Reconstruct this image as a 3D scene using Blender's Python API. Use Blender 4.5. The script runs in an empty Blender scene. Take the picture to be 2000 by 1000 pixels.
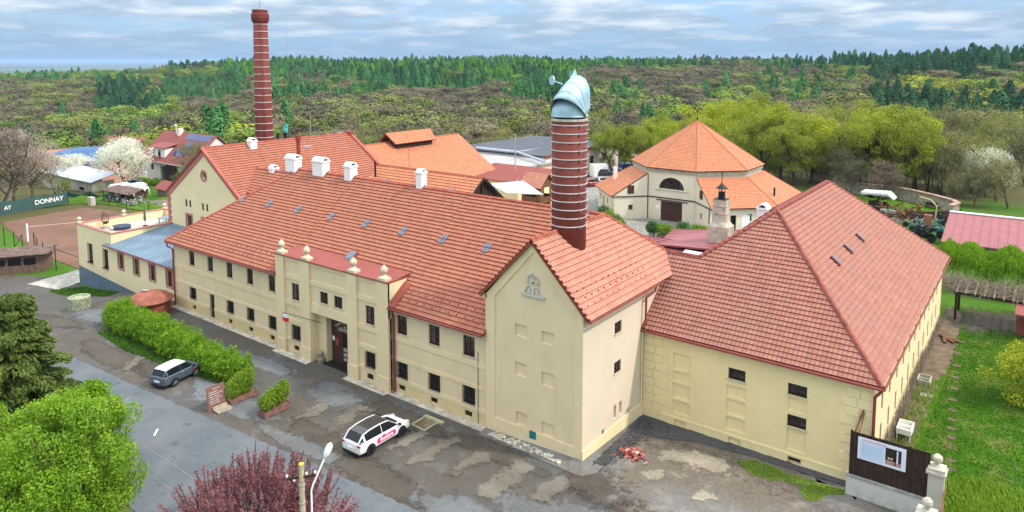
import bpy, bmesh, math, random
import numpy as np
from mathutils import Vector, Matrix
R = math.radians
PI = math.pi
sc = bpy.context.scene
COL = sc.collection
random.seed(7)
rng = np.random.default_rng(7)

# ------------------------------------------------------------------ camera
cam_d = bpy.data.cameras.new('camera'); cam = bpy.data.objects.new('camera', cam_d); COL.objects.link(cam)
cam.location = (0, 0, 24); cam.rotation_euler = (PI/2 - math.atan(144/1390), 0, math.atan2(.6006, .7995))
cam_d.sensor_width = 36; cam_d.lens = 36*1390/2000; cam_d.shift_y = -238/2000
cam_d.clip_start = .5; cam_d.clip_end = 80000
sc.camera = cam

# ------------------------------------------------------------------ light
SUN_DIR = Vector((4.8, 1.75, 5.7)).normalized()      # towards the sun
sun_el = math.asin(SUN_DIR.z); sun_rot = math.atan2(SUN_DIR.x, SUN_DIR.y)
sd = bpy.data.lights.new('sun', 'SUN'); sd.energy = 2.55; sd.angle = R(4); sd.color = (1, .92, .80)
so = bpy.data.objects.new('sun', sd); COL.objects.link(so)
so.rotation_euler = (-SUN_DIR).to_track_quat('-Z', 'Y').to_euler(); so.location = (40, 0, 90)
sc.view_settings.view_transform = 'Standard'; sc.view_settings.look = 'None'
sc.view_settings.gamma = 1; sc.view_settings.exposure = 0.5

def sky_world():
    w = bpy.data.worlds.new('World'); sc.world = w; w.use_nodes = True
    n = w.node_tree.nodes; L = w.node_tree.links; n.clear()
    out = n.new('ShaderNodeOutputWorld'); bg = n.new('ShaderNodeBackground'); L.new(bg.outputs[0], out.inputs[0])
    sky = n.new('ShaderNodeTexSky'); sky.sky_type = 'NISHITA'; sky.sun_disc = False
    sky.sun_elevation = sun_el; sky.sun_rotation = sun_rot; sky.air_density = 1.2; sky.dust_density = .6; sky.ozone_density = 2
    tc = n.new('ShaderNodeTexCoord'); sep = n.new('ShaderNodeSeparateXYZ'); L.new(tc.outputs['Generated'], sep.inputs[0])
    def mth(op, a, b=None, clamp=False):
        m = n.new('ShaderNodeMath'); m.operation = op; m.use_clamp = clamp
        for i, x in enumerate((a, b)):
            if x is None: continue
            if isinstance(x, (int, float)): m.inputs[i].default_value = x
            else: L.new(x, m.inputs[i])
        return m.outputs[0]
    zz = mth('ADD', mth('MAXIMUM', sep.outputs[2], 0), .13)
    px = mth('DIVIDE', sep.outputs[0], zz); py = mth('DIVIDE', sep.outputs[1], zz)
    cb = n.new('ShaderNodeCombineXYZ'); L.new(px, cb.inputs[0]); L.new(py, cb.inputs[1])
    def noise(scale, det, rough, off, dist=0):
        mp = n.new('ShaderNodeMapping'); mp.inputs['Location'].default_value = off; L.new(cb.outputs[0], mp.inputs[0])
        t = n.new('ShaderNodeTexNoise'); t.inputs['Scale'].default_value = scale; t.inputs['Detail'].default_value = det
        t.inputs['Roughness'].default_value = rough; t.inputs['Distortion'].default_value = dist
        L.new(mp.outputs[0], t.inputs[0]); return t.outputs[0]
    def ramp(x, a, b):
        r = n.new('ShaderNodeMapRange'); r.interpolation_type = 'SMOOTHSTEP'; L.new(x, r.inputs[0])
        r.inputs[1].default_value = a; r.inputs[2].default_value = b; return r.outputs[0]
    cover = ramp(noise(1.2, 8, .55, (3.1, 8.2, 0), .25), .36, .52)       # where there is cloud
    shade = ramp(noise(2.0, 8, .54, (11.4, 2.7, 3), .2), .40, .68)     # thick grey bases against bright tops
    def mix(f, a, b):
        m = n.new('ShaderNodeMix'); m.data_type = 'RGBA'; L.new(f, m.inputs[0]) if not isinstance(f, float) else None
        if isinstance(f, float): m.inputs[0].default_value = f
        for i, x in ((6, a), (7, b)):
            if isinstance(x, tuple): m.inputs[i].default_value = (*x, 1)
            else: L.new(x, m.inputs[i])
        return m.outputs[2]
    cloud = mix(shade, (2.8, 3.75, 4.9), (5.3, 5.95, 6.6))
    blue = mix(.8, sky.outputs[0], (2.3, 4.0, 6.3))
    both = mix(cover, blue, cloud)
    hz = ramp(sep.outputs[2], .06, .0)                                   # pale band of air low on the horizon
    hz2 = mth('MULTIPLY', hz, .8)
    both = mix(hz2, both, (2.5, 3.9, 5.7))
    over = ramp(sep.outputs[2], .14, .55); both = mix(over, both, (4.9, 5.2, 5.4))                   # closed cloud overhead
    lift = mth('ADD', mth('MULTIPLY', mth('MAXIMUM', sep.outputs[2], 0), 2.9), .95)   # an overcast sky is brighter overhead
    sc_ = n.new('ShaderNodeVectorMath'); sc_.operation = 'SCALE'; L.new(both, sc_.inputs[0]); L.new(lift, sc_.inputs[3]); both = sc_.outputs[0]
    L.new(both, bg.inputs[0]); bg.inputs[1].default_value = .1
sky_world()

# ------------------------------------------------------------------ materials
MATS = {}
class NT:
    def __init__(s, m):
        s.m = m; m.use_nodes = True; s.n = m.node_tree.nodes; s.L = m.node_tree.links
        s.b = s.n['Principled BSDF']
        s.geo = s.n.new('ShaderNodeNewGeometry').outputs['Position']
    def uv(s):
        return s.n.new('ShaderNodeUVMap').outputs[0]
    def noise(s, scale, det=4, rough=.55, vec=None, dist=0, stretch=None):
        t = s.n.new('ShaderNodeTexNoise'); t.inputs['Scale'].default_value = scale; t.inputs['Detail'].default_value = det
        t.inputs['Roughness'].default_value = rough; t.inputs['Distortion'].default_value = dist
        v = vec or s.geo
        if stretch:
            mp = s.n.new('ShaderNodeMapping'); mp.inputs['Scale'].default_value = stretch; s.L.new(v, mp.inputs[0]); v = mp.outputs[0]
        s.L.new(v, t.inputs[0]); return t.outputs[0]
    def rng(s, x, a, b, lo=0, hi=1):
        r = s.n.new('ShaderNodeMapRange'); s.L.new(x, r.inputs[0])
        for i, v in enumerate((a, b, lo, hi)): r.inputs[i+1].default_value = v
        return r.outputs[0]
    def math(s, op, a, b=0.):
        m = s.n.new('ShaderNodeMath'); m.operation = op
        for i, x in enumerate((a, b)):
            if isinstance(x, (int, float)): m.inputs[i].default_value = x
            else: s.L.new(x, m.inputs[i])
        return m.outputs[0]
    def mix(s, f, a, b, mode='MIX'):
        m = s.n.new('ShaderNodeMix'); m.data_type = 'RGBA'; m.blend_type = mode
        if isinstance(f, (int, float)): m.inputs[0].default_value = f
        else: s.L.new(f, m.inputs[0])
        for i, x in ((6, a), (7, b)):
            if isinstance(x, tuple): m.inputs[i].default_value = (*x[:3], 1)
            else: s.L.new(x, m.inputs[i])
        return m.outputs[2]
    def col(s, c):
        if isinstance(c, tuple): s.b.inputs['Base Color'].default_value = (*c[:3], 1)
        else: s.L.new(c, s.b.inputs['Base Color'])
    def bump(s, h, d=.02, st=.5):
        b = s.n.new('ShaderNodeBump'); b.inputs['Distance'].default_value = d; b.inputs['Strength'].default_value = st
        s.L.new(h, b.inputs['Height']); s.L.new(b.outputs[0], s.b.inputs['Normal'])
    def sep(s, v):
        x = s.n.new('ShaderNodeSeparateXYZ'); s.L.new(v, x.inputs[0]); return x.outputs
def mk(name, rough=.8, spec=.3, metal=0):
    m = bpy.data.materials.new(name); t = NT(m); t.b.inputs['Roughness'].default_value = rough
    t.b.inputs['Specular IOR Level'].default_value = spec; t.b.inputs['Metallic'].default_value = metal
    MATS[name] = m; return t
def dark(c, k): return tuple(x*k for x in c)
def plain(name, c, rough=.7, var=.12, scale=1.5, spec=.3, metal=0, bump=0):
    t = mk(name, rough, spec, metal)
    n1 = t.noise(scale, 5); t.col(t.mix(t.rng(n1, .35, .7), dark(c, 1-var), dark(c, 1+var)))
    if bump: t.bump(t.noise(scale*12, 3), bump)
    return MATS[name]
def plaster(name, c, stain=(.25, .22, .16), amt=.5):
    t = mk(name, .9, .15)
    a = t.noise(.35, 6, .6); b = t.noise(1.2, 6, .65, stretch=(1, 1, .25))
    x = t.mix(t.rng(a, .3, .75), dark(c, .93), dark(c, 1.05))
    x = t.mix(t.math('MULTIPLY', t.rng(b, .55, .8), amt*.9), x, dark(c, .66))
    z = t.sep(t.geo)[2]
    low = t.math('MULTIPLY', t.rng(z, .9, -.2), t.rng(t.noise(2.2, 6), .4, .7))      # splash dirt and damp at the foot
    x = t.mix(t.math('MULTIPLY', low, amt), x, stain)
    t.col(x); t.bump(t.noise(9, 4), .015, .4); return MATS[name]
def tiles(name, c, w=.3, edge=.5, old=.25):
    t = mk(name, .75, .22)
    u = t.uv(); xs = t.sep(u)
    fa = t.math('FLOOR', t.math('DIVIDE', xs[0], w)); fb = t.math('FLOOR', t.math('DIVIDE', xs[1], .36))
    cb = t.n.new('ShaderNodeCombineXYZ'); t.L.new(fa, cb.inputs[0]); t.L.new(fb, cb.inputs[1])
    wn = t.n.new('ShaderNodeTexWhiteNoise'); wn.noise_dimensions = '2D'; t.L.new(cb.outputs[0], wn.inputs[0])
    x = t.mix(wn.outputs[0], (c[0]*.88, c[1]*.82, c[2]*.80), (c[0]*1.07, c[1]*1.1, c[2]*1.1))
    big = t.noise(.22, 5, .6); x = t.mix(t.math('MULTIPLY', t.rng(big, .42, .72), old), x, (c[0]*.62, c[1]*.95, c[2]*1.05))
    run = t.noise(.9, 4, .6, vec=u, stretch=(1.2, .12, 1)); x = t.mix(t.math('MULTIPLY', t.rng(run, .52, .8), old*1.2), x, dark(c, .6))
    lich = t.noise(7, 3, .7); x = t.mix(t.math('MULTIPLY', t.rng(lich, .66, .74), .35), x, (c[0]*.95, c[1]*1.7, c[2]*1.6))
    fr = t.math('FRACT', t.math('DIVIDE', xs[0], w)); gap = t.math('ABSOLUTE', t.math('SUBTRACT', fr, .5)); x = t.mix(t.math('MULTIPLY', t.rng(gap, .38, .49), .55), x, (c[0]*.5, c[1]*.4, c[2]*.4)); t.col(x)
    h = t.math('SINE', t.math('MULTIPLY', fr, PI)); t.bump(h, .045, .8)
    return MATS[name]

CREAM = (.68, .55, .355); YEL = (.76, .63, .345); LIM = (.70, .63, .50)
M_cream = plaster('cream_plaster', CREAM)
M_creamA = plaster('cream_band_plaster', (.70, .57, .355))
M_plinth = plaster('plinth_plaster', (.62, .50, .27), amt=.5)
M_yel = plaster('yellow_plaster', YEL, amt=.3)
M_yelB = plaster('yellow_band_plaster', (.78, .655, .37), amt=.25)
M_pale = plaster('pale_yellow_plaster', (.74, .63, .39), amt=.25)
M_towerside = plaster('tower_side_plaster', (.64, .54, .42), amt=.25)
M_white = plaster('white_plaster', (.8, .8, .82), amt=.15)
M_whitewall = plaster('white_wall_plaster', (.72, .71, .67), amt=.3)
M_pinkish = plaster('pale_pink_plaster', (.78, .68, .62), amt=.2)
M_pinkwall = plaster('pink_plaster', (.62, .29, .24), amt=.2)
M_rose = plain('rose_painted_trim', (.42, .15, .14), .7, .1)
M_grey = plain('grey_painted_base', (.10, .145, .19), .8, .15, 1, bump=.01)
M_tile = tiles('red_roof_tiles', (.37, .134, .083))
M_tileT = tiles('light_red_roof_tiles', (.46, .20, .142), w=.34)
M_tileR = tiles('pinkish_red_roof_tiles', (.34, .146, .108), w=.26, old=.35)
M_tileO = tiles('orange_roof_tiles', (.50, .20, .108), w=.22, old=.1)
M_edge = plain('tile_edge_shade', (.15, .030, .018), .8, .2)  # edge tones: gap shadow under each course painted in, darker than the clay
M_edgeR = plain('dark_tile_edge_shade', (.12, .02, .017), .8, .2)
M_edgeO = plain('orange_tile_edge_shade', (.33, .10, .05), .8, .2)
M_ridge = plain('ridge_tile_clay', (.36, .095, .065), .8, .3, 3)
M_redmetal = plain('red_painted_metal', (.25, .058, .045), .45, .12)
M_pipe = plain('oxide_red_pipe', (.23, .045, .04), .5, .15)
M_glass = mk('window_glass', .05, .7); M_glass.col(M_glass.mix(M_glass.rng(M_glass.noise(.9, 3), .4, .65), (.012, .014, .018), (.05, .05, .05))); M_glass = MATS['window_glass']
M_carglass = mk('car_glass', .12, .3); M_carglass.col((.008, .011, .016)); M_carglass = MATS['car_glass']
M_frame = plain('dark_brown_frame', (.045, .022, .016), .6, .2)
M_redframe = plain('red_brown_frame', (.10, .022, .018), .6, .2)
M_curtain = plain('dim_curtain', (.10, .095, .085), .5, .4, 6)
M_black = plain('black_iron', (.012, .012, .013), .5, .2)
M_dkbrown = plain('dark_brown_wood', (.035, .018, .013), .8, .35, 3)
M_brown = plain('brown_wood', (.16, .075, .035), .8, .3, 3)
M_plank = plain('weathered_plank', (.24, .20, .16), .9, .3, 3)
M_stone = plain('pale_stone', (.48, .44, .36), .9, .25, 2.5, bump=.02)
M_stoneC = plain('carved_relief_stone', (.50, .47, .42), .9, .15, 5)
M_steel = plain('galvanised_steel', (.42, .46, .52), .4, .15, metal=.4)
M_concrete = plain('concrete', (.30, .29, .27), .9, .25, 1.2, bump=.01)
M_whitepaint = plain('white_paint', (.8, .8, .8), .4, .04)
M_rubber = plain('tyre_rubber', (.018, .018, .02), .8, .2)
M_stucco = plain('painted_cream_stone', (.56, .49, .35), .8, .15, 4)
M_doorB = plain('brown_painted_door', (.062, .026, .02), .55, .15)

# ------------------------------------------------------------------ mesh building
ORG = {}
class MB:
    def __init__(s): s.v = []; s.f = []; s.m = []; s.uv = {}
    def poly(s, pts, m=0, uv=None):
        i = len(s.v); s.v += [tuple(p) for p in pts]; s.f.append(tuple(range(i, i+len(pts)))); s.m.append(m)
        if uv: s.uv[len(s.f)-1] = uv
    def box(s, x0, x1, y0, y1, z0, z1, m=0, skip=''):
        c = [(x0,y0,z0),(x1,y0,z0),(x1,y1,z0),(x0,y1,z0),(x0,y0,z1),(x1,y0,z1),(x1,y1,z1),(x0,y1,z1)]
        i = len(s.v); s.v += c
        for k, q in (('b',(0,3,2,1)),('t',(4,5,6,7)),('f',(0,1,5,4)),('r',(1,2,6,5)),('k',(2,3,7,6)),('l',(3,0,4,7))):
            if k in skip: continue
            s.f.append(tuple(i+j for j in q)); s.m.append(m)
    def obox(s, c, hx, hy, hz, ang=0, m=0, mat=None):
        M = mat or (Matrix.Translation(c) @ Matrix.Rotation(ang, 4, 'Z'))
        if mat: M = Matrix.Translation(c) @ mat
        i = len(s.v)
        for z in (-hz, hz):
            for x, y in ((-hx,-hy),(hx,-hy),(hx,hy),(-hx,hy)): s.v.append(tuple(M @ Vector((x,y,z))))
        for q in ((0,3,2,1),(4,5,6,7),(0,1,5,4),(1,2,6,5),(2,3,7,6),(3,0,4,7)): s.f.append(tuple(i+j for j in q)); s.m.append(m)
    def bar(s, a, b, w, h=None, m=0):
        a = Vector(a); b = Vector(b); d = b-a
        if d.length < 1e-6: return
        q = d.to_track_quat('X', 'Z').to_matrix().to_4x4(); s.obox((a+b)/2, d.length/2, w/2, (h or w)/2, mat=q, m=m)
    def tube(s, pts, r, n=8, m=0, cap=True):
        pts = [Vector(p) for p in pts]; rs = r if isinstance(r, (list, tuple)) else [r]*len(pts)
        i0 = len(s.v); prev = None
        for k, p in enumerate(pts):
            d = (pts[min(k+1, len(pts)-1)] - pts[max(k-1, 0)]).normalized()
            if prev is None:
                a = d.orthogonal().normalized()
            else:
                a = (prev - d*prev.dot(d)); a = a.normalized() if a.length > 1e-5 else d.orthogonal().normalized()
            prev = a; b = d.cross(a)
            for j in range(n):
                t = 2*PI*j/n; s.v.append(tuple(p + (a*math.cos(t)+b*math.sin(t))*rs[k]))
        for k in range(len(pts)-1):
            for j in range(n):
                s.f.append((i0+k*n+j, i0+k*n+(j+1)%n, i0+(k+1)*n+(j+1)%n, i0+(k+1)*n+j)); s.m.append(m)
        if cap:
            s.f.append(tuple(i0+j for j in reversed(range(n)))); s.m.append(m)
            s.f.append(tuple(i0+(len(pts)-1)*n+j for j in range(n))); s.m.append(m)
    def lathe(s, c, prof, n=16, m=0, ms=None, a0=0):
        i0 = len(s.v)
        for r, z in prof:
            for j in range(n):
                t = 2*PI*j/n + a0; s.v.append((c[0]+r*math.cos(t), c[1]+r*math.sin(t), c[2]+z))
        for k in range(len(prof)-1):
            for j in range(n):
                s.f.append((i0+k*n+j, i0+k*n+(j+1)%n, i0+(k+1)*n+(j+1)%n, i0+(k+1)*n+j)); s.m.append(ms[k] if ms else m)
        s.f.append(tuple(i0+j for j in reversed(range(n)))); s.m.append(m)
        s.f.append(tuple(i0+(len(prof)-1)*n+j for j in range(n))); s.m.append(ms[-1] if ms else m)
    def prism(s, pts, z0, z1, m=0, ms=None):
        n = len(pts)
        s.poly([(x, y, z1) for x, y in pts], m); s.poly([(x, y, z0) for x, y in reversed(pts)], m)
        for k in range(n):
            a, b = pts[k], pts[(k+1)%n]; s.poly([(*a, z0), (*b, z0), (*b, z1), (*a, z1)], ms if ms is not None else m)
    def slab(s, pts, nrm, d, m=0, ms=None):
        nv = Vector(nrm)*d; P = [Vector(p) for p in pts]; Q = [p+nv for p in P]; n = len(P)
        s.poly(Q, m); s.poly(list(reversed(P)), m)
        for k in range(n): s.poly([P[k], P[(k+1)%n], Q[(k+1)%n], Q[k]], m if ms is None else ms)
    def wall(s, p0, ud, L, z0, z1, holes=(), m=0, mr=None):
        """upright wall with real openings. holes: (a0,a1,b0,b1,depth,blind)"""
        ux, uy = ud; ix, iy = -uy, ux
        def P(a, z, d=0): return (p0[0]+ux*a+ix*d, p0[1]+uy*a+iy*d, z)
        A = sorted({0, L, *[h[0] for h in holes], *[h[1] for h in holes]}); B = sorted({z0, z1, *[h[2] for h in holes], *[h[3] for h in holes]})
        for i in range(len(A)-1):
            for j in range(len(B)-1):
                a = (A[i]+A[i+1])/2; b = (B[j]+B[j+1])/2
                if any(h[0] < a < h[1] and h[2] < b < h[3] for h in holes): continue
                s.poly([P(A[i],B[j]),P(A[i+1],B[j]),P(A[i+1],B[j+1]),P(A[i],B[j+1])], m)
        k = m if mr is None else mr
        for h in holes:
            a0, a1, b0, b1, d = h[:5]
            s.poly([P(a0,b0),P(a1,b0),P(a1,b0,d),P(a0,b0,d)], k); s.poly([P(a0,b1,d),P(a1,b1,d),P(a1,b1),P(a0,b1)], k)
            s.poly([P(a0,b0),P(a0,b0,d),P(a0,b1,d),P(a0,b1)], k); s.poly([P(a1,b0,d),P(a1,b0),P(a1,b1),P(a1,b1,d)], k)
            if len(h) > 5 and h[5]: s.poly([P(a0,b0,d),P(a1,b0,d),P(a1,b1,d),P(a0,b1,d)], m)
    def build(s, name, mats, parent=None, smooth=False, local=False, kind=None, label=None):
        me = bpy.data.meshes.new(name)
        o0 = Vector((0,0,0)) if (local or parent is None) else ORG[parent.name]
        V = np.array(s.v, dtype=np.float64).reshape(-1, 3) - np.array(o0)
        me.from_pydata(V.tolist(), [], s.f)
        if not isinstance(mats, (list, tuple)): mats = [mats]
        for x in mats: me.materials.append(x)
        me.polygons.foreach_set('material_index', s.m)
        if smooth: me.polygons.foreach_set('use_smooth', [True]*len(s.f))
        if s.uv:
            uvl = me.uv_layers.new(name='UVMap')
            arr = np.zeros((len(me.loops), 2), dtype=np.float32)
            for fi, uv in s.uv.items():
                st = me.polygons[fi].loop_start; arr[st:st+len(uv)] = uv
            uvl.data.foreach_set('uv', arr.ravel())
        me.update()
        o = bpy.data.objects.new(name, me); COL.objects.link(o)
        if parent is not None: o.parent = parent
        ORG[o.name] = o0
        if kind: o['kind'] = kind
        if label: o['label'] = label
        return o
def thing(name, label, cat, loc=(0,0,0), rz=0, group=None):
    o = bpy.data.objects.new(name, None); COL.objects.link(o); o.location = loc; o.rotation_euler = (0,0,rz)
    o.empty_display_size = .5
    o['label'] = label; o['category'] = cat
    if group: o['group'] = group
    ORG[o.name] = Vector(loc); return o
def tag(o, label, cat, group=None):
    o['label'] = label; o['category'] = cat
    if group: o['group'] = group
    return o
def struct(o): o['kind'] = 'structure'; return o
def dup(root, loc, rz=0, label=None, group=None, scale=None):
    r = root.copy(); COL.objects.link(r); r.location = loc; r.rotation_euler = (0,0,rz)
    if scale: r.scale = scale if isinstance(scale, (tuple, list)) else (scale,)*3
    if label: r['label'] = label
    if group: r['group'] = group
    for ch in root.children:
        c = ch.copy(); COL.objects.link(c); c.parent = r
        for g in ch.children:
            d = g.copy(); COL.objects.link(d); d.parent = c
    return r
def text(s, size, M, mat, parent, name='lettering', ext=.006, align='CENTER', bold=0):
    cu = bpy.data.curves.new(name, 'FONT'); cu.body = s; cu.size = size; cu.extrude = ext; cu.align_x = align; cu.align_y = 'CENTER'; cu.offset = bold
    o = bpy.data.objects.new(name, cu); COL.objects.link(o)
    dg = bpy.context.evaluated_depsgraph_get(); me = bpy.data.meshes.new_from_object(o.evaluated_get(dg))
    bpy.data.objects.remove(o); me.transform(M); me.materials.clear(); me.materials.append(mat)
    ob = bpy.data.objects.new(name, me); COL.objects.link(ob); ob.parent = parent; return ob
def clip(poly, s0, keep_above):
    out = []
    for i in range(len(poly)):
        a, b = poly[i], poly[(i+1)%len(poly)]
        ia = (a[1] >= s0) if keep_above else (a[1] <= s0); ib = (b[1] >= s0) if keep_above else (b[1] <= s0)
        if ia: out.append(a)
        if ia != ib:
            t = (s0-a[1])/(b[1]-a[1]); out.append((a[0]+(b[0]-a[0])*t, s0))
    return out
def tiled(mb, pts, course=.35, lip=.072, thick=.14):
    """tiled roof plane: real overlapping courses. pts in order, first edge = eave (horizontal)"""
    P = [Vector(p) for p in pts]; a = (P[1]-P[0]).normalized()
    n = None
    for k in range(2, len(P)):
        n = a.cross(P[k]-P[0])
        if n.length > .01: break
    n.normalize()
    if n.z < 0: n = -n
    s = n.cross(a)
    if s.z < 0: s = -s
    Q = [((p-P[0]).dot(a), (p-P[0]).dot(s)) for p in P]
    smax = max(q[1] for q in Q); k = 0
    def W(q, off): return P[0] + a*q[0] + s*q[1] + n*off
    base = .03
    while k*course < smax - 1e-4:
        s0 = k*course; s1 = min(smax, s0+course)
        c = clip(clip(Q, s0, True), s1, False); k += 1
        cc = []
        for q in c:
            if not cc or abs(q[0]-cc[-1][0])+abs(q[1]-cc[-1][1]) > 1e-5: cc.append(q)
        if len(cc) < 3: continue
        offs = [base + lip*(1-(q[1]-s0)/course) for q in cc]
        w = [W(q, o) for q, o in zip(cc, offs)]; uv = [(q[0], q[1]+.001 if q[1] < s0+1e-6 else q[1]-.002) for q in cc]
        ar = sum(cc[i][0]*cc[(i+1)%len(cc)][1]-cc[(i+1)%len(cc)][0]*cc[i][1] for i in range(len(cc)))
        if a.cross(s).dot(n)*ar < 0: w.reverse(); uv.reverse()
        mb.poly(w, 0, uv)
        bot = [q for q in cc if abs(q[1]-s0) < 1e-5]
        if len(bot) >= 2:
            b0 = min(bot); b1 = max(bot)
            mb.poly([W(b0, base-.02), W(b1, base-.02), W(b1, base+lip), W(b0, base+lip)], 1)  # riser in the edge colour, which has the course shadow painted in
    low = [W(q, -thick) for q in Q]; up = [W(q, base-.002) for q in Q]; N = len(Q)
    mb.poly(list(reversed(low)), 2)
    for i in range(N): mb.poly([low[i], low[(i+1)%N], up[(i+1)%N], up[i]], 2)
    return a, s, n
def ridgeline(mb, p0, p1, r=.14, st=.38, m=0, lift=.03):
    p0 = Vector(p0); p1 = Vector(p1); L = (p1-p0).length; n = max(1, int(L/st)); d = (p1-p0)/n
    for k in range(n):
        a = p0 + d*k + Vector((0,0,lift)); b = a + d*1.12
        mb.tube([a, b], [r*1.18, r*.92], 6, m, cap=True)

def window(parent, p, ud, w, h, depth, style='dark', bars=(1, 2), grille=False, fm=None):
    """p = lower left corner on the wall face; sits inside its opening"""
    ux, uy = ud; ix, iy = -uy, ux; fm = fm or M_frame
    def P(a, z, d): return (p[0]+ux*a+ix*d, p[1]+uy*a+iy*d, p[2]+z)
    f = MB(); t = .07
    def fb(a0, a1, z0, z1, d0, d1, m=0):
        c0 = P(a0, z0, d0); c1 = P(a1, z1, d1)
        f.box(min(c0[0],c1[0]), max(c0[0],c1[0]), min(c0[1],c1[1]), max(c0[1],c1[1]), c0[2], c1[2], m)
    d0, d1 = depth-.09, depth-.01
    fb(0, w, 0, t, d0, d1); fb(0, w, h-t, h, d0, d1); fb(0, t, t, h-t, d0, d1); fb(w-t, w, t, h-t, d0, d1)
    for k in range(1, bars[0]+1):
        x = w*k/(bars[0]+1); fb(x-.03, x+.03, t, h-t, d0+.003, d1-.003)
    for k in range(1, bars[1]+1):
        z = h*k/(bars[1]+1); fb(t, w-t, z-.022, z+.022, d0+.006, d1-.006)
    wo = f.build('window', fm, parent)
    if w > .8:
        f = MB(); fb(-.06, w+.06, -.07, 0, -.08, depth-.09); f.build('window_sill', M_stucco, wo)
    g = MB(); g.poly([P(t,t,d1-.02),P(w-t,t,d1-.02),P(w-t,h-t,d1-.02),P(t,h-t,d1-.02)]); g.poly([P(0,0,depth),P(0,h,depth),P(w,h,depth),P(w,0,depth)])
    go = g.build('pane', M_glass, wo)
    rc_ = random.Random(int(p[0]*31+p[2]*17+p[1]*7))
    if w > .8 and h > 1.2 and rc_.random() < .45:      # a pale curtain or blind behind part of the glass
        c = MB(); a0, a1 = (t+.02, w*rc_.uniform(.3, .5)) if rc_.random() < .6 else (t+.02, w-t-.02); z0_ = t+.02 if a1 < w*.6 else h*rc_.uniform(.5, .7)
        c.poly([P(a0, z0_, d1-.025), P(a1, z0_, d1-.025), P(a1, h-t-.02, d1-.025), P(a0, h-t-.02, d1-.025)]); c.build('curtain', M_curtain, wo)
    if grille:
        q = MB(); k = .0
        n = 7
        for i in range(n+1):
            a = w*i/n; q.tube([P(a, 0, -.10), P(a, h, -.10)], .012, 4)
        for z in (.08, h*.33, h*.66, h-.08): q.tube([P(0, z, .03), P(0, z, -.10), P(w, z, -.10), P(w, z, .03)], .012, 4)
        for i in range(n):
            q.tube([P(w*i/n, 0, -.11), P(w*(i+1)/n, h*.33, -.11), P(w*i/n, h*.66, -.11), P(w*(i+1)/n, h, -.11)], .009, 4)
        q.build('window_grille', M_black, wo)
    return wo
# ================================================================== main brewery building
FV = 34.6
X1 = (1, 0); Y1 = (0, 1)
bld = thing('brewery_building', 'long two storey cream brewery building with red tiled hipped roof and projecting entrance bay', 'building', (-50, 43, 0))
def bands(mb, x0, x1, y, zs, pr=.05, m=0):
    for z0, z1 in zs: mb.box(x0, x1, y-pr, y+.02, z0, z1, m, skip='k')
BZ = [(.88, 1.17), (2.42, 2.68), (3.9, 4.28), (6.08, 6.5)]
def wing(x0, x1, ups, lows, cells, doors=()):
    w = MB(); holes = [(u-x0, u-x0+wd, z0, z1, .24) for u, wd, z0, z1 in ups+lows+cells+list(doors)]
    w.wall((x0, FV), X1, x1-x0, -.6, 6.5, holes)
    w.build('wall', M_cream, bld)
    w = MB(); w.wall((x0, FV-.022), X1, x1-x0, -.6, .87, [(u-x0, u-x0+wd, z0, min(z1, .868), .023) for u, wd, z0, z1 in cells+list(doors)]); w.build('plinth', M_plinth, bld)
    b = MB()
    gaps = sorted((u-.0, u+wd) for u, wd, z0, z1 in doors)
    for z0, z1 in BZ:
        xs = [x0]; 
        for g0, g1 in gaps:
            if z0 < 2.4: xs += [g0, g1]
        xs.append(x1)
        for i in range(0, len(xs), 2): bands(b, xs[i], xs[i+1], FV, [(z0, z1)])
    b.build('string_course', M_creamA, bld)
    for u, wd, z0, z1 in ups:
        window(bld, (u, FV, z0), X1, wd, z1-z0, .22, bars=(1, 2), fm=M_redframe if x0 > -40 else M_frame)
    for u, wd, z0, z1 in lows: window(bld, (u, FV, z0), X1, wd, z1-z0, .22, bars=(1, 2), grille=True)
    for u, wd, z0, z1 in cells: window(bld, (u, FV, z0), X1, wd, z1-z0, .2, bars=(2, 0))
UL = [-64.6, -61.39, -58.23, -55.06, -51.86]
wing(-67.5, -50.2, [(u, .92, 4.6, 5.95) for u in UL], [(u, .95, 1.3, 2.4) for u in (-64.6, -58.26, -55.1, -51.9)],
     [(u, .62, .24, .68) for u in (-64.35, -58.2, -55.0, -51.85)], doors=[(-61.28, .8, .1, 2.4)])
dm = MB(); dm.box(-61.25, -60.51, FV+.14, FV+.2, .1, 2.38); dm.box(-60.93, -60.83, FV+.12, FV+.15, .1, 2.38)
do = dm.build('side_door', M_dkbrown, bld)
wing(-36.9, -28.0, [(u, 1.03, 4.52, 5.88) for u in (-36.36, -33.22, -30.09)], [(u, 1.04, 1.22, 2.4) for u in (-36.36, -33.22, -30.09)],
     [(u, .68, .28, .69) for u in (-36.25, -33.1, -29.98)])
w = MB(); w.wall((-67.5, 52), (0, -1), 52-FV, -1, 6.5); w.wall((-20.72, 52), (-1, 0), 46.78, -1, 6.5)
w.wall((-20.72, 46.1), Y1, 5.9, -1, 9.0); w.build('rear_wall', M_cream, bld)

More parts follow.
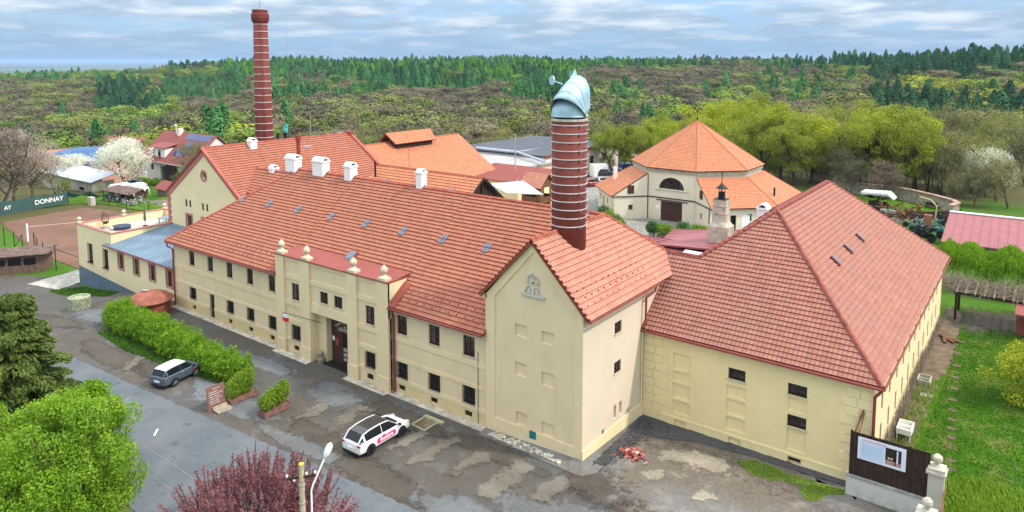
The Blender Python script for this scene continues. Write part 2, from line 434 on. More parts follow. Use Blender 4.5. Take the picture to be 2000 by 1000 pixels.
# ---- entrance bay
CV = 34.17; K = CV/34.6
cu = lambda u: u*K
cz = lambda z: 24-(24-z)*K
PV = CV+.16                                       # recessed panels between pilasters
bay = MB(); x0, x1 = cu(-50.8), cu(-37.25); top = cz(7.95)
up = [(-48.88, -47.91, 4.4, 5.78), (-45.22, -44.25, 4.87, 5.78), (-43.51, -42.51, 4.87, 5.78), (-39.87, -38.9, 4.4, 5.78)]
lo = [(-48.95, -47.87, .95, 2.2), (-39.93, -38.89, .95, 2.2)]
ce = [(-48.78, -48.1, .05, .48), (-39.82, -39.13, .05, .5)]
T = lambda r: (cu(r[0]), cu(r[1]), cz(r[2]), cz(r[3]))
hs = [(a-x0, b-x0, c, d, .2) for a, b, c, d in map(T, up+lo+ce)]
pa, pb, ptop = cu(-46.25), cu(-41.85), cz(3.82)
hs.append((pa-x0, pb-x0, -.6, ptop, 1.15))
bay.wall((x0, PV), X1, x1-x0, -.6, top, hs)
bay.build('bay_wall', M_cream, bld)
pil = MB()
for a, b in ((-50.8, -49.68), (-47.53, -46.33), (-41.8, -40.68), (-38.52, -37.25)):
    pil.box(cu(a), cu(b), CV, PV+.01, -.6, top, 0, skip='k')
    pil.box(cu(a)-.03, cu(b)+.03, CV-.05, CV+.003, -.6, cz(.78), 0, skip='k')
for a, b in ((-49.68, -47.53), (-46.33, -41.8), (-40.68, -38.52)):
    mid = a == -46.33
    for z0, z1 in ((.78, 1.02), (2.33, 2.72), (3.84, 4.25), (6.1, 6.5), (7.62, 7.95)):
        if mid and z0 < 3.5: continue
        pil.box(cu(a), cu(b), PV-.07, PV+.01, cz(z0), cz(z1)+(.35 if mid and z0 == 3.84 else 0), 0, skip='k')
pil.build('pilasters', M_creamA, bld)
for r in up[:3]: a, b, c, d = T(r); window(bld, (a, PV, c), X1, b-a, d-c, .2, bars=(1, 1), fm=M_frame)
a, b, c, d = T(up[3]); window(bld, (a, PV, c), X1, b-a, d-c, .2, bars=(1, 2), fm=M_redframe)
for r in lo: a, b, c, d = T(r); window(bld, (a, PV, c), X1, b-a, d-c, .2, grille=True)
for r in ce: a, b, c, d = T(r); window(bld, (a, PV, c), X1, b-a, d-c, .18, bars=(2, 0))
sd_ = MB()                                        # returns and back of the parapet
for x in (x0, x1-.35): sd_.box(x, x+.35, CV+.02, 36.6, 5.5, top-.02, 0)
sd_.box(x0+.35, x1-.35, PV+.32, PV+.36, 6.0, top, 0)
sd_.build('parapet_return', M_pale, bld)
cp = MB(); cp.box(x0-.06, x1+.06, CV-.07, PV+.42, top, top+.09); cp.box(x0-.06, x0+.4, PV+.42, 36.7, top, top+.085); cp.box(x1-.4, x1+.06, PV+.42, 36.7, top, top+.085)
cp.poly([(x0, PV+.42, top+.05), (x1, PV+.42, top+.05), (x1, 36.7, top+.25), (x0, 36.7, top+.25)])
cp.build('parapet_flashing', M_redmetal, bld)
for u in (-50.2, -46.85, -41.2, -37.85):
    b = MB(); x = cu(u); y = CV+.25; z = top+.09
    b.box(x-.42, x+.42, y-.3, y+.3, z, z+.2); b.lathe((x, y, z+.2), [(.36, 0), (.16, .16), (.12, .24), (.2, .34), (.27, .48), (.27, .6), (.2, .76), (.07, .88), (.03, .95)], 14)
    b.build('ball_finial', M_stucco, bld, smooth=False)
# portal: door wall, arched lettering, open leaf
pv = PV+1.15
d = MB(); d.box(pa, pb, pv-.02, pv+.05, -.3, ptop)
d.build('portal_back_wall', M_cream, bld)
fl = MB(); fl.box(pa, pa+1.0, PV+.55, pv-.03, -.2, ptop-.01); fl.build('portal_side_wall', M_creamA, bld)
dx0 = pa+1.02
d = MB(); d.box(dx0, pb-.02, pv-.12, pv-.04, 2.55, ptop-.03); d.box(dx0, dx0+1.35, pv-.10, pv-.045, .02, 2.55)
for k in range(1, 5): d.box(dx0+.27*k, dx0+.27*k+.015, pv-.106, pv-.1, .1, 2.5)
dd = d.build('entrance_door', M_doorB, bld)
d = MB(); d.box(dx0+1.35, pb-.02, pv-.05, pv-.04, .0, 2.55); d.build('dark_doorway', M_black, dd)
rk = MB()
for z in (.35, .75, 1.15): rk.box(dx0+1.5, dx0+2.3, pv-.18, pv-.09, z, z+.25)
tag(rk.build('leaflet_rack', M_concrete), 'small leaflet rack standing in the dark entrance doorway', 'leaflet rack')
nb = MB(); nb.box(dx0+.12, dx0+.38, pv-.13, pv-.1, 1.75, 2.1); nb.build('notice', M_whitepaint, dd)
nb = MB(); nb.box(dx0+.6, dx0+.95, pv-.2, pv-.1, 1.45, 2.05); nb.box(dx0+.68, dx0+.87, pv-.21, pv-.2, 1.7, 1.85); nb.build('letter_box', M_redmetal, dd)
M_letter = plain('faded_sign_paint', (.42, .36, .28), .8, .25, 6); M_letter2 = plain('faded_green_sign_paint', (.12, .2, .12), .8, .2, 6)
sg = MB(); g2 = MB()
cx = (dx0+pb)/2+.45
def arch(mb, r0, r1, a0, a1, n=14, m=0):
    for k in range(n):
        t0 = a0+(a1-a0)*k/n; t1 = a0+(a1-a0)*(k+1)/n
        mb.poly([(cx+r0*math.sin(t0), pv-.13, zc+r0*math.cos(t0)), (cx+r0*math.sin(t1), pv-.13, zc+r0*math.cos(t1)), (cx+r1*math.sin(t1), pv-.13, zc+r1*math.cos(t1)), (cx+r1*math.sin(t0), pv-.13, zc+r1*math.cos(t0))], m)
zc = .75
r_ = random.Random(3)
for r0, r1, n in ((2.62, 2.86, 17), (2.2, 2.52, 13)):
    for k in range(n):
        t = -.62+1.24*(k+.1)/n; dt = 1.24*.72/n
        arch(sg if r_.random() < .7 else g2, r0+r_.random()*.05, r1-r_.random()*.05, t, t+dt, 2)
for k in range(7):
    if k == 3: continue
    sg.box(cx-.9+k*.26, cx-.9+k*.26+.17, pv-.135, pv-.125, 2.72, 2.95-.05*(k % 2))
sg.build('arched_lettering', M_letter, dd); g2.build('arched_lettering', M_letter2, dd)
mt = MB(); mt.box(dx0-.1, pb-.1, PV+.1, PV+1.0, .005, .04); tag(mt.build('doormat', M_black), 'black rubber doormat in front of the main entrance', 'doormat')
pt = MB(); pt.lathe((pa+.75, PV+.15, 0), [(.26, 0), (.3, .35), (.2, .6), (.24, .85), (.18, .95)], 10); tag(pt.build('stone_pot', M_plank), 'worn stone urn beside the entrance jamb', 'urn')
# flag
fg = thing('flag', 'small white, red and blue flag on a pole slanting out above the entrance', 'flag', (pa+1.1, PV, 3.3))
p_a = (-45.0, CV+.5, 3.25); p_b = (-47.6, CV-1.25, 4.05)
m = MB(); m.tube([p_a, p_b], .025, 6); m.build('pole', M_black, fg)
def flagmesh(c0, mat, z0, z1):
    m = MB(); n = 8; top_ = Vector(p_b); du = Vector((.9, .25, -.12))
    for k in range(n):
        t0, t1 = k/n, (k+1)/n
        def q(t, s): return top_ + du*t*.8 + Vector((.12*math.sin(5*t), -.10*math.sin(7*t), -.62*s - .1*t))
        m.poly([q(t0, z0), q(t1, z0), q(t1, z1), q(t0, z1)])
    m.build('flag_cloth', mat, fg)
M_fr = plain('flag_red', (.65, .02, .03), .8, .03); M_fb = plain('flag_blue', (.03, .06, .35), .8, .03)
flagmesh(0, M_whitepaint, 0, .5); flagmesh(0, M_fr, .5, 1)
m = MB(); q = Vector(p_b); m.poly([q+Vector((0,-.012,0)), q+Vector((.36,-.06,-.33)), q+Vector((0,-.012,-.62))]); m.poly([q+Vector((0,.012,0)), q+Vector((0,.012,-.62)), q+Vector((.36,.03,-.33))]); m.build('flag_cloth', M_fb, fg)

# ---- roof of the main building
RZ, RV, EV, EZ = 13.2, 43.2, 34.15, 6.46
rf = MB()
_sl = (RZ-EZ)/(RV-EV); VM = EV + 6*.36/math.sqrt(1+_sl*_sl); ZM = EZ+_sl*(VM-EV)
tiled(rf, [(-68.1, EV, EZ), (x0-.03, EV, EZ), (x0-.03, RV, RZ), (-59.05, RV, RZ)])
tiled(rf, [(x0-.03, VM, ZM), (x1+.03, VM, ZM), (x1+.03, RV, RZ), (x0-.03, RV, RZ)])
tiled(rf, [(x1+.03, EV, EZ), (-27.95, EV, EZ), (-27.95, 37.8, 9.18), (-24.3, RV, RZ), (x1+.03, RV, RZ)])
tiled(rf, [(-68.1, 52.25, EZ), (-68.1, EV, EZ), (-59.05, RV, RZ)])
tiled(rf, [(-20.2, 52.25, EZ), (-68.1, 52.25, EZ), (-59.05, RV, RZ), (-24.3, RV, RZ), (-20.2, 48.6, 9.2)])
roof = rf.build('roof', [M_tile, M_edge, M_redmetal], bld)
rd = MB(); ridgeline(rd, (-59.05, RV, RZ), (-24.3, RV, RZ)); ridgeline(rd, (-68.1, EV, EZ), (-59.05, RV, RZ)); ridgeline(rd, (-68.1, 52.25, EZ), (-59.05, RV, RZ))
rd.build('ridge_tiles', M_ridge, roof)
sl = (RZ-EZ)/(RV-EV)
RN = Vector((0, -sl, 1)).normalized()
zr = lambda v: EZ + sl*(v-EV)
sg_ = MB()                                        # snow guards near the eaves
def guards(mb, xa, xb, rows, step, zf, dv=.3, yaxis=False):
    for j, v in enumerate(rows):
        x = xa + (step/2 if j % 2 else 0)
        while x < xb:
            mb.box(x-.035, x+.035, v-.04, v+.03, zf(v)+.06, zf(v)+.15); x += step
guards(sg_, -67, -50.3, (34.75, 35.35), .75, zr); guards(sg_, -36, -28.2, (34.75, 35.35), .75, zr)
sg_.build('snow_guards', M_edge, roof, kind='stuff')
for i, u in enumerate((-62.78, -58.4, -53.95, -49.3, -44.8, -40.44, -36.12, -31.84)):
    s = MB(); c = Vector((u, 39.4, zr(39.4))); mt_ = Matrix(((1,0,0,0),(0,RN.z,RN.y,0),(0,-RN.y,RN.z,0),(0,0,0,1))).transposed().inverted()
    rot = Matrix.Rotation(math.atan(sl), 4, 'X')
    for dx in (-.14, .14):
        for dy in (-.22, .22): s.obox(c+RN*.12+rot@Vector((dx, dy, 0)), .11, .18, .03, mat=rot)
    s.build('roof_window', plain('roof_glass', (.13, .16, .21), .2, .1) if i == 0 else MATS['roof_glass'], roof)
s = MB(); c = Vector((-43.5, 36.7, zr(36.7))); rot = Matrix.Rotation(math.atan(sl)-.08, 4, 'X'); s.obox(c+RN*.16, .42, .5, .12, mat=rot, m=0); s.obox(c+RN*.3, .34, .42, .02, mat=rot, m=1)
s.build('skylight', [M_redmetal, MATS['roof_glass']], roof)
# roof edges above entrance bay: red flashing cheeks
for x in (cu(-37.25)+.02, cu(-50.8)-.75):
    s = MB(); s.obox((x+.36, 35.0, zr(35.0)+.13), .36, 1.05, .05, mat=Matrix.Rotation(math.atan(sl), 4, 'X')); s.build('eaves_flashing', M_redmetal, roof)
def gutter(parent, a, b, r=.09):
    m = MB(); m.tube([a, b], r, 8); return m.build('gutter', M_pipe, parent)
gutter(bld, (-68.1, EV-.08, EZ-.08), (x0-.05, EV-.08, EZ-.08)); gutter(bld, (x1+.05, EV-.08, EZ-.08), (-28.05, EV-.08, EZ-.08))
def downpipe(parent, pts, r=.075, mat=None):
    m = MB(); m.tube(pts, r, 8)
    return m.build('downpipe', mat or M_pipe, parent)
downpipe(bld, [(-67.75, EV-.08, EZ-.1), (-67.75, EV, EZ-.5), (-67.4, FV-.12, EZ-.8), (-67.4, FV-.12, .1), (-67.3, FV-.35, -.02)])
downpipe(bld, [(x1+.5, EV-.08, EZ-.1), (x1+.5, EV, EZ-.4), (x1+.25, FV-.16, EZ-.75), (x1+.25, FV-.16, .1), (x1+.2, FV-.45, .0)], .085)
m = MB(); m.tube([(-28.75, FV-.05, 5.0), (-28.75, FV-.05, .1)], .02, 5); m.build('conduit', M_black, bld)
sk = MB()
sk.box(-67.4, x0-.02, 33.95, FV+.1, -.3, .055); sk.box(x1+.02, -28.0, 33.95, FV+.1, -.3, .06)
sk.box(x0, pa, 33.55, CV+.1, -.3, .05); sk.box(pb, x1, 33.6, CV+.1, -.3, .05)
struct(sk.build('kerb_stones', plain('worn_kerb_stone', (.46, .41, .34), .9, .35, 1.6, bump=.04)))

# ---- ventilation turrets on the ridge
def turret(u, v, w, dpt, z0, z1, parent, axis='x'):
    """white box with a barrel vault; the open arch looks along +axis"""
    w, dpt = w-.08, dpt-.12; VS = .8; m = MB(); zb = z1 - dpt*.5*VS
    m.box(u-w/2, u+w/2, v-dpt/2, v+dpt/2, z0, zb-.02)
    m.box(u-w/2-.07, u+w/2+.07, v-dpt/2-.07, v+dpt/2+.07, zb-.14, zb, 0)
    n = 12; r = dpt/2
    def P(t, rr, x): return (x, v-rr*math.cos(t), zb+VS*rr*math.sin(t)) 
    for k in range(n):
        t0, t1 = PI*k/n, PI*(k+1)/n
        m.poly([P(t0, r, u-w/2), P(t0, r, u+w/2), P(t1, r, u+w/2), P(t1, r, u-w/2)][::-1])
        m.poly([P(t0, r-.12, u-w/2), P(t0, r-.12, u+w/2), P(t1, r-.12, u+w/2), P(t1, r-.12, u-w/2)])
        for x in (u-w/2, u+w/2):
            q = [P(t0, r, x), P(t1, r, x), P(t1, r-.12, x), P(t0, r-.12, x)]
            m.poly(q if x < u else q[::-1])
    if axis == 'y':
        R_ = Matrix.Translation((u, v, 0)) @ Matrix.Rotation(-PI/2, 4, 'Z') @ Matrix.Translation((-u, -v, 0)); m.v = [tuple(R_ @ Vector(p)) for p in m.v]
    o = m.build('ventilation_turret', M_white, parent)
    d = MB(); pts = [P(PI*k/n, r-.125, u) for k in range(n+1)]; d.poly(pts)
    if axis == 'y': d.v = [tuple(R_ @ Vector(p)) for p in d.v]
    d.build('louvre', M_black, o)
    return o
turret(-59.7, 43.15, 1.6, .97, 12.5, 14.72, bld); turret(-55.4, 43.15, 1.62, .97, 12.5, 14.78, bld)
turret(-51.1, 43.15, .95, .97, 12.5, 14.68, bld); turret(-42.2, 43.3, .7, .78, 12.6, 14.85, bld)
fl = MB()
for u, w_ in ((-59.7, 1.65), (-55.4, 1.7), (-51.1, .95), (-42.2, .65)):
    fl.obox((u, 43.0, 13.14), w_/2+.14, .5, .03, mat=Matrix.Rotation(math.atan(sl), 4, 'X'))
fl.build('turret_flashing', M_redmetal, bld)

# ================================================================== tower house with the round chimney
tw = thing('gabled_kiln_house', 'tall cream gabled kiln house with blind square windows and a carved wheel on the gable', 'building', (-24.4, 38, 0))
TL, TR, TF = -28.0, -20.7, 34.5; TE = 9.05; TZ = 13.2; TC = -24.3
bw = [(-25.68, -24.76, 6.9, 7.67), (-23.66, -22.74, 6.9, 7.67), (-25.67, -24.77, 4.34, 5.2), (-23.66, -22.74, 4.25, 5.1), (-25.62, -24.71, 1.16, 1.96), (-23.64, -22.72, 1.1, 1.9), (-24.55, -24.01, .5, 1.02)]
t = MB(); t.wall((TL, TF), X1, TR-TL, -.6, TE, [(a-TL, b-TL, c, d, .1, True) for a, b, c, d in bw])
t.poly([(TL, TF, TE), (TR, TF, TE), (TR, TF, TE+.05), (TC, TF, TZ-.05), (TL, TF, TE+.05)])
sideh = [(38.25, 39.15, 6.95, 7.65, .2), (38.25, 39.15, 4.35, 5.06, .2), (38.27, 38.6, 1.36, 2.24, .2, True), (39.0, 39.33, 1.38, 2.22, .2, True), (39.82, 40.57, .68, 1.34, .12, True), (36.78, 37.1, .68, 1.26, .15, True)]
t.build('front_wall', M_cream, tw)
t = MB(); t.wall((TR, TF), Y1, 46-TF, -.6, TE, [(a-TF, *r) for a, *r in [(h[0], h[1]-TF, *h[2:]) for h in sideh]]) if False else t.wall((TR, TF), Y1, 11.5, -.6, TE, [(h[0]-TF, h[1]-TF, *h[2:]) for h in sideh])
t.build('side_wall', M_towerside, tw)
t = MB(); t.wall((TL, 40), (0, -1), 40-TF, 5, TE); t.build('side_wall', M_cream, tw)
for h in sideh[:2]: window(tw, (TR, h[0], h[2]), Y1, h[1]-h[0], h[3]-h[2], .19, bars=(1, 1))
b = MB(); y0 = TF-.06
iL, iR = -27.25, -21.3
b.box(TL, iL, y0, TF+.01, -.6, TE-.0, 0, skip='k'); b.box(iR, TR+.002, y0, TF+.01, -.6, TE, 0, skip='k')
b.box(iL, -24.55, y0-.002, TF+.01, -.6, 1.05, skip='k'); b.box(-24.01, iR, y0-.002, TF+.01, -.6, 1.05, skip='k'); b.box(-24.55, -24.01, y0-.002, TF+.01, -.6, .5, skip='k')
for q in ([(TL, TE), (iL, TE), (iL, 9.15), (-24.3, 12.42), (-24.3, TZ+.05), (TL-.02, TE+.02)], [(iR, TE), (TR, TE), (TR+.02, TE+.02), (-24.3, TZ+.05), (-24.3, 12.42), (iR, 9.15)]):
    b.slab([(x, TF, z) for x, z in q], (0, -1, 0), .06)
b.box(TL-.28, TL+.1, y0, TF+.3, 8.85, 9.1)
b.build('gable_frame', M_creamA, tw)
b = MB(); b.box(TR-.01, TR+.05, TF-.06, 42.25, -.6, .98, skip='l'); b.build('side_plinth', M_pale, tw)
s = MB(); s.box(-24.55, -24.01, TF+.02, TF+.06, .5, 1.02); s.build('cellar_shutter', plain('teal_paint', (.01, .16, .18), .6, .2, 5), tw)
# carved emblem
e = MB(); ec = (-24.28, y0, 10.65)
for rr, w_ in ((.44, .05), (.33, .025)):
    e.tube([(ec[0]+rr*math.cos(2*PI*k/28), TF-.02, ec[2]+rr*math.sin(2*PI*k/28)) for k in range(29)], w_, 6)
for k in range(4):
    a_ = PI*.5*k+.0; e.obox((ec[0]+.49*math.cos(a_), TF-.02, ec[2]+.49*math.sin(a_)), .04, .05, .04)
for a_ in (-.5, 0, .5): e.bar((ec[0], TF-.03, ec[2]-.22), (ec[0]+.27*math.sin(a_), TF-.03, ec[2]+.3*math.cos(a_)), .05, .06)
e.bar((ec[0]-.25, TF-.03, ec[2]-.1), (ec[0]+.25, TF-.03, ec[2]-.1), .05, .05)
e.box(ec[0]-.85, ec[0]+.85, TF-.12, TF, 9.66, 9.82)
for sx in (-1, 1):
    e.bar((ec[0]+sx*.68, TF-.04, 9.82), (ec[0]+sx*.36, TF-.04, 10.35), .09, .08); e.obox((ec[0]+sx*.3, TF-.04, 9.98), .09, .05, .14)
e.obox((ec[0], TF-.04, 10.0), .1, .06, .16)
e.build('carved_emblem', M_stoneC, tw)
# roof
kT = (TZ-9.05)/4.1
tr = MB()
tiled(tr, [(-20.2, TF-.25, 9.05), (-20.2, 48.6, 9.05), (-24.3, 43.2, TZ), (-24.3, TF-.25, TZ)], course=.38)
tiled(tr, [(-28.4, 39, 9.05), (-28.4, TF-.25, 9.05), (-24.3, TF-.25, TZ), (-24.3, 43.2, TZ)], course=.38)
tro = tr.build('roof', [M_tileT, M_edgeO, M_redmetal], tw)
rd = MB(); ridgeline(rd, (-24.3, TF-.25, TZ), (-24.3, 43.2, TZ), .13); ridgeline(rd, (-24.3, 43.2, TZ), (-20.2, 48.6, 9.05), .14)
rd.build('ridge_tiles', M_ridge, tro)
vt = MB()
for k in range(15):
    z = TZ-.27-.272*k; x = -24.3+(TZ-z)/kT
    vt.obox((x+.04, TF-.28, z+.05), .13, .05, .07)
vt.build('verge_tiles', M_edge, tro)
sg_ = MB(); zt = lambda u: TZ-kT*(u+24.3)
for j, u in enumerate((-20.75, -21.1, -21.5)):
    y = 35.0+(j % 2)*.3
    while y < 43: sg_.box(u-.05, u+.05, y-.04, y+.04, zt(u)+.04, zt(u)+.13); y += .75
sg_.build('snow_guards', M_edge, tro, kind='stuff')
gutter(tw, (-20.12, TF-.2, 8.98), (-20.12, 44.2, 8.98), .07)
downpipe(tw, [(-20.15, 43.0, 8.95), (-20.2, 42.9, 8.6), (-20.45, 42.1, 8.3), (-20.45, 42.05, 6.7), (-20.55, 41.9, 6.3)])
downpipe(tw, [(-20.62, 41.95, 6.1), (-20.62, 41.95, .1)], .05, M_pale)

# round chimney with cowl
ch = thing('round_chimney', 'thick round dark red chimney with white bands and pale blue cowl on the kiln roof', 'chimney', (-24.12, 38.2, 9))
CX, CY = -24.12, 38.2; ch.scale = (.95, .95, 1)
M_chim = plain('painted_brick_oxide', (.165, .036, .028), .75, .18, 2.2, bump=.01)
c_ = MB(); z = 11.0; prof = []
c_.lathe((CX, CY, 0), [(1.17, 10.5), (1.19, 20.2)], 40); ch_s = c_.build('shaft', M_chim, ch, smooth=False)
for p in ch_s.data.polygons: p.use_smooth = len(p.vertices) == 4
zs = [13.55+.535*k for k in range(13)]; plain('white_band_paint', (.58, .54, .56), .5, .12, 6)
for z in zs: bn = MB(); bn.lathe((CX, CY, z), [(1.17, -.03), (1.22, -.03), (1.22, .03), (1.17, .03)], 40); bn.build('steel_band', MATS['white_band_paint'], ch)
for z in zs:
    bn = MB()
    a_ = R(-22); x, y = CX+1.25*math.cos(a_), CY+1.25*math.sin(a_)
    bn.obox((x, y, z), .07, .05, .06, a_); bn.tube([(CX+1.2*math.cos(a_+.3), CY+1.2*math.sin(a_+.3), z+.27), (CX+1.42*math.cos(a_+.3), CY+1.42*math.sin(a_+.3), z+.27), (CX+1.42*math.cos(a_+.55), CY+1.42*math.sin(a_+.55), z+.27), (CX+1.2*math.cos(a_+.55), CY+1.2*math.sin(a_+.55), z+.27)], .018, 4)
    bn.build('climbing_iron', M_steel, ch)
bn = MB(); bn.lathe((CX, CY, 20.2), [(1.15, 0), (1.24, 0), (1.24, .12), (1.1, .16)], 40, 0); bn.build('chimney_rim', M_stone, ch)
bn = MB(); bn.lathe((CX, CY, 20.34), [(1.04, 0), (1.04, .22)], 32); bn.build('bearing_ring', M_black, ch)
bn = MB(); bn.lathe((CX, CY, 0), [(1.32, 11.2), (1.32, 11.25)], 8); 
M_cowl = plain('pale_blue_sheet_metal', (.40, .57, .69), .5, .16, 1.5, spec=.5, metal=.2)
# cowl: a helmet shaped sheet hood, open towards the front left over a pale drum
cw = MB(); n = 26; zb = 20.5
vx, vy = .7995, .6006                               # across the opening
face = math.atan2(-.86, -.02); fx, fy = math.cos(face), math.sin(face); sx_, sy_ = -fy, fx
for i in range(10):
    for j in range(n):
        t0, t1 = PI*.5*i/10, PI*.5*(i+1)/10; a0, a1 = face-PI+2*PI*j/n, face-PI+2*PI*(j+1)/n
        def S(t, a): return (CX+1.2*math.cos(t)**.55*math.cos(a), CY+1.2*math.cos(t)**.55*math.sin(a), zb+1.12*math.sin(t)**.8)
        cw.poly([S(t0,a0), S(t0,a1), S(t1,a1), S(t1,a0)])
cw.lathe((CX, CY, zb-.03), [(1.24, 0), (1.24, .07)], 36)
cwo = cw.build('cowl_drum', M_cowl, ch, smooth=True)
# the hood is half a barrel hung from a pivot on either side: ribs swing from the front lip over the top to the back
hd = MB(); rows = []
ribs = [(1.52, 1.12), (1.36, 1.36), (1.14, 1.6), (.90, 1.82), (.58, 2.14), (.22, 2.42), (-.15, 2.55), (-.52, 2.45), (-.85, 2.12), (-1.12, 1.65), (-1.28, 1.1), (-1.28, .62), (-1.15, .1)]
sk = .52                                            # the hood is skewed to the right, as the wind has left it
for i, (f, h) in enumerate(ribs):
    row = []
    for j in range(25):
        t = PI*j/24; s_ = -math.cos(t); u_ = math.sin(t)**.92
        wdt = 1.27-.012*i
        row.append(Vector((CX+fx*f*u_+sx_*(s_*wdt+sk*u_*h*.4), CY+fy*f*u_+sy_*(s_*wdt+sk*u_*h*.4), zb+.02+h*u_)))
    rows.append(row)
for i in range(len(rows)-1):
    for j in range(24): hd.poly([rows[i][j], rows[i][j+1], rows[i+1][j+1], rows[i+1][j]])
hdo = hd.build('cowl_hood', M_cowl, ch, smooth=True)
_bm = bmesh.new(); _bm.from_mesh(hdo.data); bmesh.ops.remove_doubles(_bm, verts=_bm.verts, dist=.002); bmesh.ops.recalc_face_normals(_bm, faces=_bm.faces); _bm.to_mesh(hdo.data); _bm.free()
sm = hdo.modifiers.new('thickness', 'SOLIDIFY'); sm.thickness = .05
sm_ = MB()
for i in (2, 4, 6, 8, 10): sm_.tube([p+(p-Vector((CX, CY, zb+.8))).normalized()*.012 for p in rows[i][2:-2]], .016, 4)
sm_.build('hood_seams', M_cowl, ch)
lp_ = MB(); lp_.tube([p+Vector((0, 0, .0)) for p in rows[0]], .035, 6); lp_.build('hood_lip', M_black, ch)
def HP(f, s_, h): return Vector((CX+fx*f+sx_*s_, CY+fy*f+sy_*s_, zb+h))
fn = MB(); q = [HP(.95, .20, 1.75), HP(.5, .28, 2.3), HP(.2, .32, 2.65), HP(-.02, .34, 2.95), HP(-.18, .34, 2.75), HP(-.3, .33, 2.5), HP(-.3, .3, 2.2)]
fn.slab(q, (sx_, sy_, 0), .05); fn.build('cowl_fin', M_cowl, ch)
fn = MB(); o_ = HP(.62, -.15, 2.0); e_ = HP(.95, -.75, 2.25)
fn.tube([o_, e_], .035, 6); fn.tube([e_, e_+Vector((-.03, -.07, 0))], .30, 14); fn.tube([HP(.75, .0, 1.95), HP(.6, .95, 1.0)], .02, 5); fn.tube([HP(.15, .1, 2.3), HP(.1, .1, 2.85)], .02, 5)
fn.build('cowl_counterweight', M_cowl, ch)

# ================================================================== right building
rb = thing('corner_malt_house', 'pale yellow corner building with large pinkish red hipped roof and blind window panels', 'building', (-14, 56, 0))
WV, WR = 42.3, -6.6
r1 = [(-18.52, -17.33, .85, 4.93, .09, True), (-14.86, -13.78, 4.25, 4.93, .26), (-14.92, -13.72, .9, 3.8, .09, True), (-11.25, -10.15, 4.28, 4.95, .26), (-11.22, -10.12, 2.33, 3.02, .26), (-11.2, -10.1, .85, 2.12, .09, True), (-11.2, -10.12, 3.25, 4.05, .07, True),
      (-18.33, -17.56, .12, .38, .1, True), (-14.7, -13.95, .1, .37, .1, True), (-11.1, -10.33, .07, .4, .3)]
w = MB(); w.wall((TR, WV), X1, WR-TR, -.6, 6.3, [(h[0]-TR, h[1]-TR, *h[2:]) for h in r1]); w.build('front_wall', M_yel, rb)
for h in (r1[1], r1[3], r1[4]): window(rb, (h[0], WV, h[2]), X1, h[1]-h[0], h[3]-h[2], .25, bars=(1, 1))
g = MB(); g.box(-11.1, -10.33, WV+.29, WV+.33, .07, .4); g.build('cellar_grille', M_black, rb)
b = MB()
for x_a, x_b, z in ((-18.52, -17.33, 3.75), (-18.52, -17.33, 2.9), (-18.52, -17.33, 1.75), (-14.92, -13.72, 2.9), (-14.92, -13.72, 1.75)):
    b.box(x_a, x_b, WV-.003, WV+.088, z, z+.16, skip='k')
for x_a, x_b in ((TR+.05, -18.33), (-17.56, -14.7), (-13.95, -11.1), (-10.33, WR+.04)): b.box(x_a, x_b, WV-.05, WV+.01, -.6, .48, skip='k')
b.box(TR+.05, WR+.05, WV-.07, WV+.01, .48, .6, skip='k')
for k in range(10):                               # quoin blocks
    z0 = .62+.56*k
    if z0 > 6: break
    for xa, sg2 in ((TR+.02, 1), (WR+.02, -1)):
        L_ = 1.75 if k % 2 else 1.45
        for q in range(2 if True else 1):
            l0 = 0 if q == 0 else L_*.5
            x_a, x_b = sorted((xa+sg2*(l0+.02), xa+sg2*(l0+L_*.5-.02))); b.box(x_a, x_b, WV-.045, WV+.01, z0+.018, min(6.2, z0+.54), skip='k')
b.build('quoins_and_plinth', M_yelB, rb)
wins = [(44.6+2.55*k, .55) for k in range(11)]
w = MB(); w.wall((WR, WV), Y1, 74-WV, -.6, 6.3, [(y-WV, y-WV+wd, 3.6, 5.0, .2) for y, wd in wins]+[(y-WV, y-WV+wd, 1.5, 2.8, .2) for y, wd in wins]); w.wall((TR-2.5, 74), (0, -1), 74-52, -1, 6.3); w.wall((WR, 74), (-1, 0), 16.6, -1, 6.3)
w.build('side_wall', M_pale, rb)
for y, wd in wins:
    for z0, hh in ((3.6, 1.4), (1.5, 1.3)): window(rb, (WR, y, z0), Y1, wd, hh, .19, bars=(1, 1))
pl = MB(); pl.box(WR-.01, WR+.06, WV, 73.9, -.6, .55, skip='l'); pl.build('side_plinth', plain('crumbling_plinth', (.33, .27, .2), .9, .4, 2.2, bump=.05), rb)
rr = MB(); ps = .8; RE = 6.2
tiled(rr, [(-20.75, 41.95, RE), (-6.2, 41.95, RE), (-14.75, 50.95, 13.4), (-18.75, 47, 10.24), (-23.2, 47, 10.24), (-20.75, 44.7, 8.4)], lip=.06)
tiled(rr, [(-6.2, 41.95, RE), (-6.2, 74.5, RE), (-14.8, 66, 13.4), (-14.75, 50.95, 13.4)])
tiled(rr, [(-6.2, 74.5, RE), (-23.4, 74.5, RE), (-14.8, 66, 13.4)])
tiled(rr, [(-23.4, 74.5, RE), (-23.4, 51.0, RE), (-18.75, 47, 10.24), (-14.75, 50.95, 13.4), (-14.8, 66, 13.4)])
tiled(rr, [(-18, 52.0, RE), (-26, 52.0, RE), (-26, 47, 10.24), (-18.75, 47, 10.24)])
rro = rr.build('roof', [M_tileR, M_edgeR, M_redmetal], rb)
rd = MB()
ridgeline(rd, (-14.75, 50.95, 13.4), (-6.2, 41.95, RE), .15); ridgeline(rd, (-14.75, 50.95, 13.4), (-14.8, 66, 13.4), .13); ridgeline(rd, (-18.75, 47, 10.24), (-14.75, 50.95, 13.4), .17)
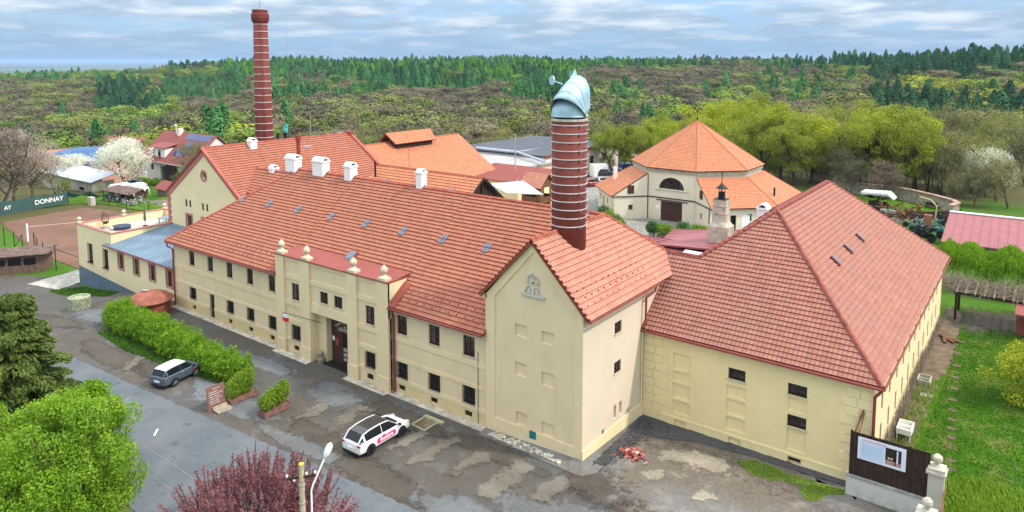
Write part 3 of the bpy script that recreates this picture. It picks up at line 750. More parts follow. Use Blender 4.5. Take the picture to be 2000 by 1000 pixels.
ridgeline(rd, (-23, 47, 10.24), (-18.75, 47, 10.24), .13); ridgeline(rd, (-14.8, 66, 13.4), (-6.2, 74.5, RE), .12)
rd.build('ridge_tiles', plain('dark_ridge_clay', (.25, .07, .055), .8, .35, 3), rro)
vl = MB(); vl.bar((-20.72, 42.0, 6.32), (-20.72, 44.75, 8.5), .14, .08); vl.bar((-20.55, 43.6, 9.1), (-21.7, 45.9, 10.2), .16, .05); vl.build('valley_flashing', M_redmetal, rro)
gutter(rb, (-20.7, 41.85, 6.1), (-6.1, 41.85, 6.1)); gutter(rb, (-6.08, 41.9, 6.1), (-6.08, 74.4, 6.1), .07)
downpipe(rb, [(-6.2, 41.85, 6.05), (-6.35, 41.9, 5.8), (-6.55, 42.1, 5.5), (-6.55, 42.15, .1)], .085)
for y, z_ in ((55.5, 0), (59.6, 0), (51.6, 0)):
    x = -10.9; zz = 13.4-7.2/8.6*(x+14.75)
    s = MB(); rot = Matrix.Rotation(math.atan(7.2/8.6), 4, 'Y'); s.obox((x+.03, y, zz+.16), .42, .26, .05, mat=rot, m=0); s.obox((x+.05, y, zz+.22), .36, .19, .02, mat=rot, m=1)
    s.build('roof_window', [M_redmetal, MATS['roof_glass']], rro)
turret(-18.5, 60.0, 1.0, .95, 9.9, 12.0, rb, axis='y')

# ================================================================== terrace wing on the left
lw_ = thing('terrace_wing', 'low pale yellow wing with blue metal roof, walled roof terrace and grey painted base', 'building', (-79, 37, -2))
L0, L1, LV, GV = -90.4, -67.5, 35.0, 42.0
lh = [(-88.0, -86.6, .76, 3.0, .35), (-84.1, -82.72, .76, 2.95, .35)] + [(u, u+1.05, 1.42, 3.0, .25) for u in (-80.2, -76.73, -73.3, -69.85)]
w = MB(); w.wall((L0, LV), X1, L1-L0, -2.6, 3.6, [(h[0]-L0, h[1]-L0, *h[2:]) for h in lh])
w.wall((L0, LV), X1, -81.8-L0, 3.6, 4.9); w.wall((L0, 45.6), (0, -1), 10.6, -2.6, 4.9); w.wall((-81.8, LV), Y1, 7.0, 3.4, 4.9)
w.wall((-81.8, 45.6), (-1, 0), 8.6, -2.6, 4.9)
w.wall((L0+.3, LV+.3), Y1, 10.0, 4.0, 4.9); w.wall((-82.1, 45.3), (0, -1), 10, 4.0, 4.9); w.wall((-82.1, LV+.3), (-1, 0), 8.0, 4.0, 4.9); w.wall((L0+.3, 45.3), X1, 8.0, 4.0, 4.9)
w.build('wall', M_pale, lw_)
fl = MB(); fl.box(L0+.2, -81.9, LV+.2, 45.5, 3.9, 4.05); fl.build('terrace_floor', plain('terrace_paving', (.45, .40, .35), .9, .12, 1), lw_)
cp = MB()
for q in ((L0-.08, -81.7, LV-.08, LV+.36), (L0-.08, -81.7, 45.24, 45.7)): cp.box(*q, 4.9, 4.98)
for q in ((L0-.08, L0+.36, LV+.36, 45.24), (-82.16, -81.7, LV+.36, 45.24)): cp.box(*q, 4.9, 4.978)
cp.build('parapet_coping', M_rose, lw_)
for x, y in ((-90.2, 35.2), (-90.2, 40.3), (-82.0, 35.2), (-90.2, 45.4)):
    b = MB(); b.box(x-.25, x+.25, y-.25, y+.25, 4.98, 5.12); b.lathe((x, y, 5.12), [(.2, 0), (.1, .1), (.24, .3), (.24, .42), (.05, .58)], 12); b.build('ball_finial', M_stucco, lw_)
gp = MB(); gp.poly([(L0, LV-.05, -2.6), (-67.5, LV-.05, -2.6), (-67.5, LV-.05, -1.3), (-76.3, LV-.05, -.75), (L0, LV-.05, -.1)]); gp.poly([(L0-.05, 45, -2.6), (L0-.05, LV-.05, -2.6), (L0-.05, LV-.05, -.1), (L0-.05, 45, -.1)])
gp.build('painted_base', M_grey, lw_)
for h in lh: window(lw_, (h[0], LV, h[2]), X1, h[1]-h[0], h[3]-h[2], h[4]-.02, bars=(1, 3 if h[0] < -82 else 2), fm=M_frame if h[0] < -82 else M_redframe)
tm = MB()
for h in lh[2:]:
    for q in ((h[0]-.2, h[0], h[2]-.22, h[3]+.2), (h[1], h[1]+.2, h[2]-.22, h[3]+.2), (h[0], h[1], h[3], h[3]+.2), (h[0], h[1], h[2]-.22, h[2])): tm.box(q[0], q[1], LV-.05, LV+.01, q[2], q[3], skip='k')
for h in lh[:2]: tm.box(h[0]-.05, h[1]+.05, LV-.12, LV+.01, h[2]-.12, h[2])
tm.build('window_surrounds', M_rose, lw_)
M_blue = plain('blue_grey_sheet_roof', (.17, .245, .33), .4, .14, .6, spec=.5, metal=.2)
br = MB(); br.slab([(-83.0, 34.6, 3.55), (-67.5, 34.6, 3.55), (-67.5, 42.0, 4.75), (-81.78, 42.0, 4.75), (-81.78, 36.2, 3.81), (-83.0, 34.9, 3.6)], (0, -.16, .987), .08)
x = -82.4
while x < -67.6:
    ya = 34.6 if x < -81.78 else 34.6; yb = 35.5 if x < -81.78 else 42
    br.bar((x, ya, 3.66+(ya-34.6)*.162), (x, yb, 3.66+(yb-34.6)*.162), .035, .06); x += .62
bro = br.build('metal_roof', M_blue, lw_)
gutter(lw_, (-83.0, 34.52, 3.52), (-67.6, 34.52, 3.52), .06)
br = MB(); M_zinc = plain('zinc_sheet', (.36, .37, .31), .5, .12, 1, metal=.2)
br.poly([(-76.5, 38.3, 4.2), (-69, 38.3, 4.2), (-69, 40.3, 5.5), (-75.6, 40.3, 5.5)]); br.poly([(-69, 42, 4.7), (-76.2, 42, 4.7), (-75.6, 40.3, 5.5), (-69, 40.3, 5.5)]); br.poly([(-76.2, 42, 4.7), (-76.5, 38.3, 4.2), (-75.6, 40.3, 5.5)])
for k in range(12):
    x = -75.6+.56*k; br.bar((x, 38.3, 4.22), (x+.0, 40.3, 5.52), .04, .06)
br.build('raised_rooflight', M_zinc, lw_)
c2 = MB(); c2.box(-91.0, -90.3, LV-.15, LV+.3, 3.0, 3.06)
# ---- things on the terrace
th = thing('hanging_egg_chair', 'dark wire egg chair hanging from its curved stand on the roof terrace', 'chair', (-89.0, 37.6, 4.05))
m = MB(); m.tube([(-89.4, 37.6, 4.07), (-89.9, 37.6, 4.9), (-89.75, 37.6, 5.7), (-89.3, 37.6, 6.05), (-89.0, 37.6, 5.9)], .035, 6); m.tube([(-89.0+.5*math.cos(a/6*PI), 37.6+.5*math.sin(a/6*PI), 4.08) for a in range(13)], .03, 5); m.build('stand', M_black, th)
m = MB()
for k in range(10):
    a = PI*2*k/10; m.tube([(-89.0+.42*math.sin(t)*math.cos(a), 37.6+.42*math.sin(t)*math.sin(a), 5.15+.62*math.cos(t)) for t in (0, .5, 1, 1.5, 2, 2.5, 3.1)], .015, 4)
m.build('basket', M_black, th); m = MB(); m.lathe((-89, 37.6, 4.62), [(.2, 0), (.36, .12), (.34, .22), (.1, .2)], 10); m.build('cushion', M_dkbrown, th)
m = MB(); m.lathe((-87.15, 38.55, 4.05), [(1.0, 0), (1.05, .35), (1.0, .4), (.9, .36), (.1, .38)], 24)
tag(m.build('round_pool_cover', plain('dark_blue_cover', (.03, .045, .09), .6, .2)), 'round dark blue covered tub on the roof terrace', 'tub')
tb = thing('terrace_table', 'blue grey rectangular table on the roof terrace by the gable wall', 'table', (-85.6, 43.3, 4.05))
m = MB(); m.box(-86.6, -84.6, 42.6, 44.0, 4.68, 4.75); m.build('tabletop', M_blue, tb)
for x in (-86.5, -84.75):
    for y in (42.7, 43.85): m = MB(); m.box(x, x+.08, y, y+.08, 4.05, 4.68); m.build('leg', M_black, tb)
ps_ = thing('folded_parasol', 'folded grey parasol standing on the roof terrace', 'parasol', (-86.37, 40.97, 4.05))
m = MB(); m.tube([(-86.37, 40.97, 4.06), (-86.37, 40.97, 6.4)], .03, 6); m.lathe((-86.37, 40.97, 4.05), [(.28, 0), (.28, .08)], 12); m.build('pole', M_black, ps_)
m = MB(); m.lathe((-86.37, 40.97, 4.7), [(.12, 0), (.16, .3), (.12, .9), (.05, 1.6)], 9); m.build('canopy', plain('dark_canvas', (.1, .09, .08), .9, .3, 5), ps_)

# ================================================================== second brewery house with big gable
g2_ = thing('gabled_brewhouse', 'pale yellow brewhouse with rose trimmed gable and round window behind the long building', 'building', (-74, 52, 0))
GL, GR, GC, GZ, GEZ = -82.5, -66.1, -74.3, 14.3, 8.7
gh = [(-78.7, -78.25, 7.25, 8.1, .2), (-77.85, -77.42, 7.25, 8.08, .2), (-75.15, -74.72, 7.25, 8.06, .2), (-74.27, -73.85, 7.25, 8.06, .2), (-78.5, -77.4, 4.7, 6.3, .25), (-75.2, -74.1, 4.7, 6.3, .25)]
w = MB(); w.wall((GL, GV), X1, GR-GL, -3, GEZ, [(h[0]-GL, h[1]-GL, *h[2:]) for h in gh])
rc = (-74.45, 11.22, .45)
_c = [(GL, GEZ), (GR, GEZ), (GC, GZ-.1)]
ANG = sorted([2*PI*k/20 for k in range(20)] + [math.atan2(z-rc[1], x-rc[0]) % (2*PI) for x, z in _c]); N_ = len(ANG)
ringp = [(rc[0]+rc[2]*math.cos(t), rc[1]+rc[2]*math.sin(t)) for t in ANG]
def gp_(x): return GEZ + (x-GL)*(GZ-.1-GEZ)/(GC-GL) if x < GC else GEZ + (GR-x)*(GZ-.1-GEZ)/(GR-GC)
for k in range(N_):                                # gable with a real round opening
    a, b_ = ringp[k], ringp[(k+1)%N_]
    def out(p):
        dx, dz = p[0]-rc[0], p[1]-rc[1]; lo_, hi_ = 1, 60
        for _ in range(40):
            mid = (lo_+hi_)/2; x_, z_ = rc[0]+dx*mid, rc[1]+dz*mid
            if z_ > GEZ-1e-4 and GL-1e-4 < x_ < GR+1e-4 and z_ < gp_(x_)+1e-4: lo_ = mid
            else: hi_ = mid
        return (rc[0]+dx*lo_, rc[1]+dz*lo_)
    oa, ob = out(a), out(b_)
    w.poly([(a[0], GV, a[1]), (b_[0], GV, b_[1]), (ob[0], GV, ob[1]), (oa[0], GV, oa[1])][::-1])
    w.poly([(a[0], GV, a[1]), (b_[0], GV, b_[1]), (b_[0], GV+.3, b_[1]), (a[0], GV+.3, a[1])])
w.wall((GL, 64), (0, -1), 64-GV, -3, GEZ); w.wall((GR, 52), Y1, 12, -3, GEZ)
w.build('wall', M_pale, g2_)
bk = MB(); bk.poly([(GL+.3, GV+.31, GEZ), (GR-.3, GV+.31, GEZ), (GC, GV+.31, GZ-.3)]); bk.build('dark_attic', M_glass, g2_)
fx_ = MB()
for (xa, za), (xb, zb_) in (((GL, GEZ), (GC, GZ)), ((GR, GEZ), (GC, GZ))):
    fx_.slab([(xa, GV-.001, za-.75), (xb, GV-.001, zb_-.75), (xb, GV-.001, zb_+.12), (xa+(.0), GV-.001, za+.12)] if xa < xb else [(xb, GV-.001, zb_-.75), (xa, GV-.001, za-.75), (xa, GV-.001, za+.12), (xb, GV-.001, zb_+.12)], (0, -1, 0), .1)
fx_.build('gable_trim', M_rose, g2_)
qn = MB()
for k in range(14): z0 = 3.4+.38*k; qn.box(GL-.04, GL+(.62 if k % 2 else .42), GV-.07, GV+.3, z0, z0+.37) if z0 < 8.3 else None
for h in gh[4:]:
    for q in ((h[0]-.22, h[0], h[2]-.2, h[3]+.22), (h[1], h[1]+.22, h[2]-.2, h[3]+.22), (h[0], h[1], h[3], h[3]+.22)): qn.box(q[0], q[1], GV-.05, GV+.01, q[2], q[3], skip='k')
pr_ = [(rc[0]+.66*math.cos(t), rc[1]+.66*math.sin(t)) for t in ANG]
for k in range(N_):
    a, b_ = ringp[k], ringp[(k+1)%N_]; c1, c2_ = pr_[k], pr_[(k+1)%N_]
    qn.slab([(a[0], GV, a[1]), (b_[0], GV, b_[1]), (c2_[0], GV, c2_[1]), (c1[0], GV, c1[1])][::-1], (0, -1, 0), .06)
qn.build('rose_quoins', M_rose, g2_)
for h in gh[:4]: window(g2_, (h[0], GV, h[2]), X1, h[1]-h[0], h[3]-h[2], .19, bars=(0, 1))
for h in gh[4:]: window(g2_, (h[0], GV, h[2]), X1, h[1]-h[0], h[3]-h[2], .24, bars=(1, 2), fm=M_redframe)
r2 = MB(); V2 = 62.5
tiled(r2, [(-66.0, GV-.2, 8.65), (-66.0, V2, 8.65), (GC, V2, GZ), (GC, GV-.2, GZ)], course=.4)
tiled(r2, [(-82.7, V2, 8.6), (-82.7, GV-.2, 8.6), (GC, GV-.2, GZ), (GC, V2, GZ)], course=.4)
tiled(r2, [(-66.0, 49.0, 8.7), (-60.0, 49.0, 8.7), (-60.0, 45.6, 11.6), (-70.4, 45.6, 11.6)], course=.4) if False else None
tiled(r2, [(-70.2, 43.0, 9.9), (-60.5, 43.0, 9.9), (-60.5, 46.2, 11.9), (-70.9, 46.2, 11.9)], course=.4)
tiled(r2, [(-60.5, 50, 9.9), (-68, 50, 9.9), (-70.9, 46.2, 11.9), (-60.5, 46.2, 11.9)], course=.4)
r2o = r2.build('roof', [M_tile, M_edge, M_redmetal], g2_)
rd = MB(); ridgeline(rd, (GC, GV-.2, GZ), (GC, V2, GZ)); ridgeline(rd, (-70.9, 46.2, 11.9), (-60.5, 46.2, 11.9), .13)
rd.bar((GC, V2+.15, GZ+.12), (-64.4, V2+.15, 7.75), .45, .3); rd.bar((GC, GV-.25, GZ+.1), (-66.0, GV-.25, 8.75), .3, .14)
rd.build('ridge_tiles', M_ridge, r2o)
s = MB(); s.box(GC-.55, GC+.55, V2-.3, V2+.5, 12.4, 14.6); s.build('firewall_stack', M_redmetal, g2_)
turret(-73.75, 47.7, .85, .95, 13.1, 15.06, g2_); turret(-67.5, 46.2, .8, .9, 11.0, 12.6, g2_)
m = MB(); m.tube([(-66.8, 49.0, 9.6), (-66.8, 49.0, 15.6)], .21, 12); m.tube([(-66.8, 49, 15.0), (-66.8, 49, 15.7)], .3, 12); m.build('flue_pipe', M_pipe, g2_)
m = MB(); m.tube([(-74.6, 51.8, 13.8), (-74.6, 51.8, 15.2)], .15, 10); m.tube([(-75.5, 53.5, 13), (-75.5, 53.5, 15.1)], .2, 10); m.build('flue_pipe', M_black, g2_)
m = MB(); m.lathe((-75.5, 53.5, 15.1), [(.3, 0), (.35, .3), (.25, .5)], 10); m.obox((-75.3, 53.4, 15.7), .1, .42, .25, .5); m.obox((-75.1, 53.4, 16.0), .06, .2, .2, .5); m.build('flue_cowl', plain('verdigris_metal', (.06, .42, .36), .5, .15), g2_)
m = MB(); m.tube([(-69.3, 52.6, 11), (-69.3, 52.6, 17.6)], .025, 5); m.obox((-69.6, 52.3, 13.9), .45, .25, .04, .3); m.build('antenna', M_steel, g2_)

# tall brick chimney beyond
tc_ = thing('tall_brick_chimney', 'tall tapering red brick chimney with white bands rising behind the brewhouse', 'chimney', (-96.8, 64.8, -2))
m = MB(); H0, H1 = -2, 31.7
rad = lambda z: 1.62 - (z-H0)*(1.62-1.0)/(H1-H0)
m.lathe((-96.8, 64.8, 0), [(rad(H0), H0), (rad(30.2), 30.2)], 36); o = m.build('shaft', M_chim, tc_)
for p in o.data.polygons: p.use_smooth = len(p.vertices) == 4
m = MB(); m.lathe((-96.8, 64.8, 0), [(1.03, 29.6), (1.18, 29.9), (1.2, 30.2), (1.32, 30.4), (1.32, 31.0), (1.15, 31.15), (1.15, 31.7), (.85, 31.7), (.85, 31.2)], 36)
for k in range(24): a = 2*PI*k/24; m.obox((-96.8+1.2*math.cos(a), 64.8+1.2*math.sin(a), 30.15), .09, .09, .22, a)
m.build('corbelled_crown', M_chim, tc_)
for k in range(17):
    z = 12.2+1.08*k
    if z > 30: break
    m = MB(); m.lathe((-96.8, 64.8, z), [(rad(z)-.02, -.05), (rad(z)+.05, -.05), (rad(z)+.05, .05), (rad(z)-.02, .05)], 36); m.build('steel_band', MATS['white_band_paint'], tc_)
m = MB(); m.lathe((-96.8, 64.8, 31.66), [(1.1, 0), (1.2, 0), (1.2, .1), (.9, .12)], 30)
m.build('crown_ring', MATS['white_band_paint'], tc_)
z = 11.5; a = math.atan2(-64.8, 96.8)+.05
while z < 29.5:
    r_2 = rad(z)+.12; m = MB(); m.tube([(-96.8+(r_2-.15)*math.cos(a-.12), 64.8+(r_2-.15)*math.sin(a-.12), z), (-96.8+(r_2+.06)*math.cos(a-.12), 64.8+(r_2+.06)*math.sin(a-.12), z), (-96.8+(r_2+.06)*math.cos(a+.12), 64.8+(r_2+.06)*math.sin(a+.12), z), (-96.8+(r_2-.15)*math.cos(a+.12), 64.8+(r_2-.15)*math.sin(a+.12), z)], .025, 4); z += .4; m.build('climbing_iron', M_black, tc_)
m = MB(); m.tube([(-96.8, 64.8, 31), (-96.8, 64.8, 33.6)], .02, 4); m.build('lightning_rod', M_black, tc_)

# ================================================================== orange roofed hall with roof lantern
oh = thing('orange_roofed_hall', 'hall with bright orange tiled roof and louvred roof lantern behind the brewhouse', 'building', (-74, 74, 0))
OC, OZ, O0, O1 = -74.2, 12.4, 62.8, 84.7; OE = -64.6; OEz = OZ-.67*(OE-OC)
m = MB(); tiled(m, [(OE, O0, OEz), (OE, O1, OEz), (OC, O1, OZ), (OC, O0, OZ)], course=.3, lip=.035); tiled(m, [(-83.8, O1, OEz), (-83.8, O0, OEz), (OC, O0, OZ), (OC, O1, OZ)], course=.3, lip=.035)
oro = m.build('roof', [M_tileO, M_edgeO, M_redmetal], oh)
m = MB(); ridgeline(m, (OC, O0, OZ), (OC, O1, OZ), .11); m.build('ridge_tiles', M_tileO, oro)
m = MB(); m.wall((-65.2, O0), Y1, O1-O0-.3, -2, OEz+.3); m.wall((-65.2, O1-.3), (-1, 0), 18, -2, OEz+.2); m.wall((-83.2, O1-.3), (0, -1), O1-O0-.3, -2, OEz+.2)
m.poly([(-65.2, O1-.3, OEz), (-83.2, O1-.3, OEz), (OC, O1-.3, OZ-.1)][::-1]); m.build('wall', M_pale, oh)
m = MB(); lz = 13.75
tiled(m, [(-72.5, 69.4, 12.3), (-72.5, 77.6, 12.3), (-74.2, 78.2, lz), (-74.2, 69.0, lz)][:4], course=.3, lip=.035); tiled(m, [(-76.0, 77.6, 12.3), (-76.0, 69.4, 12.3), (-74.2, 69.0, lz), (-74.2, 78.2, lz)], course=.3, lip=.035)
lo_ = m.build('lantern_roof', [M_tileO, M_edgeO, M_redmetal], oh)
m = MB(); m.box(-75.6, -72.9, 69.8, 77.2, 11.2, 12.45); 
for k in range(9): m.box(-72.9, -72.84, 70+.8*k, 70.6+.8*k, 11.5, 12.2)
m.poly([(-75.6, 69.8, 12.4), (-72.9, 69.8, 12.4), (-74.2, 69.8, 13.6)]); m.build('lantern_louvres', M_dkbrown, oh)
m = MB(); m.tube([(-66.5, 66.0, 6.8), (-66.5, 66.0, 12.9)], .03, 5); m.build('lightning_rod', M_pipe, oh)

cr = thing('half_timbered_wing', 'low orange roofed wing with dark half-timbered gable between the brewhouse and the yard', 'building', (-57, 60, 0))
m = MB(); tiled(m, [(-66, 56.6, 8.35), (-49.2, 56.6, 8.35), (-48.8, 60, 11.1), (-65.6, 60, 11.1)], course=.42, lip=.06); tiled(m, [(-49.2, 63.4, 8.35), (-66, 63.4, 8.35), (-65.6, 60, 11.1), (-48.8, 60, 11.1)], course=.42, lip=.06)
cro = m.build('roof', [M_tileO, M_edgeO, M_dkbrown], cr)
m = MB(); ridgeline(m, (-65.6, 60, 11.1), (-48.8, 60, 11.1), .12); m.build('ridge_tiles', M_ridge, cro)
m = MB(); m.wall((-49.8, 57.2), Y1, 5.6, 0, 8.6); m.wall((-66, 57.2), X1, 16.2, 0, 8.6); m.wall((-49.8, 62.8), (-1, 0), 16, 0, 8.6); m.build('wall', M_pale, cr)
m = MB(); m.slab([(-49.4, 57.0, 8.9), (-49.4, 63.0, 8.9), (-49.4, 60, 11.0)], (1, 0, 0), .08)
for a, b in (((56.5, 8.3), (60, 11.15)), ((60, 11.15), (63.5, 8.3))): m.bar((-48.9, a[0], a[1]), (-48.9, b[0], b[1]), .12, .2)
m.bar((-49.2, 60, 8.2), (-49.2, 60, 11), .14); m.bar((-49.2, 58, 9.1), (-49.2, 62, 9.1), .12)
m.build('timber_gable', M_dkbrown, cr)
m = MB(); m.slab([(-48.4, 63.2, 9.0), (-46.5, 68.0, 8.3), (-50.5, 69.5, 9.3), (-51.5, 64.0, 9.6)], (.1, .1, 1), .08); m.build('sheet_canopy', plain('bare_sheet_canopy', (.42, .42, .44), .5, .1), cr)
m = MB(); m.tube([(-64.2, 58.0, 10), (-64.2, 58, 11.9)], .12, 8); m.build('flue_pipe', M_black, cr)
m = MB()
for x in (-62.3, -51.9): m.obox((x, 58.0, 9.66), .3, .3, .05, mat=Matrix.Rotation(math.atan(.81), 4, 'X'))
m.build('roof_window', MATS['roof_glass'], cro)

by = thing('yard_annex', 'cream yard annex with flat dull red metal roof behind the wooden lookout', 'building', (-64, 84, 0))
m = MB(); m.wall((-70, 78.5), X1, 12, -.5, 7.0); m.wall((-58, 78.5), Y1, 9, -.5, 7.0, [(5.5, 6.3, 5.2, 6.1, .2, True)]); m.wall((-58, 87.5), (-1, 0), 12, -.5, 7.0); m.build('wall', M_pale, by)
m = MB(); m.slab([(-70.2, 78.3, 7.0), (-57.8, 78.3, 7.0), (-57.8, 89, 7.5), (-70.2, 89, 7.5)], (0, 0, 1), .12)
for k in range(26): m.bar((-70+.47*k, 78.3, 7.14), (-70+.47*k, 89, 7.64), .04, .05)
m.build('metal_roof', M_redmetal, by)
m = MB(); m.tube([(-58.2, 78.7, 7), (-58.2, 78.7, 7.6)], .12, 8); m.tube([(-62.5, 84, 7), (-62.5, 84, 13.2)], .08, 6); m.tube([(-77.0, 96.0, 12.8), (-62.5, 84, 12.9), (-59.5, 78.0, 12.3)], .05, 5) if False else None
m.build('flue_pipe', M_steel, by)

lk = thing('wooden_lookout', 'small wooden lookout tower with red tiled roof beside the round chimney', 'lookout tower', (-53.4, 77, 0))
m = MB(); m.box(-54.6, -52.2, 75.6, 78.1, 0, 5.4); m.build('shaft', M_brown, lk)
m = MB(); x0_, x1_, y0_, y1_ = -54.9, -51.9, 75.2, 78.4
m.wall((x0_, y0_), X1, 3.0, 5.3, 7.6, [(.5, 2.4, 6.2, 7.3, .12)]); m.wall((x1_, y0_), Y1, 3.2, 5.3, 7.6, [(.9, 2.3, 6.1, 7.4, .12)]); m.wall((x1_, y1_), (-1, 0), 3.0, 5.3, 7.6, [(.5, 2.4, 6.2, 7.3, .12)]); m.wall((x0_, y1_), (0, -1), 3.2, 5.3, 7.6)
m.box(x0_+.02, x1_-.02, y0_+.02, y1_-.02, 5.28, 5.36); m.poly([(x1_, y0_, 7.6), (x1_, y1_, 7.6), (x1_, 76.8, 9.0)]); m.poly([(x0_, y1_, 7.6), (x0_, y0_, 7.6), (x0_, 76.8, 9.0)])
for k in range(8): m.box(x1_, x1_+.015, y0_+.4*k, y0_+.4*k+.02, 5.3, 6.1)
m.build('cabin', M_brown, lk)
m = MB(); tiled(m, [(-55.3, 74.9, 7.45), (-51.6, 74.9, 7.45), (-51.6, 76.8, 9.15), (-55.3, 76.8, 9.15)], course=.3, lip=.04, thick=.08); tiled(m, [(-51.6, 78.7, 7.45), (-55.3, 78.7, 7.45), (-55.3, 76.8, 9.15), (-51.6, 76.8, 9.15)], course=.3, lip=.04, thick=.08)
m.build('roof', [M_tileT, M_edge, M_brown], lk)
for a, b in (((x1_-.1, y0_+.1), (x1_-.9, y0_+.3)), ((x0_+.1, y0_+.1), (x0_+.7, y0_+.3))): m = MB(); m.bar((a[0], a[1], 5.3), (b[0], b[1]+.3, 4.3), .12); m.build('brace', M_dkbrown, lk)

# ================================================================== octagonal building
oc = thing('octagonal_barn', 'pale stone octagonal barn with two tiered orange roof, brown gate and half round window', 'building', (-43.8, 107, 0))
O_ = Vector((-43.8, 107)); 
def octv(ap, k, z):                               # vertex between facet k and k+1; facet 0 faces -v
    a = -PI/2 + PI/4*k + PI/8; r = ap/math.cos(PI/8); return Vector((O_.x+r*math.cos(a), O_.y+r*math.sin(a), z))
M_limw = plaster('limestone_plaster', LIM, stain=(.36, .27, .14), amt=.6)
co = MB(); AP = 9.1; CT = 8.0
for k in range(8):
    a, b = octv(AP, k-1, 0), octv(AP, k, 0); L_ = (b-a).length; ud = ((b-a).x/L_, (b-a).y/L_)
    hs = []
    if k == 0: hs = [(L_/2-1.72, L_/2+1.72, -.5, 3.0, .35)]
    co.wall((a.x, a.y), ud, L_, -.5, CT, hs)
co.build('core_wall', M_limw, oc)
g0 = octv(AP, -1, 0); yf = g0.y
# rustication: shallow courses on the facets
for xa, xb in ((-47.5, -46.2), (-41.5, -40.1)):
    rs = MB()
    for z in [.35*i for i in range(1, 9)]: rs.box(xa, xb, yf-.03, yf+.01, z+.02, z+.33, skip='k')
    rs.build('stone_courses', M_limw, oc)
gt = MB(); gt.box(-45.5, -42.1, yf+.2, yf+.3, 0, 3.0)
for k in range(9): gt.box(-45.5+.38*k, -45.5+.38*k+.02, yf+.19, yf+.2, 0, 3)
gt.box(-43.82, -43.78, yf+.185, yf+.2, 0, 3); gt.build('barn_gate', M_doorB, oc)
gt = MB(); gt.box(-46.2, -41.2, yf-.12, yf, 3.08, 3.2); gt.build('gate_rail', M_black, oc)
sn = MB(); sn.box(-46.3, -45.7, yf-.04, yf, 1.7, 2.3); sn.build('notice', M_whitepaint, oc)
aw = MB(); wc = (-43.8, 4.9); n = 18; R0 = 2.0
aw.poly([(wc[0]+R0*math.cos(PI*k/n), yf-.02, wc[1]+1.75*math.sin(PI*k/n)) for k in range(n+1)][::-1]); awo = aw.build('lunette_window', M_glass, oc)
fr = MB()
for k in range(n):
    t0, t1 = PI*k/n, PI*(k+1)/n
    fr.slab([(wc[0]+R0*math.cos(t0), yf, wc[1]+1.75*math.sin(t0)), (wc[0]+R0*math.cos(t1), yf, wc[1]+1.75*math.sin(t1)), (wc[0]+(R0+.35)*math.cos(t1), yf, wc[1]+2.1*math.sin(t1)), (wc[0]+(R0+.35)*math.cos(t0), yf, wc[1]+2.1*math.sin(t0))], (0, -1, 0), .1)
fr.box(wc[0]-2.6, wc[0]+2.6, yf-.2, yf, 4.75, 4.9); fr.build('lunette_surround', M_limw, awo)
fr = MB()
for k in range(-4, 5): x = wc[0]+.42*k; fr.box(x-.02, x+.02, yf-.05, yf-.02, 4.9, 4.9+1.75*math.sqrt(max(0, 1-(.42*k/2)**2)))
fr.box(wc[0]-1.9, wc[0]+1.9, yf-.05, yf-.02, 5.6, 5.63); fr.build('glazing_bars', M_black, awo)
up_ = MB(); APX = 14.55
for k in range(8):
    a, b = octv(9.45, k-1, CT-.05), octv(9.45, k, CT-.05); tiled(up_, [a, b, Vector((O_.x, O_.y, APX))], course=.3, lip=.035)
upo = up_.build('upper_roof', [M_tileO, M_edgeO, M_dkbrown], oc)
for k in range(8): rd = MB(); ridgeline(rd, Vector((O_.x, O_.y, APX)), octv(9.45, k, CT-.05), .1, .5); rd.build('hip_tiles', M_tileO, upo)
cn = MB()
for k in range(8):
    a, b = octv(AP, k-1, 0), octv(AP, k, 0); d = (b-a)/26; nrm = Vector((d.y, -d.x, 0)).normalized()
    for j in range(26): p = a+d*(j+.5)+nrm*.1; cn.obox((p.x, p.y, CT-.42), d.length*.28, .12, .12, math.atan2(d.y, d.x))
    p = (a+b)/2+nrm*.08; cn.obox((p.x, p.y, CT-.18), (b-a).length/2+.05, .12, .07, math.atan2(d.y, d.x)); cn.obox((p.x, p.y, CT-.62), (b-a).length/2+.03, .09, .05, math.atan2(d.y, d.x))
cn.build('dentil_cornice', M_stone, oc)
fi = MB(); fi.tube([(O_.x, O_.y, APX-.2), (O_.x, O_.y, APX+2.0)], .05, 6); fi.lathe((O_.x, O_.y, APX+.35), [(.05, -.2), (.2, 0), (.05, .2)], 10)
for s_ in (-1, 1): fi.bar((O_.x-.6*s_, O_.y, APX+1.0), (O_.x+.55*s_, O_.y, APX+2.0), .1, .08); fi.bar((O_.x+.3*s_, O_.y, APX+2.05), (O_.x+.75*s_, O_.y, APX+1.65), .2, .14)
fi.build('crossed_hammers_finial', M_black, oc)
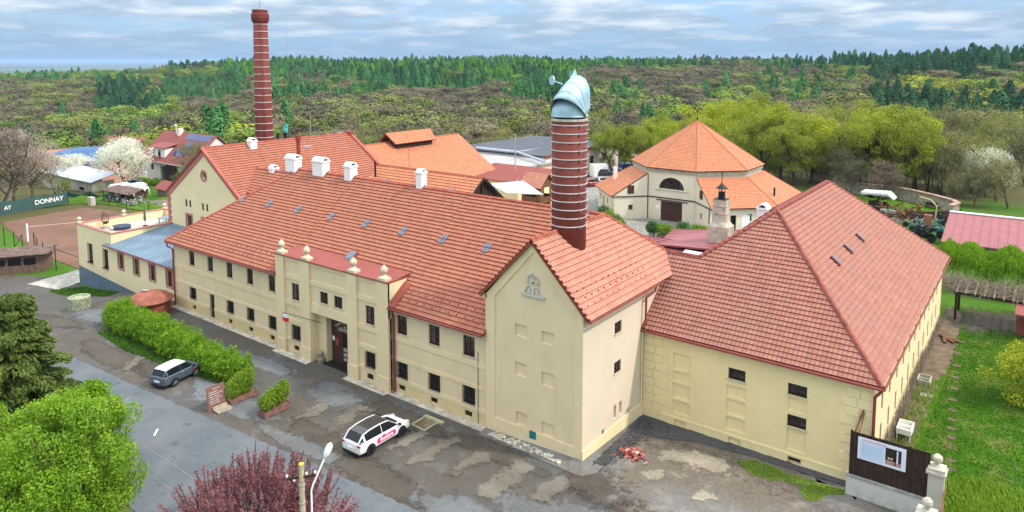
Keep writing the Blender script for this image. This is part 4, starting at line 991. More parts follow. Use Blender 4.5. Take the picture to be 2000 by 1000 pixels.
# outer ring, left open in front of facet 0
ring_ = MB(); rw = MB(); OA, OZ0, OZ1 = 14.9, 3.55, 7.0
def perp_cut(k_side):
    """where the ring starts beside the front facet"""
    v = octv(9.3, -1 if k_side < 0 else 0, 0); d = Vector((k_side*.7071, -.7071, 0)); return v, d
for sd2 in (-1, 1):
    v, d = perp_cut(sd2); inner = Vector((v.x, v.y, OZ1)); outer = Vector((v.x, v.y, 0))+d*(OA-9.3); outer.z = OZ0
    k = 1 if sd2 > 0 else -1
    oc2 = octv(OA, k if sd2 > 0 else k-1, OZ0); ic2 = octv(9.3, k if sd2 > 0 else k-1, OZ1)
    pts = [outer, oc2, ic2, inner] if sd2 > 0 else [oc2, outer, inner, ic2]
    tiled(ring_, pts, course=.3, lip=.035)
    # walls
    wo_ = Vector((v.x, v.y, 0))+d*(14.3-9.1); wc2 = octv(14.3, k if sd2 > 0 else k-1, 0)
    a, b = (wo_, wc2) if sd2 > 0 else (wc2, wo_)
    L_ = (b-a).length
    hs = [(1.2, 1.9, 1.6, 2.6, .25), (3.0, 3.9, .1, 2.5, .25), (5.5, 6.2, 1.6, 2.6, .25)]
    rw.wall((a.x, a.y), ((b-a).x/L_, (b-a).y/L_), L_, -.5, 3.75, [h for h in hs if h[1] < L_-.2])
    a, b = (v, wo_) if sd2 > 0 else (wo_, v); L_ = (b-a).length; ud = ((b-a).x/L_, (b-a).y/L_)
    a0 = Vector((a.x, a.y, 0)); wx = 2.6 if sd2 < 0 else 2.0
    rw.wall((a.x, a.y), ud, L_, -.5, 3.65, [(wx-.35, wx+.35, 1.4, 2.2, .25)])
    zi, zo = 6.85, 3.75
    rw.poly([(a.x, a.y, 3.65), (b.x, b.y, 3.65), (b.x, b.y, zo if sd2 > 0 else zi), (a.x, a.y, zi if sd2 > 0 else zo)])
    sh = MB(); nrm = Vector((ud[1], -ud[0], 0)); c = a0 + Vector((*ud, 0))*wx + nrm*.03; sh.obox((c.x, c.y, 4.55 if sd2 < 0 else 4.9), .5, .04, .62, math.atan2(ud[1], ud[0])); sh.build('hatch', M_doorB, oc)
    sh = MB(); c = a0 + Vector((*ud, 0))*wx - nrm*.2; sh.obox((c.x, c.y, 1.8), .36, .02, .41, math.atan2(ud[1], ud[0])); sh.build('window', M_glass, oc)
    st_ = MB(); c = (a+b)/2; st_.obox((c.x+nrm.x*.05, c.y+nrm.y*.05, 3.5), L_/2, .08, .06, math.atan2(ud[1], ud[0])); st_.build('string_course', M_dkbrown, oc)
for k in (2, 3, 4, 5, 6):
    a, b, c, d = octv(OA, k-1, OZ0), octv(OA, k, OZ0), octv(9.3, k, OZ1), octv(9.3, k-1, OZ1); tiled(ring_, [a, b, c, d], course=.3, lip=.035)
    a, b = octv(14.3, k-1, 0), octv(14.3, k, 0); L_ = (b-a).length
    rw.wall((a.x, a.y), ((b-a).x/L_, (b-a).y/L_), L_, -.5, 3.75)
st_ = MB(); st_.box(-47.5, -40.1, yf-.13, yf, 3.42, 3.56); st_.build('string_course', M_dkbrown, oc)
rio = ring_.build('lower_roof', [M_tileO, M_edgeO, M_dkbrown], oc); rw.build('ring_wall', M_limw, oc)
for k in (1, 2, 3, 4, 5, 6): rd = MB(); ridgeline(rd, octv(9.3, k, OZ1), octv(OA, k, OZ0), .1, .5); rd.build('hip_tiles', M_tileO, rio)
gr_ = MB(); v, d = perp_cut(1); o1 = Vector((v.x, v.y, 0))+d*(14.45-9.3); gr_.tube([(o1.x, o1.y-.1, 3.5), (o1.x-.1, o1.y-.1, 3.2), (o1.x-.1, o1.y-.1, 0)], .07, 6); gr_.build('downpipe', M_black, oc)
m = MB(); m.obox((-54.6, 100.3, 6.0), .28, .28, 1.0, PI/4); m.build('chimney_stack', M_pinkish, oc)
# wall ornaments and door on the right wing, seen over the hip
v0, v1 = octv(14.3, 0, 0), octv(14.3, 1, 0)
m = MB()
for i, t in enumerate((.34, .45)):
    p = v0.lerp(v1, t)+Vector((.04, -.04, 1.9))*1
    for a in (0, PI/3, 2*PI/3): m.bar((p.x-.35*math.cos(a)*.7, p.y-.35*math.cos(a)*.7, p.z-.35*math.sin(a)), (p.x+.35*math.cos(a)*.7, p.y+.35*math.cos(a)*.7, p.z+.35*math.sin(a)), .12, .1)
m.build('wall_ironwork', M_black, oc)
m = MB(); p = v0.lerp(v1, .62); m.obox((p.x+.05, p.y-.05, 1.3), .6, .06, 1.2, PI/4); m.build('service_door', M_whitepaint, oc)
for xx, yy, zz, hh in ((-30.5, 103.5, 5.2, 1.6),):
    m = MB(); m.tube([(xx, yy, 4.0), (xx, yy, zz+.6)], .14, 8); m.build('flue_pipe', M_black, oc)
# ================================================================== terrain
COLX = [-700, -200, 250, 520, 1300, 1560, 2100, 2900]
COLD = [0, 150, 190, 240, 300, 380, 480, 600, 750, 900, 1050, 1250, 1700, 2600]
TAB = {  # heights under the trees, by direction and distance
 -700: [0, 0, -4, -10, -18, -22, -22, -20, -17, -14, -10, -14, -40, -60],
 -200: [0, 0, -4, -10, -18, -22, -22, -20, -17, -14, -10, -14, -40, -60],
 250:  [0, 0, -3, -8, -15, -19, -18, -14, -9, -6, -2, -4, -38, -60],
 520:  [0, 0, -3, -8, -14, -14, -9, -3, 3, 7, 10, 4, -40, -60],
 1300: [0, 0, -2, -8, -14, -13, -7, -1, 5, 9, 12, 8, -40, -60],
 1560: [0, 0, -2, -6, -10, -8, -1, 7, 9, 10, 11, 10, -20, -60],
 2100: [0, 0, -1, -3, -5, -3, 3, 12, 14, 15, 18, 22, 12, -60],
 2900: [0, 0, -1, -3, -5, -3, 3, 12, 14, 15, 18, 22, 12, -60]}
FWD = (-.6006, .7995)
def azx(x, y):
    f = x*FWD[0]+y*FWD[1]; r = x*.7995+y*.6006
    return (1000+1390*r/f if f > 1 else (2900 if r > 0 else -700)), math.hypot(x, y), f
def smooth(a, b, x):
    t = min(1, max(0, (x-a)/(b-a))); return t*t*(3-2*t)
def tz(x, y):
    ax, d, f = azx(x, y); ax = min(2899, max(-699, ax))
    k = max(i for i in range(len(COLX)-1) if COLX[i] <= ax); t = (ax-COLX[k])/(COLX[k+1]-COLX[k])
    h = float(np.interp(d, COLD, TAB[COLX[k]]))*(1-t)+float(np.interp(d, COLD, TAB[COLX[k+1]]))*t
    if f < 0: h *= max(0, 1+f/200) if f > -200 else 0
    near = 1-smooth(150, 260, d)
    h -= 2.35*smooth(-68, -90, x)*near
    if d > 180: h += (math.sin(x*.013+1)*math.cos(y*.011)*3+math.sin(x*.031)*math.sin(y*.027)*1.5)*smooth(180, 350, d)
    return h
def build_terrain():
    na = 240; rs = list(np.arange(0, 150, 3.5))+list(150*1.052**np.arange(0, 58)); V = []; F = []
    for r in rs:
        for j in range(na):
            a = 2*PI*j/na; x, y = r*math.cos(a), r*math.sin(a); V.append((x, y, tz(x, y)))
    for i in range(len(rs)-1):
        for j in range(na): F.append((i*na+j, i*na+(j+1)%na, (i+1)*na+(j+1)%na, (i+1)*na+j))
    me = bpy.data.meshes.new('ground'); me.from_pydata(V, [], F); me.polygons.foreach_set('use_smooth', [True]*len(F))
    t = mk('grass_ground', .95, .1)
    a = t.noise(.06, 5, .6); b = t.noise(.5, 6, .65); c = t.noise(4, 4, .7)
    x = t.mix(t.rng(a, .35, .65), (.045, .125, .008), (.075, .15, .015))
    x = t.mix(t.rng(b, .55, .75), x, (.13, .14, .05)); x = t.mix(t.rng(c, .5, .8), x, (.035, .10, .01))
    x = t.mix(t.rng(t.noise(.02, 3), .56, .66), x, (.13, .11, .065))
    dd = t.n.new('ShaderNodeVectorMath'); dd.operation = 'LENGTH'; t.L.new(t.geo, dd.inputs[0])      # the woods' floor begins past the grounds
    x = t.mix(t.rng(t.math('ADD', dd.outputs[1], t.math('MULTIPLY', a, 60)), 158, 172), x, (.085, .080, .032)); t.col(x); t.bump(c, .12, .8)
    me.materials.append(MATS['grass_ground']); o = bpy.data.objects.new('ground', me); COL.objects.link(o); struct(o)
    # the far plain
    m = MB(); n = 96; m.poly([(42000*math.cos(2*PI*k/n), 42000*math.sin(2*PI*k/n), -61) for k in range(n)])
    t = mk('far_fields', .95, .1); a = t.noise(.0004, 5, .6, stretch=(1, 1, 1)); b = t.noise(.0011, 4, .6)
    x = t.mix(t.rng(a, .42, .55), (.055, .10, .05), (.14, .15, .09)); x = t.mix(t.rng(b, .52, .6), x, (.03, .05, .035)); t.col(x)
    struct(m.build('far_plain', MATS['far_fields']))
build_terrain()

def sheet(name, pts, mat, lift, wob=0, seed=1, sub=2.0):
    """a flat sheet that follows the ground, with a slightly ragged edge when wob > 0"""
    r = random.Random(seed); P = []
    for i in range(len(pts)):
        a, b = pts[i], pts[(i+1)%len(pts)]; L_ = math.dist(a, b); n = max(1, int(L_/(.35 if wob else 1e9)))
        for k in range(n):
            t = k/n; P.append((a[0]+(b[0]-a[0])*t+r.uniform(-wob, wob), a[1]+(b[1]-a[1])*t+r.uniform(-wob, wob)))
    bm = bmesh.new(); vs = [bm.verts.new((x, y, 0)) for x, y in P]; f = bm.faces.new(vs)
    if f.normal.z < 0: f.normal_flip()
    bmesh.ops.triangulate(bm, faces=bm.faces[:])
    x0, x1 = min(p[0] for p in P), max(p[0] for p in P)
    if x0 < -66:
        x = max(x0, -140)+.5
        while x < min(x1, -64):
            bmesh.ops.bisect_plane(bm, geom=bm.verts[:]+bm.edges[:]+bm.faces[:], plane_co=(x, 0, 0), plane_no=(1, 0, 0)); x += 1.5
    if x1-x0 > 100:
        for y in range(-20, 60, 6): bmesh.ops.bisect_plane(bm, geom=bm.verts[:]+bm.edges[:]+bm.faces[:], plane_co=(0, y, 0), plane_no=(0, 1, 0))
    for v in bm.verts: v.co.z = tz(v.co.x, v.co.y)+lift+(.035*smooth(-60, -72, v.co.x))
    bm.normal_update()
    for f in bm.faces:
        if f.normal.z < 0: f.normal_flip()
    me = bpy.data.meshes.new(name); bm.to_mesh(me); bm.free(); me.materials.append(mat)
    o = bpy.data.objects.new(name, me); COL.objects.link(o); struct(o); return o

def fade(t):
    """worn outline: the surface breaks up towards its rim"""
    u = t.sep(t.uv())[0]; n_ = t.math('ADD', t.math('MULTIPLY', t.noise(1.6, 6, .7), 1.1), t.math('MULTIPLY', t.noise(9, 3, .7), .35)); a = t.rng(t.math('ADD', u, t.math('MULTIPLY', t.math('SUBTRACT', n_, .72), 1.5)), .34, .62)
    tr = t.n.new('ShaderNodeBsdfTransparent'); mx = t.n.new('ShaderNodeMixShader'); t.L.new(a, mx.inputs[0]); t.L.new(tr.outputs[0], mx.inputs[1]); t.L.new(t.b.outputs[0], mx.inputs[2]); t.L.new(mx.outputs[0], t.n['Material Output'].inputs[0])
def patch(name, pts, mat, lift, grow=1.12, seed=1):
    """a worn patch: a fine sheet whose UV holds the distance to its outline, so the rim can break up"""
    x0, x1 = min(p[0] for p in pts), max(p[0] for p in pts); y0, y1 = min(p[1] for p in pts), max(p[1] for p in pts); w_ = max(.45, min(x1-x0, y1-y0)*.30); st = max(.14, w_/4); n = len(pts); mgn = w_*.9
    nx, ny = int((x1-x0+2*mgn)/st)+1, int((y1-y0+2*mgn)/st)+1; U_ = {}
    def sd(x, y):
        ins = False; best = 1e9; j = n-1
        for i in range(n):
            (ax, ay), (bx, by) = pts[j], pts[i]
            if (ay > y) != (by > y) and x < (ax-bx)*(y-by)/(ay-by)+bx: ins = not ins
            dx, dy = bx-ax, by-ay; q = max(0, min(1, ((x-ax)*dx+(y-ay)*dy)/(dx*dx+dy*dy+1e-9))); best = min(best, math.hypot(x-ax-q*dx, y-ay-q*dy)); j = i
        return best if ins else -best
    for i in range(nx+1):
        for j in range(ny+1): U_[i, j] = max(0, min(1, .42+.5*sd(x0-mgn+i*st, y0-mgn+j*st)/w_))
    m = MB(); Z = lambda i, j: (x0-mgn+i*st, y0-mgn+j*st, tz(x0-mgn+i*st, y0-mgn+j*st)+lift)
    for i in range(nx):
        for j in range(ny):
            q = [(i, j), (i+1, j), (i+1, j+1), (i, j+1)]
            if max(U_[k] for k in q) > .02: m.poly([Z(*k) for k in q], 0, [(U_[k], 0) for k in q])
    return struct(m.build(name, mat))
def asphalt(name, base, pale, brown, road=False, faded=False):
    t = mk(name, .9, .12)
    a = t.noise(.16, 6, .62, dist=.4); b = t.noise(.55, 6, .65, dist=.6); c = t.noise(5, 5, .75); d = t.noise(28, 3, .8)
    x = t.mix(t.rng(a, .42, .55), base, brown)
    x = t.mix(t.math('MULTIPLY', t.rng(b, .54, .68), .5), x, pale)
    x = t.mix(t.math('MULTIPLY', t.rng(b, .46, .34), .6), x, dark(base, .5))
    x = t.mix(t.math('MULTIPLY', t.rng(c, .45, .75), .5), x, dark(base, 1.5)); x = t.mix(t.math('MULTIPLY', t.rng(d, .62, .72), .55), x, (.42, .4, .36)); x = t.mix(t.math('MULTIPLY', t.rng(d, .4, .3), .5), x, dark(base, .35))
    t.col(x); t.bump(t.math('ADD', t.math('MULTIPLY', c, .6), t.math('MULTIPLY', d, .3)), .03, .9); t.L.new(t.rng(b, .3, .7, .55, .95), t.b.inputs['Roughness'])
    if faded: fade(t)
    return MATS[name]
M_lot = asphalt('worn_lot_surface', (.082, .081, .079), (.18, .17, .155), (.084, .071, .058))
M_gravel = asphalt('pale_gravel_surface', (.15, .148, .145), (.33, .30, .245), (.125, .10, .075))
t = mk('road_asphalt', .85, .15); a = t.noise(.3, 6, .6, dist=.3); b = t.noise(1.1, 5, .6); d = t.noise(25, 3, .8)
x = t.mix(t.rng(a, .4, .62), (.095, .112, .130), (.130, .143, .158)); x = t.mix(t.math('MULTIPLY', t.rng(b, .58, .66), .6), x, (.05, .06, .08)); x = t.mix(t.math('MULTIPLY', t.rng(d, .45, .75), .35), x, (.15, .15, .15))
ck = t.n.new('ShaderNodeTexVoronoi'); ck.feature = 'DISTANCE_TO_EDGE'; ck.inputs['Scale'].default_value = .28; mp = t.n.new('ShaderNodeVectorMath'); mp.operation = 'ADD'
nz = t.n.new('ShaderNodeTexNoise'); nz.inputs['Scale'].default_value = .8; nz.inputs['Detail'].default_value = 6; t.L.new(t.geo, nz.inputs[0]); sc2 = t.n.new('ShaderNodeVectorMath'); sc2.operation = 'SCALE'; sc2.inputs[3].default_value = 2.2
t.L.new(nz.outputs[1], sc2.inputs[0]); t.L.new(t.geo, mp.inputs[0]); t.L.new(sc2.outputs[0], mp.inputs[1]); t.L.new(mp.outputs[0], ck.inputs['Vector'])
x = t.mix(t.math('MULTIPLY', t.rng(ck.outputs[0], .010, .002), .35), x, (.07, .08, .095)); t.col(x); t.bump(d, .02, .7); M_road = MATS['road_asphalt']
M_patch = asphalt('pale_asphalt_patch', (.155, .145, .122), (.20, .182, .15), (.12, .105, .085), faded=True)
M_sand = asphalt('sandy_surface', (.33, .295, .235), (.42, .37, .30), (.20, .17, .13), faded=True)
M_gravelF = asphalt('pale_gravel_fading', (.15, .148, .145), (.33, .30, .245), (.125, .10, .075), faded=True)
M_brownF = asphalt('brown_dirt_stain', (.082, .070, .057), (.115, .10, .08), (.062, .052, .042), faded=True)
M_greyF = asphalt('blue_grey_stain', (.13, .14, .15), (.2, .2, .2), (.10, .10, .10), faded=True)
M_clay = plain('clay_court', (.155, .083, .058), .95, .14, .25, bump=.01)
M_dirt = plain('bare_soil', (.15, .11, .075), .95, .35, 1.3, bump=.04)
M_tar = plain('fresh_dark_gravel', (.075, .075, .08), .95, .3, 6, bump=.03)
t = mk('cobbles', .9, .2); v = t.n.new('ShaderNodeTexVoronoi'); v.inputs['Scale'].default_value = 4.5; t.L.new(t.geo, v.inputs['Vector']); a = t.noise(.25, 5)
t.col(t.mix(t.rng(v.outputs[0], .25, .5), t.mix(t.rng(a, .35, .65), (.34, .335, .32), (.45, .43, .39)), (.16, .155, .14))); t.bump(v.outputs[0], .03, -.6); M_cob = MATS['cobbles']
t = mk('short_lawn', .95, .1); a = t.noise(.3, 5, .6); b = t.noise(6, 4, .75); x = t.mix(t.rng(a, .35, .65), (.032, .105, .002), (.062, .14, .003)); x = t.mix(t.rng(b, .5, .8), x, (.03, .085, .004)); x = t.mix(t.math('MULTIPLY', t.rng(t.noise(.6, 6, .7), .50, .66), .75), x, (.17, .16, .055)); t.col(x); t.bump(b, .1, .9); M_lawn = MATS['short_lawn']

sheet('parking_lot', [(-100, 20.5), (-64.1, 22.6), (-25.8, 25.1), (14, 27.3), (14, 40), (-3.2, 40.8), (-7.4, 41.0), (-7.4, 43), (-20, 43), (-20, 36), (-67.2, 36), (-95, 34.2), (-101, 31)], M_lot, .02, .05, 2)
sheet('road', [(-190, 6), (-190, 14.5), (-64.1, 22.85), (-44.8, 24.2), (-30, 25.3), (60, 31), (60, 22), (-39, 16.4), (-62, 14.6)], M_road, .045, .07, 3)
sheet('yard_gravel', [(-20.5, 35.2), (-17, 33.6), (-11, 32.4), (-3.2, 33), (-3.2, 40.2), (-8, 41), (-11, 42.0), (-16, 42.1), (-20.2, 41.8)], M_gravel, .03, .25, 4)
PATCH = [[(-39.05, 27.63), (-39.58, 28.92), (-39.7, 30.05), (-39.26, 30.61), (-38.44, 30.11), (-38.21, 29.09), (-38.16, 28.5), (-38.8, 28.13)],
 [(-36.94, 29.11), (-37.07, 30.27), (-36.64, 30.7), (-35.75, 30.32), (-35.51, 29.48), (-35.84, 29.03), (-34.97, 28.71), (-35.53, 28.67), (-36.29, 28.89)],
 [(-37.07, 31.35), (-36.52, 31.87), (-35.68, 31.85), (-35.47, 31.26), (-36.0, 31.18), (-36.46, 31.04)],
 [(-31.51, 28.91), (-31.46, 29.49), (-31.54, 31.09), (-30.92, 32.04), (-30.51, 31.78), (-30.47, 30.78), (-30.57, 29.8), (-31.1, 29.05), (-30.59, 28.56), (-30.86, 28.36)],
 [(-29.42, 28.45), (-29.69, 29.24), (-29.33, 30.37), (-29.53, 31.48), (-28.72, 32.56), (-28.07, 32.4), (-28.33, 31.3), (-28.62, 30.39), (-28.21, 29.52), (-28.4, 28.97), (-28.95, 28.39)],
 [(-26.64, 29.1), (-26.78, 29.78), (-26.7, 30.81), (-26.96, 31.46), (-26.46, 32.27), (-25.92, 32.41), (-25.29, 31.54), (-25.64, 30.8), (-26.11, 30.12), (-25.93, 29.1)],
 [(-24.07, 28.54), (-24.44, 29.34), (-24.21, 30.26), (-24.49, 30.81), (-24.08, 32.05), (-24.4, 32.49), (-23.83, 33.06), (-22.68, 32.7), (-22.68, 32.18), (-22.7, 31.39), (-22.56, 30.51), (-22.79, 29.86), (-22.82, 28.79), (-23.52, 28.49)],
 [(-21.61, 30.27), (-21.64, 31.32), (-21.53, 32.4), (-21.1, 33.04), (-20.32, 32.68), (-20.14, 31.97), (-20.41, 30.94), (-20.15, 30.34), (-21.11, 29.96)],
 [(-56.48, 24.24), (-57.07, 24.92), (-57.9, 26.46), (-56.9, 26.7), (-56.3, 25.69), (-55.69, 24.46)]]
STN = [((-45, 26.5), 5, 1.6, 'g'), (( -34.5, 27), 5, 1.3, 'b'), ((-29, 26.4), 5, 1.0, 'b'), ((-23, 26.8), 4, 1.2, 'g'), ((-18, 29.5), 5, 2.0, 'g'), ((-50, 31.5), 6, 1.0, 'g'), ((-60, 25), 5, 1.3, 'b'), ((-40, 31.5), 2.4, 1.8, 'g'), ((-33.5, 32.2), 4, .9, 'b'), ((-26, 32.6), 4, .8, 'b'), ((-14, 34), 4, 2.2, 'g'), ((-9.5, 36.5), 2.5, 1.8, 'b'), ((-76, 25.5), 8, 1.5, 'b'), ((-12.5, 37.0), 3, 1.2, 'g'), ((-54, 26.0), 2.4, 1.3, 'b'), ((-18.5, 33.5), 2.6, 1.4, 'b'), ((-70, 29), 5, 1.6, 'g'), ((-36, 25.9), 4, .7, 'g')]
for i, ((x_, y_), a_, b_, k_) in enumerate(STN): patch('ground_stain', [(x_+a_*math.cos(w_)*(1+.25*math.sin(3*w_+i)), y_+b_*math.sin(w_)*(1+.2*math.cos(2*w_+i))) for w_ in [2*PI*k/14 for k in range(14)]], M_brownF if k_ == 'b' else M_greyF, .024+.0015*i if x_ > -66 else .075, 1.1, i)
for i, q in enumerate(PATCH): patch('asphalt_patch', q, M_patch, .062+.002*i, 1.22, 20+i)
for i, q in enumerate([[(-18.05, 38.69), (-16.88, 39.57), (-15.33, 40.24), (-14.12, 40.34), (-12.86, 39.0), (-13.77, 38.46), (-15.05, 38.09), (-16.18, 38.32), (-17.3, 37.79)], [(-17.7, 35.95), (-16.84, 37.12), (-16.13, 36.39), (-16.79, 35.46)], [(-14.3, 35.28), (-14.33, 36.33), (-13.5, 36.68), (-13.06, 36.21), (-13.48, 35.25)]]):
    patch('sandy_patch', q, M_sand, .085+.002*i, 1.35, 40+i)
patch('gravel_rim', [(-20.3, 35.4), (-17, 32.6), (-11, 31.4), (-3.2, 32), (-3.2, 38), (-9, 39.5), (-14, 40.5), (-19.5, 39.5)], M_gravelF, .056, 1.1, 7)
sheet('dark_gravel_strip', [(-20.65, 35.0), (-20.65, 42.2), (-6.7, 42.3), (-8.0, 41.7), (-13, 41.5), (-16.5, 41.0), (-19.2, 39.8), (-20.0, 37.5), (-20.2, 35.0)], M_tar, .07, .08, 50)
sheet('clay_tennis_court', [(-135, 41), (-137, 54.5), (-123, 57.5), (-92, 57.2), (-91, 37.5), (-104, 37.3), (-118, 38.4)], M_clay, .03, .3, 51)
sheet('concrete_slabs', [(-94.9, 31.0), (-96.3, 37.2), (-90.5, 37.6), (-90.4, 34.8), (-89.6, 32.2)], plain('cracked_slabs', (.36, .34, .30), .9, .3, 1.5, bump=.02), .07, .12, 52)
sheet('cobbled_yard', [(-62, 60), (-24, 60), (-22, 78), (-27, 98), (-28, 120), (-60, 125), (-74, 140), (-90, 146), (-90, 92), (-62, 90)], M_cob, .03, .1, 53)
sheet('garden_lawn', [(-5.7, 43), (-5.4, 62), (-6.2, 80), (3, 84), (16, 84), (16, 46), (-1, 42.5)], M_lawn, .03, .15, 54)
sheet('bare_soil_strip', [(-6.6, 42.4), (-6.55, 80), (-5.2, 78), (-4.7, 66), (-5.4, 57), (-5.1, 48), (-5.3, 43)], M_dirt, .045, .22, 55)
patch('bare_soil_strip', [(-6, 74.5), (-5, 80), (5, 83), (8, 79), (0, 75.5), (-4, 73)], M_brownF, .055, 1, 56)
sheet('walled_garden_lawn', [(-38, 118), (-34, 150), (-30, 140), (-20, 138), (-11, 131), (-10.5, 126), (-15, 121), (-24, 118)], M_lawn, .04, .2, 57)
for i, (x, y) in enumerate([(-3.1, 45.9), (-3.2, 47.2), (-3.3, 48.4), (-3.44, 50.0), (-3.5, 51.4), (-3.6, 52.7), (-3.72, 54.1), (-3.84, 55.6), (-4.0, 57.4), (-4.1, 59.5), (-4.2, 61.7), (-4.35, 64.2), (-4.5, 67), (-4.55, 70)]):
    sheet('dug_hole', [(x+.3*math.cos(a)*(1+.2*math.sin(3*a+i)), y+.26*math.sin(a)) for a in [2*PI*k/9 for k in range(9)]], M_dirt, .055+.001*i, 0, i)
# skirt of fill against the foot of the kiln house
m = MB()
m.poly([(-28, 34.5, .12), (-28, 33.6, .04), (-20.2, 33.5, .06), (-20.7, 34.45, .42)]); m.poly([(-20.7, 34.45, .42), (-20.2, 33.5, .06), (-19.6, 34.4, .07), (-20.64, 42.3, .05), (-20.68, 41.9, .1)])
struct(m.build('earth_bank', M_gravel))

# ---- grass tufts and weeds: nobody could count them
def tufts(name, label, regions, n, h, mat, spread=.5, seed=5, w=.03):
    r = np.random.default_rng(seed); V = []; 
    for poly, share in regions:
        k = int(n*share); xs = [p[0] for p in poly]; ys = [p[1] for p in poly]; cnt = 0
        while cnt < k:
            x, y = r.uniform(min(xs), max(xs)), r.uniform(min(ys), max(ys)); ins = False; j = len(poly)-1
            for i in range(len(poly)):
                if (poly[i][1] > y) != (poly[j][1] > y) and x < (poly[j][0]-poly[i][0])*(y-poly[i][1])/(poly[j][1]-poly[i][1])+poly[i][0]: ins = not ins
                j = i
            if not ins: continue
            cnt += 1; z = tz(x, y)+.02; a = r.uniform(0, 6.28); hh = h*r.uniform(.5, 1.3); lx, ly = r.normal(0, spread*hh, 2); ww = w*r.uniform(.7, 1.5)
            V += [(x-ww*math.cos(a), y-ww*math.sin(a), z), (x+ww*math.cos(a), y+ww*math.sin(a), z), (x+lx+ww*.6*math.cos(a), y+ly+ww*.6*math.sin(a), z+hh), (x+lx-ww*.6*math.cos(a), y+ly-ww*.6*math.sin(a), z+hh)]
    me = bpy.data.meshes.new(name); me.from_pydata(V, [], [(i, i+1, i+2, i+3) for i in range(0, len(V), 4)]); me.materials.append(mat)
    o = bpy.data.objects.new(name, me); COL.objects.link(o); o['kind'] = 'stuff'; o['label'] = label; return o

def leafmat(name, c, c2, trans=.35, rough=.6, per_obj=True):
    t = mk(name, rough, .25); oi = t.n.new('ShaderNodeObjectInfo')
    a = t.noise(.9, 3, .6); b = t.noise(7, 2, .7)
    x = t.mix(t.rng(a, .35, .65), c, c2); x = t.mix(t.math('MULTIPLY', t.rng(b, .4, .7), .5), x, dark(c2, 1.35))
    if per_obj: x = t.mix(t.math('MULTIPLY', oi.outputs['Random'], .75), x, (c[0]*.62, c[1]*.66, c[2]*1.5+.01))
    t.col(x)
    tr = t.n.new('ShaderNodeBsdfTranslucent'); t.L.new(x, tr.inputs[0]); mx = t.n.new('ShaderNodeMixShader'); mx.inputs[0].default_value = trans
    t.L.new(t.b.outputs[0], mx.inputs[1]); t.L.new(tr.outputs[0], mx.inputs[2]); t.L.new(mx.outputs[0], t.n['Material Output'].inputs[0]); return MATS[name]
L_grass = leafmat('grass_blades', (.038, .125, .003), (.07, .165, .006), .25); L_grassB = leafmat('weed_blades', (.14, .26, .01), (.22, .34, .03), per_obj=False); L_bright = leafmat('bright_spring_leaves', (.12, .25, .012), (.23, .38, .025), per_obj=False); L_hedge = leafmat('hedge_leaves', (.10, .22, .008), (.19, .34, .012), per_obj=False)
L_yel = leafmat('yellow_green_leaves', (.27, .33, .012), (.38, .41, .02), .2); L_olive = leafmat('olive_budding_leaves', (.22, .24, .04), (.31, .31, .055), .2); L_spruce = leafmat('spruce_needles', (.055, .095, .016), (.12, .165, .03), .15, per_obj=False)
L_plum = leafmat('purple_plum_leaves', (.17, .055, .068), (.30, .125, .135), .3, per_obj=False); L_white = leafmat('white_blossom', (.62, .62, .50), (.78, .78, .68), .3, per_obj=False); L_pinkw = leafmat('pale_pink_blossom', (.42, .35, .28), (.58, .48, .42), .3, per_obj=False)
L_box = leafmat('dark_box_leaves', (.10, .19, .008), (.19, .30, .015), .2, per_obj=False); L_bare = leafmat('bare_twigs', (.13, .095, .065), (.19, .14, .10), .05); L_bareg = leafmat('greening_twigs', (.16, .16, .05), (.22, .20, .075), .15); L_willow = leafmat('willow_leaves', (.11, .24, .006), (.20, .35, .012), per_obj=False); L_olg = leafmat('oleander_leaves', (.06, .16, .03), (.10, .22, .05))
M_bark = plain('grey_brown_bark', (.11, .085, .06), .95, .3, 3, bump=.02); M_barkd = plain('dark_bark', (.06, .045, .035), .95, .3, 3)
tufts('grass_tufts', 'tufts of green grass growing through the gravel by the yellow wall', [([(-13.52, 40.47), (-12.65, 41.28), (-11.67, 41.24), (-10.69, 40.92), (-10.63, 40.23), (-11.19, 39.67), (-12.44, 39.6)], .35), ([(-9.85, 39.98), (-9.22, 41.01), (-7.72, 41.29), (-7.57, 40.86), (-8.41, 40.24), (-8.48, 39.52), (-9.07, 38.94), (-9.5, 39.41)], .3), ([(-10.7, 41), (-9.2, 41.2), (-9.8, 40), (-10.7, 40.2)], .1)], 9000, .07, L_grassB, .8, w=.02)
tufts('weeds', 'rough weeds and grass along the fence beside the gate pillar', [([(-3.0, 40.5), (-3.2, 46), (-1.5, 47), (3, 46), (4, 38), (-1, 36)], .7), ([(-6.5, 44), (-6.3, 60), (-5.2, 60), (-5, 44)], .06)], 14000, .32, L_grassB, .4, w=.03)
tufts('grass_tufts', 'green lawn grass of the garden beside the corner building', [([(-5.0, 43), (-4.8, 62), (-5, 74), (8, 80), (8, 46), (-1, 44)], 1)], 45000, .07, L_grass, .6, w=.03)
tufts('grass_tufts', 'grass growing between the hedge and the parked small car', [([(-66, 26.6), (-64, 29), (-48, 29.2), (-47, 27.6), (-51, 27.1), (-60, 26.2)], .6), ([(-90, 31.5), (-88, 34.4), (-80, 34.6), (-79, 33.2), (-86, 31.8)], .4)], 14000, .2, L_grass, .6, w=.03)

